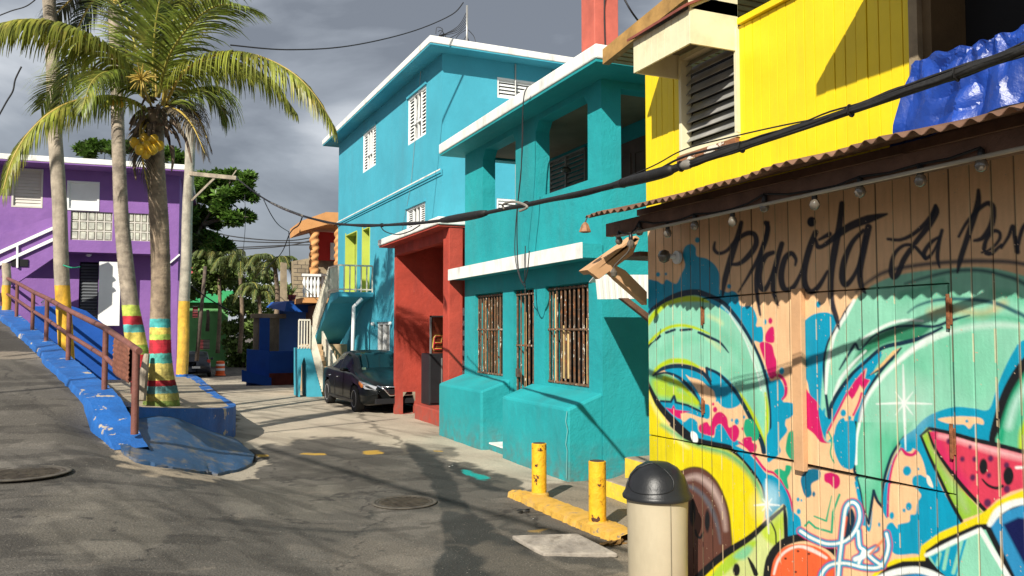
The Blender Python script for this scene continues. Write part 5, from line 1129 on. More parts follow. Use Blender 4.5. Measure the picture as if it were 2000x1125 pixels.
# upper roof set back, slatted soffit and fascia
P0 = aX(1185, 122, 4.6); P1 = aX(1345, -4, 4.6); sl_ = (P1.z-P0.z)/(P0.y-P1.y)
def rz_(y): return P0.z+sl_*(P0.y-y)
m = MB(); yb_ = 1.0
m.hexa([kl((4.66, P0.y, rz_(P0.y)+.02)), kl((9.5, P0.y, rz_(P0.y)+.02)), kl((9.5, yb_, rz_(yb_)+.02)), kl((4.66, yb_, rz_(yb_)+.02)), kl((4.6, P0.y, rz_(P0.y)+.14)), kl((9.5, P0.y, rz_(P0.y)+.14)), kl((9.5, yb_, rz_(yb_)+.14)), kl((4.6, yb_, rz_(yb_)+.14))])
m.build('upper_roof', M('brown_roofing', (.2, .11, .06, 1), .8), KH)
m = MB(); y = P0.y-.02
while y > 2.0:
    z = rz_(y-.05); m.box(.64, y-.093-3, z-.012, 5.4, y-3, z+.012+.008); y -= .10
m.build('soffit_slats', SOFFIT, KH)
m = MB(); m.hexa([kl((4.56, P0.y+.02, rz_(P0.y)-.02)), kl((4.64, P0.y+.02, rz_(P0.y)-.02)), kl((4.64, yb_, rz_(yb_)-.02)), kl((4.56, yb_, rz_(yb_)-.02)), kl((4.56, P0.y+.02, rz_(P0.y)+.15)), kl((4.64, P0.y+.02, rz_(P0.y)+.15)), kl((4.64, yb_, rz_(yb_)+.15)), kl((4.56, yb_, rz_(yb_)+.15))])
m.build('fascia', M('tan_fascia_wood', (.42, .24, .075, 1), .7, .2, 6, .2, 30), KH)
kb(MB(), (5.6, 1, 4.2), (5.7, 6.1, 5.2)).build('gable_wall', DARKWOOD, KH)
# porch to the right: dark recess, post, roof out of view that shades the boards
kb(MB(), (5.3, -2, 3.0), (5.4, YB-.1, 5)).build('porch_wall', M('ochre_porch_wall', (.30, .20, .03, 1), .8, .15, 3, .2), KH)
kb(MB(), (4.02, YB-.09, 3.02), (5.3, YB-.02, 4.4)).build('porch_side', M('brown_porch_side', (.13, .085, .04, 1), .8, .2, 3, .2), KH)
kb(MB(), (3.98, YB-.03, 3.02), (4.10, YB+.03, 4.4)).build('corner_post', M('grey_brown_post', (.28, .22, .14, 1), .8, .2, 6, .2), KH)
kb(MB(), (4.0, -2, 3.0), (5.3, YB-.1, 3.1)).build('porch_floor', BROWN, KH)
kb(MB(), (3.08, -2.5, 4.42), (5.6, 3.30, 4.50)).build('porch_roof', M('porch_tin', (.3, .3, .3, 1), .5, .2, 5, .1, metal=.5), KH)
# corrugated lean-to roof
ce = 3.24; N_u = 9; per = .094; yN = np.arange(5.99, -.6, -per/8); V = []; 
for j, y in enumerate(yN):
    wv = .014*math.sin(2*math.pi*(5.99-y)/per); sag = .012*math.sin(y*2.3)+.006*math.sin(y*9)
    for i in range(N_u):
        t = i/(N_u-1); V.append((ce+(4.02-ce)*t-4-(.012*math.sin(y*7) if i == 0 else 0), y-3, 2.915+.20*t+wv+sag*(1-t)))
V = np.array(V); rf = grid_mesh('corrugated_roof', V, N_u, len(yN), None, M('weathered_corrugated_sheet', (.19, .10, .06, 1), .75, .25, 4, .3, 30, stain=(.10, .06, .04, 1), sscale=6, samt=.7), KH)
so = rf.modifiers.new('solid', 'SOLIDIFY'); so.thickness = .004
m = MB(); kb(m, (3.48, -.8, 2.785), (3.545, 6.06, 2.895)); m.build('eave_beam', BROWN, KH, bevel=.006)
m = MB()
for k in range(8):
    y = 5.85-k*.86; m.bar(kl((3.55, y, 2.86)), kl((4.0, y, 2.985)), .045, .07)
kb(m, (3.75, -.8, 2.97), (3.80, 6.0, 3.02)); m.build('rafters', BROWN, KH)
m = MB(); kb(m, (3.97, -.8, 2.93), (3.998, YE, 3.03)); m.build('wall_plate', BROWN, KH)
# side awning at the far end of the house (tan roof, brace, white corrugated sheet)
def yP(px, py, Y): q = aY(px, py, Y); return kl((q.x, Y, q.z))
ya_ = YE+.03
m = MB()
m.prism([yP(1157, 534, ya_), yP(1170, 545, ya_), yP(1236, 497, ya_), yP(1249, 466, ya_), yP(1240, 464, ya_)], (0, .06, 0))
m.prism([yP(1147, 527, ya_), yP(1157, 535, ya_), yP(1250, 466, ya_), yP(1243, 460, ya_)], (0, .16, 0))
m.prism([yP(1157, 536, ya_), yP(1262, 536, ya_), yP(1262, 470, ya_), yP(1249, 472, ya_)], (0, .02, 0)) if 0 else None
m.build('side_awning', PEACH, KH, bevel=.003)
m = MB(); m.prism([yP(1190, 529, ya_), yP(1207, 546, ya_), yP(1264, 596, ya_), yP(1264, 570, ya_), yP(1222, 528, ya_), yP(1203, 518, ya_)], (0, .09, 0)); m.build('side_brace', PEACH, KH, bevel=.006)
m = MB(); m.prism([yP(1212, 582, 8.1), yP(1228, 582, 8.1), yP(1275, 618, 8.1), yP(1275, 632, 8.1)], (0, .07, 0)); m.build('side_brace', BROWN, KH, bevel=.006)
m = MB(); a_, b_ = yP(1163, 545, 8.3), yP(1310, 545, 8.3); nn = 26
for k in range(nn):
    t0, t1 = k/nn, (k+1)/nn; p, q = a_.lerp(b_, t0), a_.lerp(b_, t1); r0 = .006*(k % 2); slant = .07*(1-t0)
    m.hexa([(p.x+.03*(1-t0), p.y-r0, p.z-.23), (q.x+.03*(1-t1), q.y-r0, q.z-.23), (q.x+.03*(1-t1), q.y+.01, q.z-.23), (p.x+.03*(1-t0), p.y+.01, p.z-.23), (p.x, p.y-r0, p.z+.05), (q.x, q.y-r0, q.z+.05), (q.x, q.y+.01, q.z+.05), (p.x, p.y+.01, p.z+.05)])
m.build('white_sheet', WHITE_CLEAN, KH)
m = MB(); m.hexa([(a_.x, a_.y+.02, a_.z+.03), (b_.x+.3, a_.y+.02, a_.z+.03), (b_.x+.3, a_.y+1.1, a_.z+.03), (a_.x+.52, a_.y+1.1, a_.z+.03), (a_.x, a_.y+.02, a_.z+.045), (b_.x+.3, a_.y+.02, a_.z+.045), (b_.x+.3, a_.y+1.1, a_.z+.045), (a_.x+.52, a_.y+1.1, a_.z+.045)]); m.build('side_roof', WHITE_CLEAN, KH)
kb(MB(), (3.95, YE+.05, 2.66), (4.6, YE+.5, 2.70)).build('side_lining', BROWN, KH)
# paper lantern thing hanging from the roof corner
p = aX(1143, 446, 3.30)
o = empty('broken_lamp', p, 0, 'broken rusty lamp hanging from the corner of the corrugated roof', 'lamp')
MB().lathe([(.012, .05), (.03, .03), (.052, -.03), (.035, -.035), (.02, 0)], (0, 0, 0), 7).build('shade', M('rusty_shade', (.36, .17, .08, 1), .6, .3, 20, .2), o)
MB().tube([(0, 0, .05), (.02, 0, .10)], .006, 5).build('hook', WIRE, o)

# --- string of light bulbs on the beam
SL = empty('string_lights', (3.47, 3, 2.77), 0, 'string of clear round light bulbs hung along the brown roof beam', 'string lights')
bl = [(1209, 470, 3.46), (1232, 476, 3.40), (1249, 452, 3.46), (1304, 455, 3.46), (1357, 440, 3.46), (1431, 432, 3.46), (1493, 404, 3.46), (1591, 399, 3.46), (1680, 374, 3.46), (1798, 352, 3.46), (1917, 322, 3.46)]
prev = None; m = MB(); m2 = MB()
for (x, y, X) in bl:
    p = aX(x, y, X)-SL.location
    MB().lathe([(.004, -.034), (.022, -.026), (.031, -.004), (.024, .018), (.013, .032)], p, 14).build('bulb', BULB, SL, smooth=True)
    MB().lathe([(.015, .030), (.017, .034), (.015, .07), (.008, .078)], p, 10).build('socket', BLACKP, SL, smooth=True, sharp=40)
    a = Vector(p)+Vector((0, 0, .08))
    if prev is not None:
        mid = (a+prev)/2+Vector((0, 0, -.012)); m.tube([prev, mid, a], .007, 5)
    prev = a
m.build('cord', WIRE, SL)
m = MB(); pa = aX(1204, 462, 3.44)-SL.location; pb = aX(2050, 278, 3.44)-SL.location
m.tube([pa, pa.lerp(pb, .5), pb], .011, 8); m.build('light_tube', M('pale_conduit', (.42, .38, .30, 1), .6), SL, smooth=True)
p = [aX(x, y, 3.30)-SL.location for x, y in ((1232, 470), (1228, 490), (1214, 505), (1200, 520), (1199, 532))]
MB().tube([Vector(q) for q in cmr(p, 4)], .006, 5).lathe([(.003, -.04), (.02, -.03), (.028, 0), (.012, .03)], p[-1], 12).build('loose_bulb', BULB, SL)

# --- blue tarpaulin over the porch railing
NU, NV = 64, 30; T = []
rt_ = np.random.RandomState(4); JU, JV = rt_.uniform(-.4, .4, (NV, NU)), rt_.uniform(-.4, .4, (NV, NU))
topl = [(1788, 128), (1830, 108), (1880, 96), (1925, 84), (1965, 70), (2010, 52), (2070, 40)]
TPp = np.array(cmr(topl, 20)); PIN = [(.08, 5.5, .0), (.40, 7, .7), (.62, 6, .2), (.93, 7, .5)]
for j in range(NV):
    for i in range(NU):
        uu = min(1, max(0, (i+(JU[j, i] if 0 < i < NU-1 else 0))/(NU-1))); v = min(1, max(0, (j+(JV[j, i] if 0 < j < NV-1 else 0))/(NV-1)))
        k = uu*(len(TPp)-1.001); a = TPp[int(k)]*(1-k % 1)+TPp[min(int(k)+1, len(TPp)-1)]*(k % 1)
        py_ = a[1]+v*(178-30*uu); px_ = a[0]-v*34*(1-uu); q = aX(px_, py_, 3.93); f = 0
        for (um, kk, ph_) in PIN:
            ang = math.atan2((uu-um)*1.9, v+.12); tri = 1-abs(((ang*kk/2+ph_) % 2)-1); f += tri*math.exp(-((uu-um)/.22)**2)*.045*(.35+v)
        crm = abs(2*float(vnoise(np.array([uu*6+9]), np.array([v*3+4]), 1., 55, 1)[0])-1)
        T.append((q.x-.012-f-.03*crm-.03*v, q.y, q.z+.010*math.sin(uu*40)*(1-v)))
T = np.array(T); mn = T.mean(0); tp = grid_mesh('tarpaulin', T-mn, NU, NV, None, TARP, None, smooth=False); tp.location = mn
so = tp.modifiers.new('solid', 'SOLIDIFY'); so.thickness = .003
tag(tp, 'crumpled blue plastic tarpaulin draped over the porch of the wooden house', 'tarpaulin')

# --- swing-lid bin
zb = 0.0; p = aD(1283, 900, 6.38)
BN = empty('litter_bin', (p.x, p.y, .0), R(-99), 'beige round bin with black domed swing lid against the mural', 'bin')
m = MB().lathe([(.215, 0), (.222, .02), (.226, .5), (.232, .74), (.226, .745)], (0, 0, 0), 48); m.build('body', BEIGE, BN, smooth=True, sharp=40)
m = MB().lathe([(.240, .725), (.262, .735), (.264, .752), (.256, .765), (.243, .785), (.232, .83), (.205, .90), (.155, .96), (.09, .995), (.02, 1.003)], (0, 0, 0), 48); m.build('lid', BLACKP, BN, smooth=True, sharp=50)
# swinging flap: shield outline raised over the dome
m = MB(); prof = [(.243, .785), (.232, .83), (.205, .90), (.155, .96), (.09, .995), (.02, 1.003)]
def dome(a, t):
    k = t*(len(prof)-1); i = min(int(k), len(prof)-2); f = k-i; r = prof[i][0]*(1-f)+prof[i+1][0]*f; z = prof[i][1]*(1-f)+prof[i+1][1]*f
    return Vector((r*math.cos(a), r*math.sin(a), z)), Vector((math.cos(a), math.sin(a), .55)).normalized()
rim = []
for k in range(40):
    th = 2*math.pi*k/40; aa = R(-44)+R(52)*math.cos(th)*(1-.25*math.sin(th)); tt = .44+.40*math.sin(th)
    p_, n_ = dome(aa, min(.97, max(.03, tt))); rim.append(p_+n_*.004)
m.tube(rim+[rim[0]], .004, 6, cap=False); m.build('flap_edge', BLACKP, BN, smooth=True)
MB().box(.2335, -.002, .02, .237, .002, .73).build('seam', M('bin_seam', (.25, .22, .16, 1), .7), BN)

# --- thick bundle of cables across the view
CB = empty('cable_bundle', (0, 0, 0), 0, 'thick black bundle of overhead cables sagging across the street', 'cables')
cp = [(2130, 48, 2.95), (2000, 97, 3.13), (1850, 152, 3.36), (1700, 203, 3.62), (1550, 254, 3.92), (1400, 303, 4.24), (1330, 325, 4.45), (1265, 345, 4.70), (1130, 378, 5.6), (1000, 405, 7.3), (900, 425, 8.8), (800, 437, 10.8), (700, 440, 13.6), (630, 432, 16.2), (560, 410, 19.5), (510, 384, 22.0), (462, 348, 25.0)]
CP_ = [Vector(q) for q in cmr([tuple(aD(*q)) for q in cp], 8)]
CB.location = CP_[60]; L0 = CB.location.copy(); nC = len(CP_)
def strand(r, dx, dz, tw, ph, i0=0, i1=None, wob=.0, lift=0, mat=CABLE, name='cable'):
    P = []; i1 = nC if i1 is None else i1
    for i in range(i0, i1):
        a = ph+tw*i; t = (i-i0)/max(1, (i1-i0-1)); w_ = math.sin(math.pi*t)*lift
        P.append(CP_[i]-L0+Vector((dx*math.cos(a), dx*.3*math.sin(a), dz*math.sin(a)+w_+wob*math.sin(i*.9+ph))))
    return MB().tube(P, r, 8).build(name, mat, CB, smooth=True)
strand(0.0191, 0.0000, 0.0000, 0, 0); strand(0.0086, 0.0124, 0.0136, .07, 1); strand(0.0079, 0.0136, 0.0149, .05, 2.4, wob=.003); strand(0.0059, 0.0124, 0.0186, .11, 4, wob=.004); strand(0.0046, 0.0093, 0.0248, .03, 1.2, wob=.005)
strand(0.0066, 0.0093, 0.0186, .2, 5, 10, 70, lift=.03); strand(0.0040, 0.0062, 0.0217, .02, 1.5, 30, 62, lift=.07)
# splice sleeves and ties
def sleeve(i0, i1, r, mat): 
    P = [CP_[i]-L0 for i in range(i0, i1)]; n = len(P); MB().tube(P, [r*(.6+.4*math.sin(math.pi*k/(n-1))**.4) for k in range(n)], 12).build('splice_sleeve', mat, CB, smooth=True)
sleeve(50, 61, .034, CABLE); sleeve(45, 49, .028, CABLE_G); sleeve(76, 84, .045, CABLE); sleeve(108, 118, .032, CABLE_G)
for i in range(4, nC-30, 11): p_ = CP_[i]-L0; q_ = CP_[i+1]-L0; MB().tube([p_, p_.lerp(q_, .12)], .031, 10).build('cable_tie', CABLE, CB)
P = [aD(*q)-L0 for q in ((985, 408, 6.7), (982, 400, 6.7), (1000, 394, 6.5), (1020, 398, 6.3), (1030, 405, 6.2), (1015, 412, 6.3))]
MB().tube([Vector(q) for q in cmr(P, 4)], .010, 6).build('loose_loop', CABLE_G, CB)
P = [aD(*q)-L0 for q in ((742, 440, 13.2), (752, 452, 13.), (775, 458, 12), (800, 452, 11.2), (820, 440, 10.5))]
MB().tube([Vector(q) for q in cmr(P, 4)], .008, 6).build('loose_loop', CABLE, CB)
# ================================================================ railing along the sloping road
RA = empty('railing', (-.25, 12, .75), 0, 'rusty brown pipe railing along the chipped blue kerb of the sloping road', 'railing')
def rp(px):
    r = (px-1000)/F; D = 2.656/(.617+.823*r); return D
PO = []
for (x, y) in ((263, 830), (204, 755), (133, 701), (90, 665), (63, 645), (32, 619), (3, 598), (-22, 582)):
    D = rp(x); q = aD(x, y, D); PO.append(q)
tops = []
for i, q in enumerate(PO):
    h = 1.0 if i == 0 else .88
    MB().tube([q-RA.location-Vector((0, 0, .12)), q-RA.location+Vector((0, 0, h))], .042 if i else .048, 12).build('post', RUSTRAIL, RA, smooth=True, sharp=50)
    tops.append(q-RA.location+Vector((0, 0, h-.01)))
e0 = tops[0]+(tops[0]-tops[1]).normalized()*.16
MB().tube([e0]+tops, .045, 12).build('top_rail', RUSTRAIL, RA, smooth=True, sharp=60)
mid = [t-Vector((0, 0, .43)) for t in tops]
mid[0] = tops[0].lerp(tops[1], .18)-Vector((0, 0, .46))
MB().tube(mid, .036, 12).build('middle_rail', RUSTRAIL, RA, smooth=True, sharp=60)
# rusty corrugated mat folded over the rail
a = tops[0].lerp(tops[1], .10)+RA.location; b = tops[0].lerp(tops[1], .60)+RA.location
V = []; nu, nv = 60, 40; d_ = (b-a); nrm = Vector((-d_.y, d_.x, 0)).normalized()
for j in range(nv):
    v = j/(nv-1)*2-1
    for i in range(nu):
        t = i/(nu-1); p = a+d_*t; dr = abs(v)*.50; side = (1 if v > 0 else -1)*min(1, abs(v)*9)
        V.append(p+nrm*side*.05+Vector((0, 0, .05*(1-min(1, abs(v)*9)**2)-dr))+nrm*(.010*math.sin(j*2*math.pi/2.6))+Vector((0, 0, .02*math.sin(t*5+v))))
V = np.array([tuple(p) for p in V]); mn = V.mean(0)
mt = grid_mesh('rusty_mat', V-mn, nu, nv, None, RUST); mt.location = mn; so = mt.modifiers.new('solid', 'SOLIDIFY'); so.thickness = .008
tag(mt, 'rusty ribbed metal sheet hanging over the end of the brown railing', 'metal sheet')

# ================================================================ poles
BY = (.72, .40, .035, 1)
def pole(px0, py0, D0, zb, px1, py1, r0, r1, label, cat='pole', mat=None, ybtop=None, seg=20):
    b = aD(px0, py0, D0); t = aD(px1, py1, D0)
    d = (t-b); b2 = b+d*((zb-b.z)/d.z)
    o = empty('utility_pole', b2, 0, label, cat, 'wooden poles by the purple house')
    n = 14; P = [(t-b2)*(k/n)+Vector((.012*math.sin(k*1.3), .012*math.cos(k*1.9), 0)) for k in range(n+1)]
    MB().tube(P, [r0+(r1-r0)*k/n for k in range(n+1)], seg).build('pole_shaft', mat, o, smooth=True, sharp=60)
    return o, b2, t
PM1 = M('pole_wood_yellow_base', (.40, .34, .26, 1), .85, .25, 4, .6, 20, stain=(.12, .09, .06, 1), sscale=5, samt=.7, streak=.12, bands=[(2.35, (.74, .42, .04, 1))])
PM3 = M('pole_wood_yellow_foot', (.42, .38, .30, 1), .85, .22, 4, .6, 20, stain=(.14, .11, .08, 1), sscale=5, samt=.7, streak=.12, bands=[(2.33, (.74, .44, .06, 1)), (.08, (.02, .15, .48, 1))], chips=(.55, .2, .12, 1), cscale=5, cth=.71)
o1, b1, t1 = pole(131, 735, 17.6, .6, 92, -90, .155, .13, 'thick weathered wooden pole with yellow painted foot behind the brown railing', mat=PM1)
MB().tube([Vector(q) for q in cmr([(.16, -.02, 2.75), (.02, -.17, 2.72), (-.16, -.04, 2.78)], 5)], .014, 6).build('green_cord', M('green_cord', (.02, .30, .18, 1), .6), o1)
o3, b3, t3 = pole(355, 735, 25.7, .57, 374, 205, .175, .14, 'pale wooden pole with yellow foot and crossarm beside the purple house corner', mat=PM3)
a = aD(371, 339, 25.6); b = aD(462, 348, 25.6); L3 = o3.location
m = MB().bar(a-L3, b-L3, .12, .12); m.bar(aD(374, 392, 25.6)-L3, aD(420, 347, 25.6)-L3, .05, .06); m.bar(aD(448, 352, 25.6)-L3, aD(462, 332, 25.6)-L3, .03, .03); m.build('crossarm', POLE, o3)
o4, b4, t4 = pole(12, 640, 23.0, 1.9, 13, 514, .11, .11, 'short wooden post with yellow paint at the left edge', 'post', M('short_post_wood', (.45, .38, .28, 1), .85, .2, 5, .5, bands=[(1.35, (.74, .42, .05, 1))]))
o5 = empty('utility_pole', aD(384, 700, 46), 0, 'thin dark leaning pole in front of the green house', 'pole', 'wooden poles by the purple house')
MB().tube([aD(384, 705, 46)-o5.location, aD(401, 520, 46)-o5.location], [.11, .09], 10).build('pole_shaft', BARK, o5, smooth=True)

# ================================================================ palms
REP = 3
def frond(m, mr, pts, n=52, ll=.95, droop=.5, wid=.042, r0=.035, side=1., fold=.5):
    P = [Vector(q) for q in cmr([tuple(p) for p in pts], max(4, int(n/(len(pts)-1))))]; N = len(P)
    mr.tube(P, [r0*(1-.85*i/(N-1))+.004 for i in range(N)], 6)
    for i in range(1, N):
        t = i/(N-1)
        if t < .07: continue
        T = (P[min(i+1, N-1)]-P[i-1]).normalized(); Sd = T.cross(Vector((0, 0, 1)))
        if Sd.length < .15: Sd = T.cross(Vector((random.uniform(-1, 1), 1, 0)))
        Sd.normalize(); U_ = Sd.cross(T)
        L_ = ll*(math.sin(math.pi*min(1, (t*.86+.10)))**.55)*random.uniform(.82, 1.08)*(.55+.45*min(1, t*5))
        for s_ in (-1, 1):
            for rep in range(REP):
                if random.random() < .14: continue
                d = (Sd*s_*(.85-.25*t)+T*(.45+.5*t+random.uniform(-.1, .1))+U_*(.25*fold)).normalized()
                p = P[i]+T*random.uniform(-.02, .02); seg = 5; q = []; dd = d.copy(); wv = T
                LL = L_*random.uniform(.85, 1.1); dr = droop*random.uniform(.7, 1.35)
                for k in range(seg+1):
                    q.append(p.copy()); p = p+dd*(LL/seg); dd = (dd+Vector((random.uniform(-.05, .05), random.uniform(-.05, .05), -dr*(.35+.28*k)))).normalized()
                o = len(m.v); w0 = wid*random.uniform(.75, 1.15)
                for k in range(seg+1):
                    w_ = w0*(1-(k/seg)**1.6)*.5+.002
                    w_ *= (1.0 if k else .5)
                    m.v.append(tuple(q[k]-wv*w_)); m.v.append(tuple(q[k]+wv*w_))
                for k in range(seg): m.f.append([o+2*k, o+2*k+1, o+2*k+3, o+2*k+2]); m.m.append(0)
def pfr(L_, D, pts):   # traced frond: px,py,depth offset
    return [aD(x, y, D+d)-L_ for (x, y, d) in pts]
TA = M('palm_trunk_painted', (.33, .25, .17, 1), .9, .3, 5, .7, 20, stain=(.07, .05, .035, 1), sscale=6, samt=.7,
       bands=[(1.53, (.08, .44, .42, 1)), (1.37, (.80, .60, .13, 1)), (1.25, (.46, .60, .11, 1)), (1.15, (.55, .03, .05, 1)), (.91, (.12, .50, .42, 1)), (.73, (.82, .68, .20, 1)), (.43, (.60, .05, .07, 1)), (.33, (.26, .58, .58, 1)), (.20, (.78, .70, .22, 1)), (.07, (.46, .60, .16, 1))])
TB = M('palm_trunk_painted_back', (.36, .30, .23, 1), .9, .3, 5, .7, 20, stain=(.1, .08, .06, 1), sscale=6, samt=.7,
       bands=[(1.93, (.58, .68, .12, 1)), (1.70, (.60, .04, .06, 1)), (1.52, (.14, .52, .48, 1)), (1.36, (.82, .66, .14, 1)), (1.10, (.36, .52, .08, 1)), (.9, (.5, .02, .03, 1))])
def trunk(m, pts, rad, ring=.055):
    P = [Vector(q) for q in cmr([tuple(p) for p in pts], 16)]; N = len(P); n0 = len(pts)-1
    R_ = [float(np.interp(i/(N-1), np.linspace(0, 1, len(rad)), rad)) for i in range(N)]
    P2, R2 = [], []
    for i in range(N-1):
        for k in range(4):
            f = k/4; P2.append(P[i].lerp(P[i+1], f)); R2.append((R_[i]*(1-f)+R_[i+1]*f)*(1+.032*((k % 2)*2-1)+random.uniform(-.014, .014)))
    m.tube(P2, R2, 22)
PA = empty('coconut_palm', aD(315, 786, 15.0), 0, 'leafy coconut palm with yellow coconuts and colour banded trunk foot', 'palm tree', 'coconut palms on the pavement')
La = PA.location; La.z = .68; La = PA.location.copy()
m = MB(); trunk(m, pfr(La, 15.0, [(315, 796, 0), (315, 770, 0), (313, 735, 0), (313, 690, 0), (313, 620, 0), (314, 540, 0), (311, 440, 0), (305, 340, 0), (302, 280, 0), (305, 215, 0)]), [.315, .29, .235, .19, .175, .165, .165, .155, .16, .14]); m.build('trunk', TA, PA, smooth=True)
FRONDS_Y = [
 [(285, 195, 0), (240, 130, -.6), (180, 78, -1.1), (110, 48, -1.5), (40, 42, -1.8), (-25, 55, -2)],
 [(288, 215, 0), (240, 192, -.8), (180, 190, -1.3), (115, 210, -1.8), (60, 255, -2.1), (25, 310, -2.3), (6, 372, -2.4)],
 [(325, 200, 0), (360, 140, -.6), (420, 108, -1.2), (490, 106, -1.7), (560, 135, -2), (610, 180, -2.1), (648, 238, -2.1)],
 [(320, 195, 0), (345, 150, .6), (400, 120, 1.2), (460, 125, 1.6), (530, 160, 2.0), (575, 215, 2.1)],
]
FRONDS_G = [
 [(295, 190, 0), (270, 110, .4), (245, 30, .8), (200, -40, 1.2), (150, -80, 1.4)],
 [(300, 190, 0), (300, 100, -.3), (310, 10, -.6), (335, -70, -.8)],
 [(308, 190, 0), (340, 100, .2), (380, 30, .6), (450, -20, .8), (520, -30, .9)],
 [(310, 190, 0), (330, 110, -.8), (380, 40, -1.5), (430, 10, -2), (480, 15, -2.3)],
 [(292, 200, 0), (230, 150, .8), (170, 135, 1.4), (110, 160, 1.8), (80, 210, 2.0)],
 [(290, 190, 0), (240, 110, .2), (190, 85, .5), (150, 110, .7), (125, 170, .8), (110, 230, .9)],
 [(318, 215, 0), (360, 180, .6), (410, 180, 1), (440, 220, 1.2)],
 [(306, 185, 0), (330, 90, 1.5), (350, 0, 2.2), (390, -60, 2.4)],
 [(300, 200, 0), (260, 160, -.6), (215, 140, -1.2), (180, 160, -1.7), (160, 215, -1.9)],
]
FRONDS_D = [
 [(318, 220, 0), (345, 215, -.3), (375, 245, -.6), (400, 300, -.7)],
 [(318, 215, 0), (350, 200, .4), (385, 225, .7), (410, 285, .8)],
 [(290, 225, 0), (275, 250, -.2), (278, 310, -.3), (290, 370, -.3)],
]
my_, mg_, md_, mr_, mq_ = MB(), MB(), MB(), MB(), MB()
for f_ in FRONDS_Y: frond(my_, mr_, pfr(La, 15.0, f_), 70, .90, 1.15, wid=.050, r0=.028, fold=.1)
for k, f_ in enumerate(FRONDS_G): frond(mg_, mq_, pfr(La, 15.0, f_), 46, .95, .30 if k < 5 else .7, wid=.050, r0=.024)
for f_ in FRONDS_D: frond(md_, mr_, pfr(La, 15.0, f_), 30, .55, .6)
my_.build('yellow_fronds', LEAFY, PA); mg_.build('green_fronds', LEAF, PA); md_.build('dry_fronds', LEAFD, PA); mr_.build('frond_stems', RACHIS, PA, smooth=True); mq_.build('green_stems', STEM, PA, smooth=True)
m = MB()     # torn sheaths round the crown base
for k in range(34):
    a = random.uniform(0, 6.28); p = aD(304+random.uniform(-8, 10), random.uniform(205, 262), 15.0)-La; d = Vector((math.cos(a), math.sin(a), random.uniform(-.4, .6)))
    w = Vector((-math.sin(a), math.cos(a), 0))*random.uniform(.04, .09); P = [p+d*.10]
    for j in range(5): P.append(P[-1]+d*.10); d = (d+Vector((0, 0, -.55))).normalized()
    o = len(m.v)
    for j, q in enumerate(P): ww = w*(1-j/6.5); m.v += [tuple(q-ww), tuple(q+d.cross(w).normalized()*.03), tuple(q+ww)]
    for j in range(5): m.f += [[o+3*j, o+3*j+1, o+3*j+4, o+3*j+3], [o+3*j+1, o+3*j+2, o+3*j+5, o+3*j+4]]; m.m += [0, 0]
for pts in ([(335, 235, -.3), (362, 270, -.4), (374, 318, -.4)], [(270, 290, -.3), (262, 320, -.3), (266, 352, -.3)], [(335, 285, -.3), (338, 310, -.3), (335, 335, -.3)]):
    m.tube([Vector(q) for q in cmr([tuple(v) for v in pfr(La, 15, pts)], 5)], [.05-.004*i for i in range(11)], 6)
m.build('dry_sheaths', SHEATH, PA)
m = MB(); c0 = aD(276, 155, 13.6)-La          # orange flower spray
for k in range(46):
    d = Vector((random.gauss(0, 1), random.gauss(0, 1), random.gauss(.1, .8))).normalized()*random.uniform(.14, .30); m.tube([c0, c0+d*.6+Vector((0, 0, .02)), c0+d], [.016, .012, .006], 4)
m.tube([aD(296, 208, 14.9)-La, aD(285, 180, 14.0)-La, c0], .025, 6); m.tube([aD(305, 190, 14.9)-La, aD(303, 100, 14.8)-La], .022, 6); m.tube([aD(318, 205, 14.9)-La, aD(324, 170, 14.7)-La], .04, 6)
m.build('flower_spray', RACHIS, PA)
m = MB()
for (x, y, d) in ((284, 250, -.35), (285, 262, -.4), (288, 272, -.45)): pass
m.tube([Vector(q) for q in cmr([tuple(v) for v in pfr(La, 15, [(290, 240, -.2), (280, 255, -.35), (286, 275, -.4)])], 4)], .02, 6)
m.build('fruit_stem', RACHIS, PA)
def coco(x, y, d, r):
    p = aD(x, y, 15+d)-La; m = MB().lathe([(.01, -r*1.25), (r*.62, -r*1.0), (r*.97, -r*.3), (r, .1*r), (r*.8, .75*r), (r*.35, 1.12*r), (.01, 1.2*r)], (0, 0, 0), 14)
    rm = Matrix.Rotation(random.uniform(-.5, .5), 3, 'X') @ Matrix.Rotation(random.uniform(-.5, .5), 3, 'Y')
    m.v = [tuple(rm @ Vector(v)+p) for v in m.v]; m.build('coconut', COCO, PA, smooth=True)
for (x, y, d) in ((263, 279, -.55), (301, 273, -.50), (273, 292, -.70), (299, 292, -.65), (311, 285, -.5), (283, 270, -.35), (285, 300, -.6), (287, 285, -.62)): coco(x, y, d, .083)
for (x, y, d) in ((209, 206, -.9), (228, 198, -.9), (236, 203, -.9), (219, 200, -.8)): coco(x, y, d, .05)
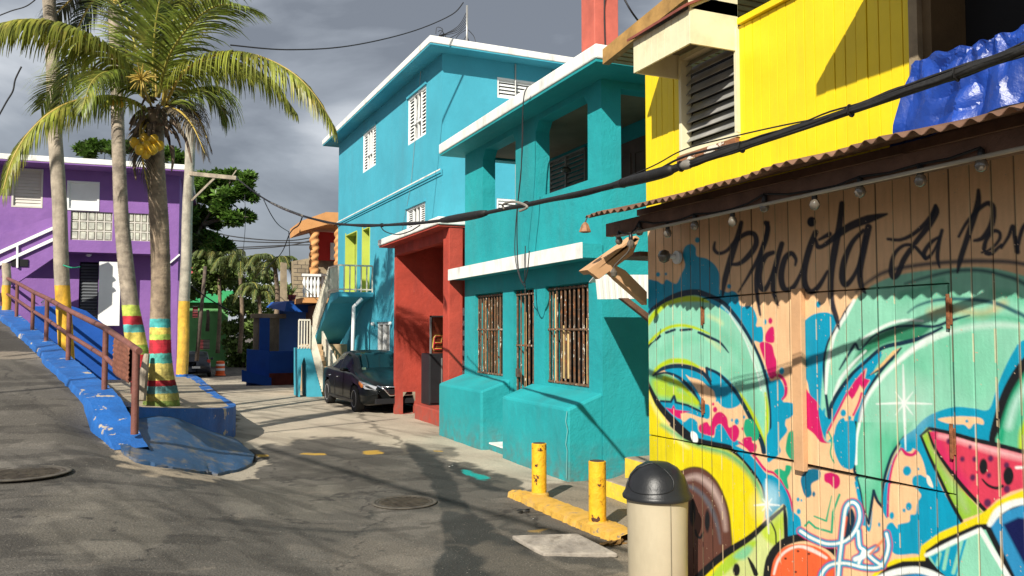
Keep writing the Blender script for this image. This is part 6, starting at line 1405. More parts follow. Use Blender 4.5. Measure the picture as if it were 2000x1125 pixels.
# second palm
PB = empty('coconut_palm', aD(266, 770, 17.5), 0, 'slender leaning palm with striped foot between the pole and the leafy palm', 'palm tree', 'coconut palms on the pavement')
PB.location.z = .60; Lb = PB.location.copy()
m = MB(); trunk(m, pfr(Lb, 17.5, [(282, 775, 0), (275, 720, 0), (262, 645, 0), (254, 590, 0), (244, 500, 0), (237, 420, 0), (233, 330, 0), (230, 240, 0), (227, 120, .1), (222, 20, .2)]), [.26, .22, .2, .165, .155, .145, .135, .13, .125, .12]); m.build('trunk', TB, PB, smooth=True)
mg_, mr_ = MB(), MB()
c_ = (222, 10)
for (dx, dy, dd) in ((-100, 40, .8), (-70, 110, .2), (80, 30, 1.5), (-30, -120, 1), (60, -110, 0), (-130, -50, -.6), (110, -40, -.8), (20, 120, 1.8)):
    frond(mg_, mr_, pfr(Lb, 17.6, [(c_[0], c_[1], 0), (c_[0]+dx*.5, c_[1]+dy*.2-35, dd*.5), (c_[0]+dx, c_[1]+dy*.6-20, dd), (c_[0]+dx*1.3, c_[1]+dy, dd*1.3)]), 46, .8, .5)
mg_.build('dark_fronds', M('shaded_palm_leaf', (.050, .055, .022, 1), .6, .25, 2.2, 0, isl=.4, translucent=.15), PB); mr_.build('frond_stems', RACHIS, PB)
# broken log leaning by the palms
lg = empty('leaning_log', aD(281, 778, 14.6), 0, 'split grey wooden log leaning beside the striped palm foot', 'log')
q0_ = lg.location
m = MB().tube([aD(275, 782, 14.5)-q0_, aD(281, 730, 14.6)-q0_, aD(287, 692, 14.7)-q0_], [.09, .075, .05], 9); m.build('log', POLE, lg)
lg['label'] = 'split grey wooden log leaning beside the striped palm foot'

# ================================================================ purple house
PF = Frame((.71, 28.6, 0), R(-4)); PH = empty('purple_house', (.71, 28.6, 0), R(-4), 'purple two storey house with white roof slab behind the palms', 'house')
def pr(x0, y0, x1, y1, v=0.): a = PF.Y(x0, y1, v); b = PF.Y(x1, y0, v); return (a.x, a.z, b.x, b.z)
wA = pr(22, 331, 85, 404); wB = pr(130, 356, 195, 410); gA = pr(137, 415, 220, 468); gB = pr(249, 418, 301, 470)
sv = pr(20, 505, 60, 521)
mb = MB(); mb.wall((-8.5, 0, 0), X_, Z_, -Y_, .25, (0, 4.42, 8.5, 6.98), [tuple(q+(8.5 if i % 2 == 0 else 0) for i, q in enumerate(h)) for h in (wA, wB, gA, gB)])
mb.build('upper_wall', PURPLE, PH, weld=True)
m = MB(); m.box(-8.5, .26, 4.42, 0, .9, 4.62); m.box(-.25, .25, 4.42, 0, 9, 6.98); m.box(-8.5, 8.8, .3, 0, 9, 6.98); m.build('floor_slab', PURPLE, PH)
ld = pr(152, 512, 193, 640, .85); wp = pr(191, 512, 236, 636, .30); dk2 = pr(293, 545, 302, 700, .85)
mb = MB(); mb.wall((-8.5, .85, 0), X_, Z_, -Y_, .2, (0, .3, 8.3, 4.42), [tuple(q+(8.5 if i % 2 == 0 else 0) for i, q in enumerate(h)) for h in (ld, dk2)]); mb.build('lower_wall', PURPLE, PH, weld=True)
MB().box(-.22, .84, .3, .0, 9, 4.42).box(-.24, .0, .3, .0, .24, 4.42).build('corner_pillar', PURPLE, PH)
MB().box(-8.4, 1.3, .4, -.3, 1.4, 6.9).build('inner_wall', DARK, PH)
MB().box(-9.2, -.98, 7.0, .35, 9.6, 7.17).build('roof', WHITE, PH, bevel=.02); MB().box(-9.18, -.96, 6.96, .33, 9.58, 6.998).build('soffit', PURPLE, PH)
m = MB(); louvres(m, (0, .06, 0), X_, Z_, -Y_, wA[0]+.05, wA[1]+.05, wA[2]-.05, wA[3]-.05, 11, .03, tilt=1.05); w = m.build('window', SHUT_BEIGE, PH); m = MB(); rframe(m, (0, .03, 0), X_, Z_, -Y_, *wA, .05, .08); m.build('window_frame', SHUT_BEIGE, w)
m = MB(); m.box(wB[0], .04, wB[1], wB[2], .08, wB[3]); w = m.build('window', WHITE_CLEAN, PH); m = MB(); rframe(m, (0, .02, 0), X_, Z_, -Y_, *wB, .06, .08); m.build('window_frame', WHITE_CLEAN, w)
def gblock(h, nx, nz):
    m = MB(); w_ = (h[2]-h[0])/nx; hh = (h[3]-h[1])/nz
    for i in range(nx):
        for j in range(nz):
            x, z = h[0]+w_*i, h[1]+hh*j; m.hexa([(x+.02, .10, z+.02), (x+w_-.02, .10, z+.02), (x+w_-.02, .10, z+hh-.02), (x+.02, .10, z+hh-.02), (x+.05, .04, z+.05), (x+w_-.05, .04, z+.05), (x+w_-.05, .04, z+hh-.05), (x+.05, .04, z+hh-.05)])
    w = m.build('glass_block_window', GBLOCK, PH); m = MB()
    for i in range(nx+1): m.box(h[0]+w_*i-.018, .05, h[1], h[0]+w_*i+.018, .12, h[3])
    for j in range(nz+1): m.box(h[0], .052, h[1]+hh*j-.018, h[2], .118, h[1]+hh*j+.018)
    m.build('grout', SHUT_BEIGE, w)
gblock(gA, 5, 3); gblock(gB, 4, 3)
m = MB(); louvres(m, (0, .95, 0), X_, Z_, -Y_, ld[0]+.03, ld[1]+.5, ld[2]-.03, ld[3]-.05, 16, .05); m.box(ld[0], .93, ld[1], ld[2], .99, ld[1]+.5); m.build('louvred_door', M('dark_louvre', (.10, .11, .12, 1), .6), PH)
MB().box(wp[0], .28, wp[1], wp[2], .33, wp[3]).build('white_door', WHITE_CLEAN, PH)
MB().lathe([(.02, -.08), (.08, -.05), (.08, 0)], (PF.Y(171, 507, .3).x, .5, 4.40), 12).build('ceiling_lamp', WHITE_CLEAN, PH)
# outside stair of the purple house, left
m = MB(); P = [PF.Y(x, y, -1.2) for x, y in ((-60, 600), (12, 567), (110, 500), (112, 420), (-60, 480))]; m.prism(P, (0, .15, 0)); m.build('stair_wall', PURPLE, PH)
m = MB()
for (y0, y1) in (((495, 448)), ((518, 470))): m.bar(PF.Y(-10, y0+2, -1.25), PF.Y(112, y1-6, -1.25), .05, .09)
m.bar(PF.Y(34, 480, -1.25), PF.Y(34, 523, -1.25), .05, .06, up=(0, 1, 0)); m.build('stair_rail', WHITE_CLEAN, PH)
MB().box(PF.Y(22, 520, -1.2).x, -1.24, PF.Y(22, 520, -1.2).z, PF.Y(55, 520, -1.2).x, -1.19, PF.Y(22, 506, -1.2).z).build('vent_opening', DARK, PH)
MB().bar(PF.Y(330, 515, -.05), PF.Y(351, 497, -.05), .05, .05).build('pillar_strut', WHITE_CLEAN, PH)

# curved blue garden wall
m = MB(); P = [aY(x, y, 24.6) for x, y in ((236, 742), (236, 700), (233, 672), (222, 655), (205, 635), (185, 620), (168, 607), (140, 598), (60, 598), (55, 742))]
z_ = [Vector((p.x, 24.6, max(.5, p.z))) for p in P]; m.prism(z_, (0, .2, 0)); tag(m.build('garden_wall', BLUE, bevel=.01), 'blue garden wall with a rounded falling top behind the brown railing', 'wall')
m = MB(); P = [aY(x, y, 25.6) for x, y in ((35, 600), (40, 583), (88, 600), (88, 640), (35, 640))]; m.prism([Vector((p.x, 25.6, p.z)) for p in P], (0, .2, 0)); tag(m.build('low_wall', PURPLE), 'low purple sloping wall behind the railing at the left', 'wall')
# white plastic chair and metal chair
def chair(px, py, D, label, w, h, mat, metal):
    p = aD(px, py, D); o = empty('chair', p, .2, label, 'chair')
    if metal:
        m = MB()
        for x in (-w/2, w/2):
            for y in (-w/2, w/2): m.tube([(x, y, 0), (x, y, .45 if y < 0 else h)], .02, 6)
            m.tube([(x, -w/2, .62), (x, w/2, .62)], .02, 6)
        m.tube([Vector(q) for q in cmr([(-w/2, w/2, h-.08), (-w/3, w/2, h), (w/3, w/2, h), (w/2, w/2, h-.08)], 5)], .02, 6); m.build('frame', mat, o)
        MB().box(-w/2, -w/2, .42, w/2, w/2, .50).box(-w/2, w/2-.08, .5, w/2, w/2-.02, h-.15).build('cushion', FABRIC, o, bevel=.02)
    else:
        m = MB(); pts = []; n = 14
        for k in range(n+1):
            a = math.pi*(.15+.7*k/n); pts.append((math.cos(a)*w/2, math.sin(a)*w/2))
        for k in range(n): m.bar((pts[k][0], pts[k][1], .42), (pts[k][0], pts[k][1], h-.12+.12*math.sin(math.pi*k/n)), .03, .012)
        m.tube([(pts[k][0], pts[k][1], h-.12+.13*math.sin(math.pi*k/n)) for k in range(n+1)], .02, 6); m.build('backrest', mat, o)
        MB().box(-w/2, -w/2, .40, w/2, w/2, .44).build('seat', mat, o, bevel=.02)
        m = MB()
        for x in (-w/2+.04, w/2-.04):
            for y in (-w/2+.04, w/2-.04): m.tube([(x, y, 0), (x, y, .4)], .02, 6)
        m.build('chair_legs', mat, o)
def fitz(px, ytop, D, h): p = aD(px, ytop, D); return 645-(p.z-h-2)*F/D
chair(103, fitz(103, 587, 25.5, .9), 25.5, 'white plastic chair behind the blue wall', .7, .95, WHITE_CLEAN, False)
chair(174, fitz(174, 590, 26.6, .95), 26.6, 'rusty metal armchair with speckled cushions by the dark louvred door', .6, .95, RUSTRAIL, True)

# ================================================================ trees
def leafcloud(m, c, r, n, size, flat=.75, rosette=0, ell=(1, 1, .8)):
    for _ in range(n):
        d = Vector((random.gauss(0, 1), random.gauss(0, 1), random.gauss(0, 1))).normalized()*(random.random()**.38)*r
        p = Vector(c)+Vector((d.x*ell[0], d.y*ell[1], d.z*ell[2]))
        if rosette:
            ax = Vector((random.gauss(0, .5), random.gauss(0, .5), 1)).normalized(); a0 = random.random()*6.28
            e1 = ax.orthogonal().normalized(); e2 = ax.cross(e1)
            for k in range(rosette):
                a = a0+k*6.283/rosette; dr = (e1*math.cos(a)+e2*math.sin(a)); tip = (dr+ax*random.uniform(-.1, .5)).normalized(); s_ = size*random.uniform(.75, 1.15); wv = tip.cross(ax).normalized()*s_*.26
                o = len(m.v); m.v += [tuple(p), tuple(p+tip*s_*.55+wv*.9), tuple(p+tip*s_), tuple(p+tip*s_*.55-wv*.9)]; m.f.append([o, o+1, o+2, o+3]); m.m.append(0)
        else:
            t = Vector((random.gauss(0, 1), random.gauss(0, 1), random.gauss(0, .7))).normalized(); w_ = t.cross(Vector((random.gauss(0, 1), random.gauss(0, 1), random.gauss(0, 1)))).normalized()*size*.3; s_ = size*random.uniform(.6, 1.2)
            o = len(m.v); m.v += [tuple(p), tuple(p+t*s_*.5+w_), tuple(p+t*s_), tuple(p+t*s_*.5-w_)]; m.f.append([o, o+1, o+2, o+3]); m.m.append(0)
def pxtree(name, base, D, blobs, label, cat, mat, size, dens, rosette=0, group=None, limbs=True, rt=.16, extra=()):
    b = aD(base[0], base[1], D); o = empty(name, b, 0, label, cat, group); m = MB(); mt = MB(); sc = D/F
    hub = Vector((0, 0, max(.8, (aD(base[0], sum(q[1] for q in blobs)/len(blobs), D)-b).z*.35)))
    mt.tube([Vector((0, 0, -.3)), hub*.5+Vector((.05, 0, 0)), hub], [rt, rt*.85, rt*.7], 10)
    for (x, y, r, *dd) in blobs:
        d_ = dd[0] if dd else random.uniform(-1, 1); c = aD(x, y, D+d_)-b; rr = r*sc
        leafcloud(m, c, rr, int(dens*r), size, rosette=rosette)
        if limbs: mt.tube([Vector(q) for q in cmr([tuple(hub), tuple(hub.lerp(c, .5)+Vector((random.uniform(-.2, .2), random.uniform(-.2, .2), -.25))), tuple(c)], 5)], [rt*.32*(1-.085*k) for k in range(11)], 6)
    for e_ in extra:
        q_ = [Vector(v) for v in cmr([tuple(aD(x, y, D-.3)-b) for x, y in e_], 5)]; mt.tube(q_, [rt*.55*(1-.8*k/(len(q_)-1)) for k in range(len(q_))], 7)
    m.build('crown', mat, o); mt.build('trunk', BARK, o, smooth=True); return o
pxtree('almond_tree', (352, 640), 33.0, [(395, 352, 20), (430, 350, 22), (455, 345, 15), (485, 345, 12), (478, 362, 14), (365, 380, 24), (400, 380, 26), (440, 385, 20), (465, 380, 14), (492, 385, 9), (360, 420, 24), (395, 425, 22), (430, 410, 18), (455, 428, 17), (475, 422, 13), (488, 425, 8), (355, 455, 22), (385, 455, 16), (375, 475, 18), (405, 470, 19), (430, 478, 15), (445, 482, 9), (350, 490, 16), (338, 400, 14, 0), (335, 440, 12, 0), (420, 440, 10), (350, 350, 12)],
       'broad leaved dark green tree beside the pale pole and purple house', 'tree', TLEAF, .27, 7.0, 6, rt=.2, limbs=False, extra=[[(352, 620), (352, 560), (360, 500), (395, 440), (425, 395), (450, 355)], [(356, 540), (350, 480), (362, 420), (380, 370)], [(362, 500), (400, 475), (440, 478)], [(395, 440), (440, 425), (485, 424)], [(410, 415), (445, 380), (490, 350)]])
pxtree('almond_tree', (190, 500), 40.0, [(160, 292, 14), (180, 285, 13), (205, 287, 15), (245, 290, 14), (262, 284, 14), (285, 296, 16), (312, 305, 16), (335, 300, 15), (350, 312, 14), (225, 296, 14), (175, 300, 12)],
       'green tree crown showing above the white roof of the purple house', 'tree', TLEAF, .28, 6.5, 6)
FT = 'trees at the end of the street'
pxtree('street_tree', (405, 640), 66.0, [(380, 590-20, 20), (405, 540, 24), (395, 515, 22), (425, 520, 22), (440, 545, 24), (455, 530, 18), (420, 560, 18), (388, 545, 18)], 'bright leafy round tree above the green house', 'tree', TLEAF2, .42, 20, 0, FT, limbs=False)
pxtree('street_tree', (475, 730), 70.0, [(465, 600, 24), (480, 640, 26), (465, 680, 24), (490, 600, 24), (500, 640, 26), (485, 690, 26), (510, 680, 22), (470, 560, 22), (505, 570, 20), (450, 640, 18), (462, 705, 20), (455, 590, 16), (452, 670, 16), (498, 715, 18), (478, 725, 16), (520, 540, 18)], 'dense dark bushy tree between the green house and blue wall', 'tree', TLEAF2, .42, 20, 0, FT, limbs=False)
pxtree('street_tree', (560, 640), 74.0, [(530, 600, 26), (550, 570, 24), (570, 600, 24), (590, 570, 18), (520, 630, 22), (548, 630, 20), (500, 540, 18)], 'dense green tree behind the block wall and blue house', 'tree', TLEAF2, .42, 18, 0, FT, limbs=False)
def far_palm(cx, cy, by, D, r, n, label, mat=FARLEAF, ang0=0, dead=0):
    b = aD(cx, by, D); o = empty('coconut_palm', b, 0, label, 'palm tree', 'palms at the end of the street'); c = aD(cx, cy, D)-b
    m = MB(); m.tube([Vector(q) for q in cmr([(0, 0, 0), (c.x*.3+.15, c.y*.3, c.z*.5), tuple(c)], 6)], [.17-.004*k for k in range(13)], 10); m.build('trunk', TRUNK, o, smooth=True)
    mg, mr = MB(), MB(); Rr = r*D/F
    for k in range(n):
        a = ang0+k*2.399; el = random.uniform(.1, 1.15); h = Vector((math.cos(a), math.sin(a), 0)); L_ = Rr*random.uniform(.8, 1.1)
        P = [c, c+h*L_*.35*math.cos(el)+Vector((0, 0, L_*.45*math.sin(el))), c+h*L_*.75*math.cos(el*.7)+Vector((0, 0, L_*.5*math.sin(el))), c+h*L_*1.0*math.cos(el*.5)+Vector((0, 0, L_*(.62*math.sin(el)-.45)))]
        frond(mg, mr, P, 26, Rr*.36, .8, .11, .04)
    mg.build('fronds', mat, o); mr.build('frond_stems', STEM, o); return o
far_palm(537, 522, 640, 52, 62, 15, 'palm with upright crown standing alone in front of the block wall')
far_palm(468, 528, 690, 60, 66, 14, 'spreading palm just left of the upright palm at the street end', ang0=1)
far_palm(425, 502, 690, 66, 62, 13, 'pale dry palm above the green house roof', ang0=2)
far_palm(395, 500, 660, 72, 55, 12, 'palm half hidden behind the broad leaved tree at the street end', ang0=.5)
far_palm(505, 575, 700, 58, 52, 13, 'low palm with drooping fronds beside the stone hut', ang0=.2)

# ================================================================ far houses
def facing_box(m, x0, y0, x1, y1, D, depth, mi=0):
    """block whose front face (towards -Y) fills the traced rectangle"""
    Y = aD((x0+x1)/2, y1, D).y; a = aY(x0, y1, Y); b = aY(x1, y0, Y)
    return a, b, Y
GH = empty('green_house', aD(405, 716, 71), 0, 'green two storey house at the end of the street', 'house'); gl = GH.location.copy()
Yg = gl.y
def gq(x, y, dy=0): p = aY(x, y, Yg+dy); return Vector((p.x, Yg+dy, p.z))-gl
a, b = gq(330, 718), gq(446, 592); w1_ = (gq(376, 620), gq(387, 598)); w2_ = (gq(389, 682), gq(410, 663)); 
mb = MB(); mb.wall((a.x, 0, 0), X_, Z_, -Y_, .25, (0, -2, b.x-a.x, b.z), [(w[0].x-a.x, w[0].z, w[1].x-a.x, w[1].z) for w in (w1_, w2_)]); mb.box(b.x-.25, .26, -2, b.x, 9, b.z); mb.build('wall', GREEN, GH)
for w in (w1_, w2_):
    m = MB(); louvres(m, (0, .12, 0), X_, Z_, -Y_, w[0].x, w[0].z, w[1].x, w[1].z, 7, .06); m.build('window', M('dark_far_louvre', (.07, .06, .06, 1), .6), GH)
c_, d_ = gq(330, 594), gq(462, 568)
MB().box(c_.x, -.5, b.z+.01, d_.x, 9.3, d_.z).build('roof_parapet', GREEN_TRIM, GH)
m = MB()
for k in range(5): x = c_.x+(d_.x-c_.x)*k/4; m.tube([(x, -.3, d_.z), (x, -.3, d_.z+.7)], .02, 5)
m.tube([(c_.x, -.3, d_.z+.7), (d_.x, -.3, d_.z+.7)], .03, 5); m.build('roof_rail', WIRE, GH)
MB().box(gq(420, 716).x, -.05, -2, gq(445, 716).x, -.003, gq(420, 714).z).build('stone_base', CONC2, GH)
pk = empty('pink_house', aD(385, 600, 84), 0, 'small pink red house with green band above the green house roof', 'house'); pl = pk.location.copy()
def pq(x, y): p = aY(x, y, pl.y); return p-pl
a, b = pq(330, 600), pq(400, 515); MB().box(a.x, 0, -6, b.x, 6, b.z).build('wall', PINK, pk); a2, b2_ = pq(330, 548), pq(398, 536)
MB().box(a2.x, -.2, a2.z, b2_.x, -.003, b2_.z).build('green_band', GREEN_TRIM, pk); a2, b2_ = pq(330, 600), pq(398, 549); MB().box(a2.x, -.1, a2.z, b2_.x, -.003, b2_.z).build('white_wall', WHITE, pk)
# the unseen block added behind the purple house for shade is built further down
# blue house
BH = empty('blue_house', aD(545, 745, 38.6), 0, 'dark blue house with sloping blue roof and low walls behind the stair', 'house'); bl_ = BH.location.copy(); Yb = bl_.y
def bq(x, y, dy=0): p = aY(x, y, Yb+dy); return Vector((p.x, Yb+dy, p.z))-bl_
a, b = bq(525, 760), bq(640, 685); MB().box(a.x, 0, -1, b.x, .25, b.z).build('front_wall', BLUE, BH, bevel=.02)
a1 = bq(481, 760, 1.4); b1_ = bq(481, 682, 1.4)
MB().hexa([(a1.x, 1.4, -1), (a.x, -.02, -1), (a.x+.02, .25, -1), (a1.x+.02, 1.7, -1), (a1.x, 1.4, b1_.z), (a.x, -.02, b.z+.02), (a.x+.02, .25, b.z+.02), (a1.x+.02, 1.7, b1_.z)]).build('side_wall', BLUE, BH)
a, b = bq(526, 748, -.1), bq(640, 727, -.1); MB().box(a.x, -.12, -1, b.x, -.003, b.z).build('red_base', M('dark_red_base', (.16, .03, .02, 1), .8, .2, 3, .3), BH)
m = MB(); m.hexa([bq(472, 745, .6), bq(530, 755, -.6), bq(530, 755, .3), bq(472, 745, 1.5), bq(472, 722, .6), bq(530, 738, -.6), bq(530, 738, .3), bq(472, 722, 1.5)]); m.build('low_ramp', BLUE, BH)
a, b = bq(507, 690, .6), bq(527, 621, .6); MB().box(a.x, .6, a.z, b.x, .95, b.z).build('pillar', BLUE, BH)
a, b = bq(545, 690, 1.5), bq(640, 615, 1.5); MB().box(a.x, 1.5, a.z-.3, b.x, 1.7, b.z+.2).build('porch_wall', M('lit_blue_wall', (.10, .24, .62, 1), .7, .08, 1, .1), BH)  # porch wall in a lighter blue, its lit look put into the colour
m = MB(); m.hexa([bq(556, 608, -.9), bq(645, 612, -.9), bq(645, 600, 3), bq(520, 600, 3), bq(560, 588, -.9), bq(645, 592, -.9), bq(645, 585, 3), bq(530, 590, 3)]); m.build('roof', BLUE, BH)
m = MB(); a, b = bq(495, 690, 1.0), bq(550, 622, 1.0)
m.box(a.x, 1.0, a.z-1, b.x-.1, 1.3, b.z); m.box(a.x-.1, .9, b.z, b.x+.2, 1.7, b.z+.22); m.build('stone_wall', CONC2, BH, bevel=.02)
# block ruin
m = MB(); Yr = aD(575, 600, 44).y
def rq(x, y): p = aY(x, y, Yr); return p
a = rq(548, 600); pts = [rq(*q) for q in ((548, 605), (549, 512), (560, 514), (561, 585), (571, 585), (571, 510), (600, 505), (640, 503), (640, 605))]
m.prism([Vector((p.x, Yr, p.z)) for p in pts], (0, .3, 0)); mn = Vector((a.x, Yr, 0)); mn_b = mn; m.v = [tuple(Vector(v)-mn) for v in m.v]
o = m.build('block_wall', CONC2); o.location = mn; tag(o, 'unfinished weathered concrete block wall left of the orange house', 'wall')
# pot plant on the blue roof
pp = aD(570, 590, 39.5); o = empty('potted_plant', pp, 0, 'spiky green plant in a red pot on the blue roof', 'plant')
MB().lathe([(.12, 0), (.20, .30), (.22, .34), (.18, .34)], (0, 0, 0), 14).build('pot', M('red_pot', (.35, .07, .05, 1), .8), o, smooth=True)
m = MB()
for k in range(50):
    a = random.random()*6.28; d = Vector((math.cos(a)*.55, math.sin(a)*.55, random.uniform(.6, 1.3))).normalized(); p = Vector((0, 0, .33)); ww = Vector((-math.sin(a), math.cos(a), 0))*.022; P = []
    for j in range(5): P.append(p.copy()); p = p+d*.16; d = (d+Vector((0, 0, -.22))).normalized()
    oo = len(m.v)
    for j, q in enumerate(P): m.v += [tuple(q-ww*(1-j/4.2)), tuple(q+ww*(1-j/4.2))]
    for j in range(4): m.f.append([oo+2*j, oo+2*j+1, oo+2*j+3, oo+2*j+2]); m.m.append(0)
m.build('leaves', TLEAF2, o)
# orange house with twisted columns
OH = empty('orange_house', aD(625, 592, 36), 0, 'orange house balcony with twisted columns, white balustrade and red wall', 'house'); ol = OH.location.copy(); Yo = ol.y
def oq(x, y, dy=0): p = aY(x, y, Yo+dy); return Vector((p.x, Yo+dy, p.z))-ol
m = MB(); m.prism([oq(587, 452), oq(587, 432), oq(637, 414), oq(690, 416), oq(690, 440), oq(640, 438)], (0, 3.0, 0)); m.build('roof', ORANGE_H, OH)
MB().box(oq(592, 592).x, .05, oq(592, 591).z, oq(690, 592).x, 3, oq(592, 581).z).build('balcony_slab', ORANGE_H, OH)
MB().box(oq(623, 500).x, 2.0, oq(623, 508, 2.).z, oq(690, 500).x, 2.2, oq(600, 450).z+.2).build('red_wall', BRIGHTRED, OH)
MB().box(oq(606, 500, 2.2).x, 2.0, oq(600, 505).z-.2, oq(623, 500).x-.01, 2.2, oq(600, 455).z+.2).build('red_side_wall', BRIGHTRED, OH)
MB().box(oq(645, 480, 1.98).x, 1.93, oq(645, 500).z, oq(656, 480, 1.98).x, 1.99, oq(645, 465).z).build('window_box', WHITE_CLEAN, OH)
def twist(x, yt, yb, r, dy=0):
    a, b = oq(x, yb, dy), oq(x, yt, dy); m = MB(); n = 60; seg = 16; H = b.z-a.z; vs = []
    for i in range(n+1):
        for k in range(seg):
            th = 2*math.pi*k/seg; rr = r*(1+.16*math.sin(2*th-i*.62)); vs.append((a.x+rr*math.cos(th), a.y+rr*math.sin(th), a.z+H*i/n))
    m.add(vs, [(i*seg+k, i*seg+(k+1) % seg, (i+1)*seg+(k+1) % seg, (i+1)*seg+k) for i in range(n) for k in range(seg)]); m.build('twisted_column', ORANGE_H, OH, smooth=True)
twist(613, 452, 536, .19, .3); twist(663, 440, 525, .22, .3)
for (xa, xb, dy) in ((594, 622, .15), (622, 668, .9)):
    a, b = oq(xa, 580, dy), oq(xb, 540, dy); m = MB(); n = max(3, int((b.x-a.x)/.15))
    for k in range(n+1):
        x = a.x+(b.x-a.x)*k/n; h = b.z-a.z; m.lathe([(.05, 0), (.05, .06), (.035, .1), (.085, h*.3), (.04, h*.5), (.085, h*.7), (.035, h-.1), (.06, h-.02)], (x, a.y, a.z), 8)
    m.box(a.x-.1, a.y-.08, b.z, b.x+.1, a.y+.1, b.z+.1); m.build('balustrade', WHITE_CLEAN, OH, smooth=True, sharp=40)
MB().box(oq(622, 500).x, 2.3, oq(620, 590, 2.3).z, oq(690, 500).x, 2.5, oq(620, 500, 2.3).z).build('parapet_wall', CONC2, OH)
MB().box(oq(620, 640).x, 1, -4, oq(690, 640).x, 3, oq(620, 595).z).build('lower_wall', M('brown_wall', (.3, .15, .08, 1), .8), OH)

# ================================================================ traffic barrel and vehicles
zb_ = float(ground_z(4.2, 60)); p = aD(430, 733, 57)
o = empty('traffic_barrel', (p.x, p.y, float(ground_z(p.x, p.y))), 0, 'orange traffic barrel with white bands beside the dark parked car', 'traffic barrel')
MB().lathe([(.36, 0), (.36, .08), (.30, .1), (.28, .95), (.2, 1.0), (.05, 1.02)], (0, 0, 0), 20).build('drum', ORANGEP, o, smooth=True, sharp=40)
MB().lathe([(.298, .35), (.300, .36), (.294, .50), (.290, .51)], (0, 0, 0), 20).lathe([(.290, .66), (.293, .67), (.288, .80), (.28, .81)], (0, 0, 0), 20).build('reflective_band', REFL, o, smooth=True)

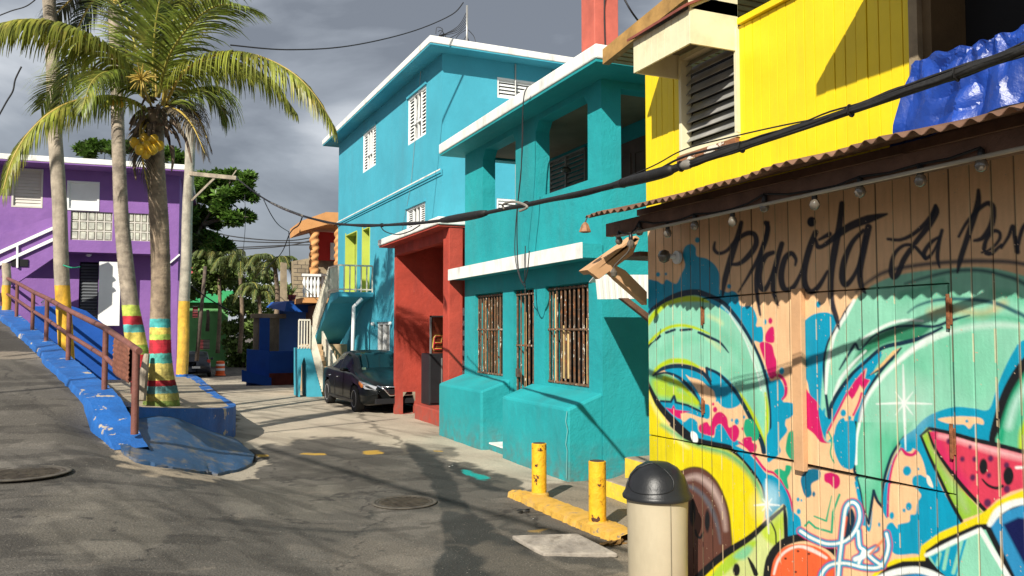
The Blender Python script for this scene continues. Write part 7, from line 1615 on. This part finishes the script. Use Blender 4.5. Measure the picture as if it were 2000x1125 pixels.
def car(name, loc, rz, stations, paint, L_, hw, wr, axles, label, kind):
    o = empty(name, loc, rz, label, 'car'); o['category'] = 'car'
    st = np.array(stations, float); ns = 110; nr = 44
    ss = np.linspace(0, L_, ns); cols_ = [np.interp(ss, st[:, 0], st[:, j]) for j in range(1, 6)]
    for c in cols_: 
        k = np.ones(5)/5; pc = np.pad(c, 2, mode='edge'); c[:] = np.convolve(pc, k, 'valid')
    w, zbm, belt, zr, wrf = cols_; P = np.zeros((ns, nr, 3)); Q = np.zeros((ns, nr))
    for i in range(ns):
        cp_ = [(0, zbm[i]), (.8*w[i], zbm[i]), (.97*w[i], zbm[i]+.06), (w[i], zbm[i]+.22), (w[i]*1.005, (zbm[i]+belt[i])*.52), (w[i]*.975, belt[i]-.03), (min(w[i]*.93, max(wrf[i]+.06, w[i]*.9)), belt[i]+.02), ((w[i]*.9+wrf[i])/2+.02, (belt[i]+zr[i])/2), (wrf[i]+.02, zr[i]-.05), (wrf[i]-.10, zr[i]-.005), (wrf[i]*.5, zr[i]+.015), (0, zr[i]+.02)]
        C_ = np.array(cmr(cp_, 8)); t = np.linspace(0, len(C_)-1, nr); P[i, :, 1] = np.interp(t, range(len(C_)), C_[:, 0]); P[i, :, 2] = np.interp(t, range(len(C_)), C_[:, 1]); P[i, :, 0] = ss[i]
        Q[i] = t/8      # control index
    pk_ = {}
    groups = {'body': MB(), 'windscreen': MB(), 'side_window': MB(), 'other_side_window': MB(), 'rear_window': MB()}
    for sgn in (1, -1):
        idx = {g_: {} for g_ in groups}
        for i in range(ns-1):
            for j in range(nr-1):
                s_ = (ss[i]+ss[i+1])/2; q = (Q[i, j]+Q[i, j+1])/2; z = P[i:i+2, j:j+2, 2].mean(); yy_ = P[i:i+2, j:j+2, 1].mean()
                if any((s_-a)**2+(z-wr)**2 < (wr+.055)**2 for a in axles) and yy_ > hw*.6 and q < 6: continue
                tall = (zr[i]-belt[i]) > .18
                g_ = 'body'
                if kind['ws'][0] < s_ < kind['ws'][1] and q > 8.7: g_ = 'windscreen'
                elif kind['rw'][0] < s_ < kind['rw'][1] and q > 8.7: g_ = 'rear_window'
                elif tall and 6.25 < q < 8.05 and any(a < s_ < b for a, b in kind['sw']): g_ = 'side_window' if sgn > 0 else 'other_side_window'
                mb_ = groups[g_]; d = idx[g_]; f = []
                for (ii, jj) in ((i, j), (i+1, j), (i+1, j+1), (i, j+1)):
                    if (ii, jj) not in d:
                        d[(ii, jj)] = len(mb_.v); v = P[ii, jj]; mb_.v.append((v[0]-L_/2, sgn*v[1], v[2]))
                    f.append(d[(ii, jj)])
                mb_.f.append(f if sgn < 0 else f[::-1]); mb_.m.append(0)
    # end caps
    for i in (0, ns-1):
        for sgn in (1, -1):
            o_ = len(groups['body'].v); groups['body'].v += [(P[i, j, 0]-L_/2, sgn*P[i, j, 1], P[i, j, 2]) for j in range(nr)]; f = list(range(o_, o_+nr)); groups['body'].f.append(f); groups['body'].m.append(0)
    body = groups['body'].build('body', paint, o, smooth=True, weld=True)
    for g_ in ('windscreen', 'side_window', 'other_side_window', 'rear_window'): groups[g_].build(g_.replace('other_', ''), GLS, o, smooth=True, weld=True)
    MB().box(-L_/2+.3, -hw*.8, .25, L_/2-.3, hw*.8, .62).build('underbody', DARK, o)
    for a in axles:
        for sgn in (1, -1):
            y = sgn*(hw-.09); wh = empty('wheel', (a-L_/2, y, wr)); wh.parent = o; del wh
            tm = MB().lathe([(wr*.62, -.10), (wr*.95, -.10), (wr, -.07), (wr, .07), (wr*.95, .10), (wr*.62, .10)], (0, 0, 0), 28); tm.v = [(v[0], v[2]+y, v[1]+wr) for v in tm.v]; tm.v = [(v[0]+a-L_/2, v[1], v[2]) for v in tm.v]
            wo = tm.build('tyre', TYRE, o, smooth=True, sharp=40)
            rm = MB(); yy0 = sgn*.075
            for k in range(10):
                th = 2*math.pi*k/10; rm.bar((math.cos(th)*.05, y+yy0*1.1, wr+math.sin(th)*.05), (math.cos(th)*wr*.62, y+yy0, wr+math.sin(th)*wr*.62), .035, .03, up=(0, 1, 0))
            rm.v = [(v[0]+a-L_/2, v[1], v[2]) for v in rm.v]
            ring = [(a-L_/2+math.cos(2*math.pi*k/24)*wr*.62, y+yy0*1.15, wr+math.sin(2*math.pi*k/24)*wr*.62) for k in range(25)]; rm.tube(ring, .018, 6, cap=False); rm.build('rim', RIM, wo)
    for ob in [x for x in C.objects if x.parent == o and x.type == 'EMPTY']: bpy.data.objects.remove(ob)
    return o, P
# x along the car, front at -L/2
sed = [(0, .52, .34, .56, .60, .40), (.10, .72, .24, .62, .67, .50), (.35, .84, .19, .70, .77, .62), (.8, .885, .18, .80, .87, .70), (1.20, .89, .18, .88, .955, .72), (1.42, .89, .18, .91, 1.06, .70), (2.05, .89, .18, .94, 1.40, .60), (2.55, .89, .18, .95, 1.47, .58), (3.1, .89, .18, .96, 1.45, .57), (3.75, .885, .20, .98, 1.16, .62), (4.0, .87, .22, .98, 1.06, .66), (4.4, .82, .26, .95, .99, .62), (4.6, .66, .34, .84, .88, .50)]
q = Vector((5.40, 21.80, 0))
SD, Ps = car('parked_sedan', (q.x, q.y, float(ground_z(5.4, 22))-.01), R(90+3), sed, CARP, 4.6, .89, .33, (.92, 3.62), 'black sedan parked at the red carport facing the camera', {'ws': (1.40, 2.12), 'rw': (3.2, 3.85), 'sw': ((1.75, 2.62), (2.70, 3.45))})
SD['label'] = 'black sedan parked beside the red carport wall'
# front details (front at local -x); left side of the picture is local +y? both sides are fitted
for sgn in (1, -1):
    P = [(-2.20, sgn*.56, .66), (-2.10, sgn*.80, .72), (-1.72, sgn*.875, .80), (-1.80, sgn*.86, .70), (-2.06, sgn*.815, .60), (-2.20, sgn*.60, .585)]
    m = MB(); c_ = [Vector(p) for p in P]; m.add(c_+[p+Vector((-.035, sgn*.012, .006)) for p in c_], [tuple(range(6, 12)), tuple(range(6))[::-1]]+[(i, (i+1) % 6, 6+(i+1) % 6, 6+i) for i in range(6)]); hl = m.build('headlight', LAMPG, SD, smooth=False)
    MB().bar((-1.80, sgn*.885, .745), (-1.98, sgn*.862, .66), .035, .06).build('indicator', AMBER, hl)
    m = MB().lathe([(.01, -.05), (.08, -.03), (.10, 0), (.07, .05), (.01, .06)], (0, 0, 0), 12, sq=1.2); m.v = [(v[0]*.7-.85, v[1]+sgn*1.0, v[2]*.9+1.02) for v in m.v]; mm = m.build('mirror', CARP, SD, smooth=True)
    MB().bar((-.88, sgn*.86, .96), (-.86, sgn*.96, 1.0), .05, .03).build('mirror_arm', CARP, mm)
    for x in (.12, .95): MB().tube([(x, sgn*.905, .80), (x+.09, sgn*.92, .803), (x+.18, sgn*.905, .80)], .014, 6).build('door_handle', CHROME, SD, smooth=True)
    MB().box(-1.32, sgn*.886, .24, 1.25, sgn*.905, .30).build('sill_trim', CHROME if 0 else BLACKP, SD)
    m = MB()
    for x in (-.35, .50): m.tube([(x, sgn*.900, .32), (x-.01, sgn*.904, .60), (x+.02, sgn*.872, .92)], .005, 4)
    m.build('door_gap', DARK, SD)
MB().box(-2.335, -.34, .46, -2.18, .34, .60).build('grille', BLACKP, SD, bevel=.02)
m = MB(); m.tube([(-2.20, -.56, .68), (-2.34, -.42, .60), (-2.36, -.30, .46), (-2.36, .30, .46), (-2.34, .42, .60), (-2.20, .56, .68)], .022, 8); m.tube([(-2.29, -.50, .66), (-2.32, 0, .645), (-2.29, .50, .66)], .016, 6); m.tube([(-2.37, .07*math.cos(a), .56+.07*math.sin(a)) for a in np.linspace(0, 6.283, 17)], .012, 6); m.bar((-2.37, -.09, .56), (-2.37, .09, .56), .015, .03); m.build('grille_chrome', CHROME, SD, smooth=True)
MB().box(-2.34, -.62, .26, -2.2, .62, .38).build('lower_intake', DARK, SD)
m = MB().box(-.98, -.58, 1.08, -.975, -.45, 1.14); 
sk = MB().hexa([(-1.075, .60, 1.01), (-1.075, .50, 1.01), (-1.02, .50, 1.065), (-1.02, .60, 1.065), (-1.085, .60, 1.02), (-1.085, .50, 1.02), (-1.03, .50, 1.075), (-1.03, .60, 1.075)]).build('windscreen_sticker', M('pale_green_sticker', (.5, .7, .45, 1), .5), SD)
suv = [(0, .70, .34, .72, .80, .5), (.15, .88, .28, .84, .95, .62), (.5, .92, .26, .92, 1.02, .7), (1.15, .93, .26, 1.02, 1.10, .74), (1.35, .93, .26, 1.05, 1.22, .74), (1.9, .93, .26, 1.06, 1.66, .66), (2.6, .93, .26, 1.06, 1.74, .66), (3.9, .93, .28, 1.06, 1.72, .66), (4.35, .91, .32, 1.08, 1.50, .68), (4.5, .88, .34, 1.04, 1.16, .70), (4.6, .82, .42, .92, 1.0, .66)]
pz = float(ground_z(2.9, 60))
SV, _ = car('parked_suv', (2.75, 60.6, pz-.02), R(-90-2), suv, SUVP, 4.6, .93, .36, (.95, 3.65), 'dark blue car parked at the far end seen from behind', {'ws': (1.35, 1.95), 'rw': (3.95, 4.42), 'sw': ((1.7, 2.6), (2.7, 3.3), (3.36, 3.85))})
for sgn in (1, -1):
    MB().box(2.16, sgn*.66, .96, 2.27, sgn*.87, 1.2).build('tail_light', REDL, SV, bevel=.02)
    m = MB().box(-.85, sgn*.95, 1.08, -.70, sgn*1.13, 1.24); m.build('mirror', SUVP, SV, bevel=.03)
MB().box(2.28, -.25, .62, 2.31, .25, .76).build('number_plate', WHITE_CLEAN, SV)

# ================================================================ other wires
def wire(name, label, pts, r, mat=WIRE, group='overhead wires'):
    P = [Vector(q) for q in cmr([tuple(aD(*p)) for p in pts], 8)]; c0 = P[len(P)//2]; o = MB().tube([p-c0 for p in P], r, 6).build(name, mat, None, smooth=True); o.location = c0; tag(o, label, 'wire', group); return o
wire('overhead_wire', 'black wire from the roof mast across the grey sky to the palms', [(450, 88, 15.5), (560, 97, 16.2), (680, 90, 17.3), (800, 63, 18.7), (880, 30, 19.7), (905, 5, 20)], .014)
wire('overhead_wire', 'short black wire at the top beside the yellow house roof', [(1215, -10, 9), (1235, 25, 9), (1262, 60, 9.5)], .012)
wire('overhead_wire', 'black wire crossing the upper left corner to the thick pole', [(-30, 42, 17), (20, 22, 17), (55, 10, 17), (90, -20, 17)], .012)
wire('overhead_wire', 'knotted black wire hanging at the left edge below the palm frond', [(42, 130, 17), (30, 155, 17), (25, 178, 17), (12, 200, 17), (-10, 240, 17)], .016)
for k, (ya, yb, yc, lab) in enumerate([(440, 470, 458, 'topmost thin wire behind the broad leaved tree'), (452, 474, 470, 'second thin wire behind the broad leaved tree'), (475, 479, 477, 'third thin wire behind the broad leaved tree'), (482, 480, 462, 'lowest thin wire behind the broad leaved tree')]):
    wire('overhead_wire', lab, [(380, ya, 48), (450, (ya+yb)/2+6, 48), (560, yb, 48), (640, yc, 48), (700, yc-6, 48)], .035)
wire('overhead_wire', 'wire dropping from the cable bundle to the tangle by the palm', [(590, 425, 20.5), (583, 440, 22), (566, 456, 26), (545, 500, 34), (500, 540, 44)], .018)
wire('overhead_wire', 'pair of wires falling past the block wall beside the palm', [(564, 452, 30), (566, 500, 32), (570, 560, 34)], .014)
wire('overhead_wire', 'thin frayed wire hanging from the pale pole crossarm', [(478, 380, 24), (479, 440, 24), (474, 500, 24)], .008)
wire('overhead_wire', 'looping thin wire from the cable bundle over the street', [(515, 390, 22), (530, 420, 22), (545, 440, 23), (563, 452, 26)], .012)
wire('overhead_wire', 'black wire sloping down in front of the green house', [(368, 555, 38), (410, 585, 38), (450, 608, 38)], .03)
# wires out of the picture whose shadows cross the street
def wire3(P, r, lab):
    P = [Vector(q) for q in cmr(P, 6)]; c0 = P[len(P)//2]; o = MB().tube([p-c0 for p in P], r, 6).build('overhead_wire', WIRE, None, smooth=True); o.location = c0; tag(o, lab, 'wire', 'overhead wires')
def shade_wire(g1, g2, h1, h2, r, lab):
    k = 1/math.tan(EL); a = aZ(*g1, 0); b = aZ(*g2, 0); d = Vector((math.sin(AZ), math.cos(AZ), 0))
    A, B = a-d*k*h1+Vector((0, 0, h1)), b-d*k*h2+Vector((0, 0, h2)); t = (B-A); wire3([tuple(A-t*1.0), tuple(A), tuple((A+B)/2-Vector((0, 0, .03))), tuple(B), tuple(B+t*.02)], r, lab)
shade_wire((535, 880), (1195, 1068), 8.2, 6.6, .042, 'wire high over the street ahead of the camera')

shade_wire((438, 785), (600, 774), 9.4, 9.4, .05, 'wire high above the pavement nearest the purple house')
shade_wire((457, 798), (640, 776), 9.6, 9.4, .05, 'wire high above the pavement between two others')
shade_wire((470, 806), (660, 786), 9.3, 9.2, .04, 'thinner wire high above the striped palms')
shade_wire((504, 846), (764, 819), 8.6, 8.6, .05, 'wire high above the end post of the railing')
# unseen block added behind the purple house to shade the end of the street
bf = empty('added_shade_block', (-6.5, 60, 0), 0, 'unseen plain block added behind the purple house for shade', 'shade block')
MB().box(-5, -8, -2, 4, 8, 10.8).build('wall', TAN, bf); MB().box(-5.2, -8.2, 10.8, 4.2, 8.2, 10.95).build('roof', WHITE, bf)
m = MB()
for k in range(7): rframe(m, (4.01, 0, 0), Y_, Z_, X_, -7+k*2.1, 5, -6+k*2.1, 6.2, .08, .06)
m.build('window', WHITE_CLEAN, bf)
# joints of the unfinished block wall
bw_ = [x for x in bpy.data.objects if x.name == 'block_wall'][0]; m = MB()
xs_ = [v.co.x for v in bw_.data.vertices]; zs_ = [v.co.z for v in bw_.data.vertices]
z = min(zs_)+.1; r = 0
a1, a2 = rq(573, 560).x-mn_b.x, max(xs_)
while z < rq(600, 512).z:
    m.box(a1, -.006, z-.012, a2, -.002, z+.012); x = a1+(.2 if r % 2 else .4)
    while x < a2: m.box(x-.012, -.006, z+.012, x+.012, -.002, z+.19); x += .4
    z += .21; r += 1
m.build('mortar_joint', M('dark_mortar', (.09, .075, .06, 1), .95), bw_)
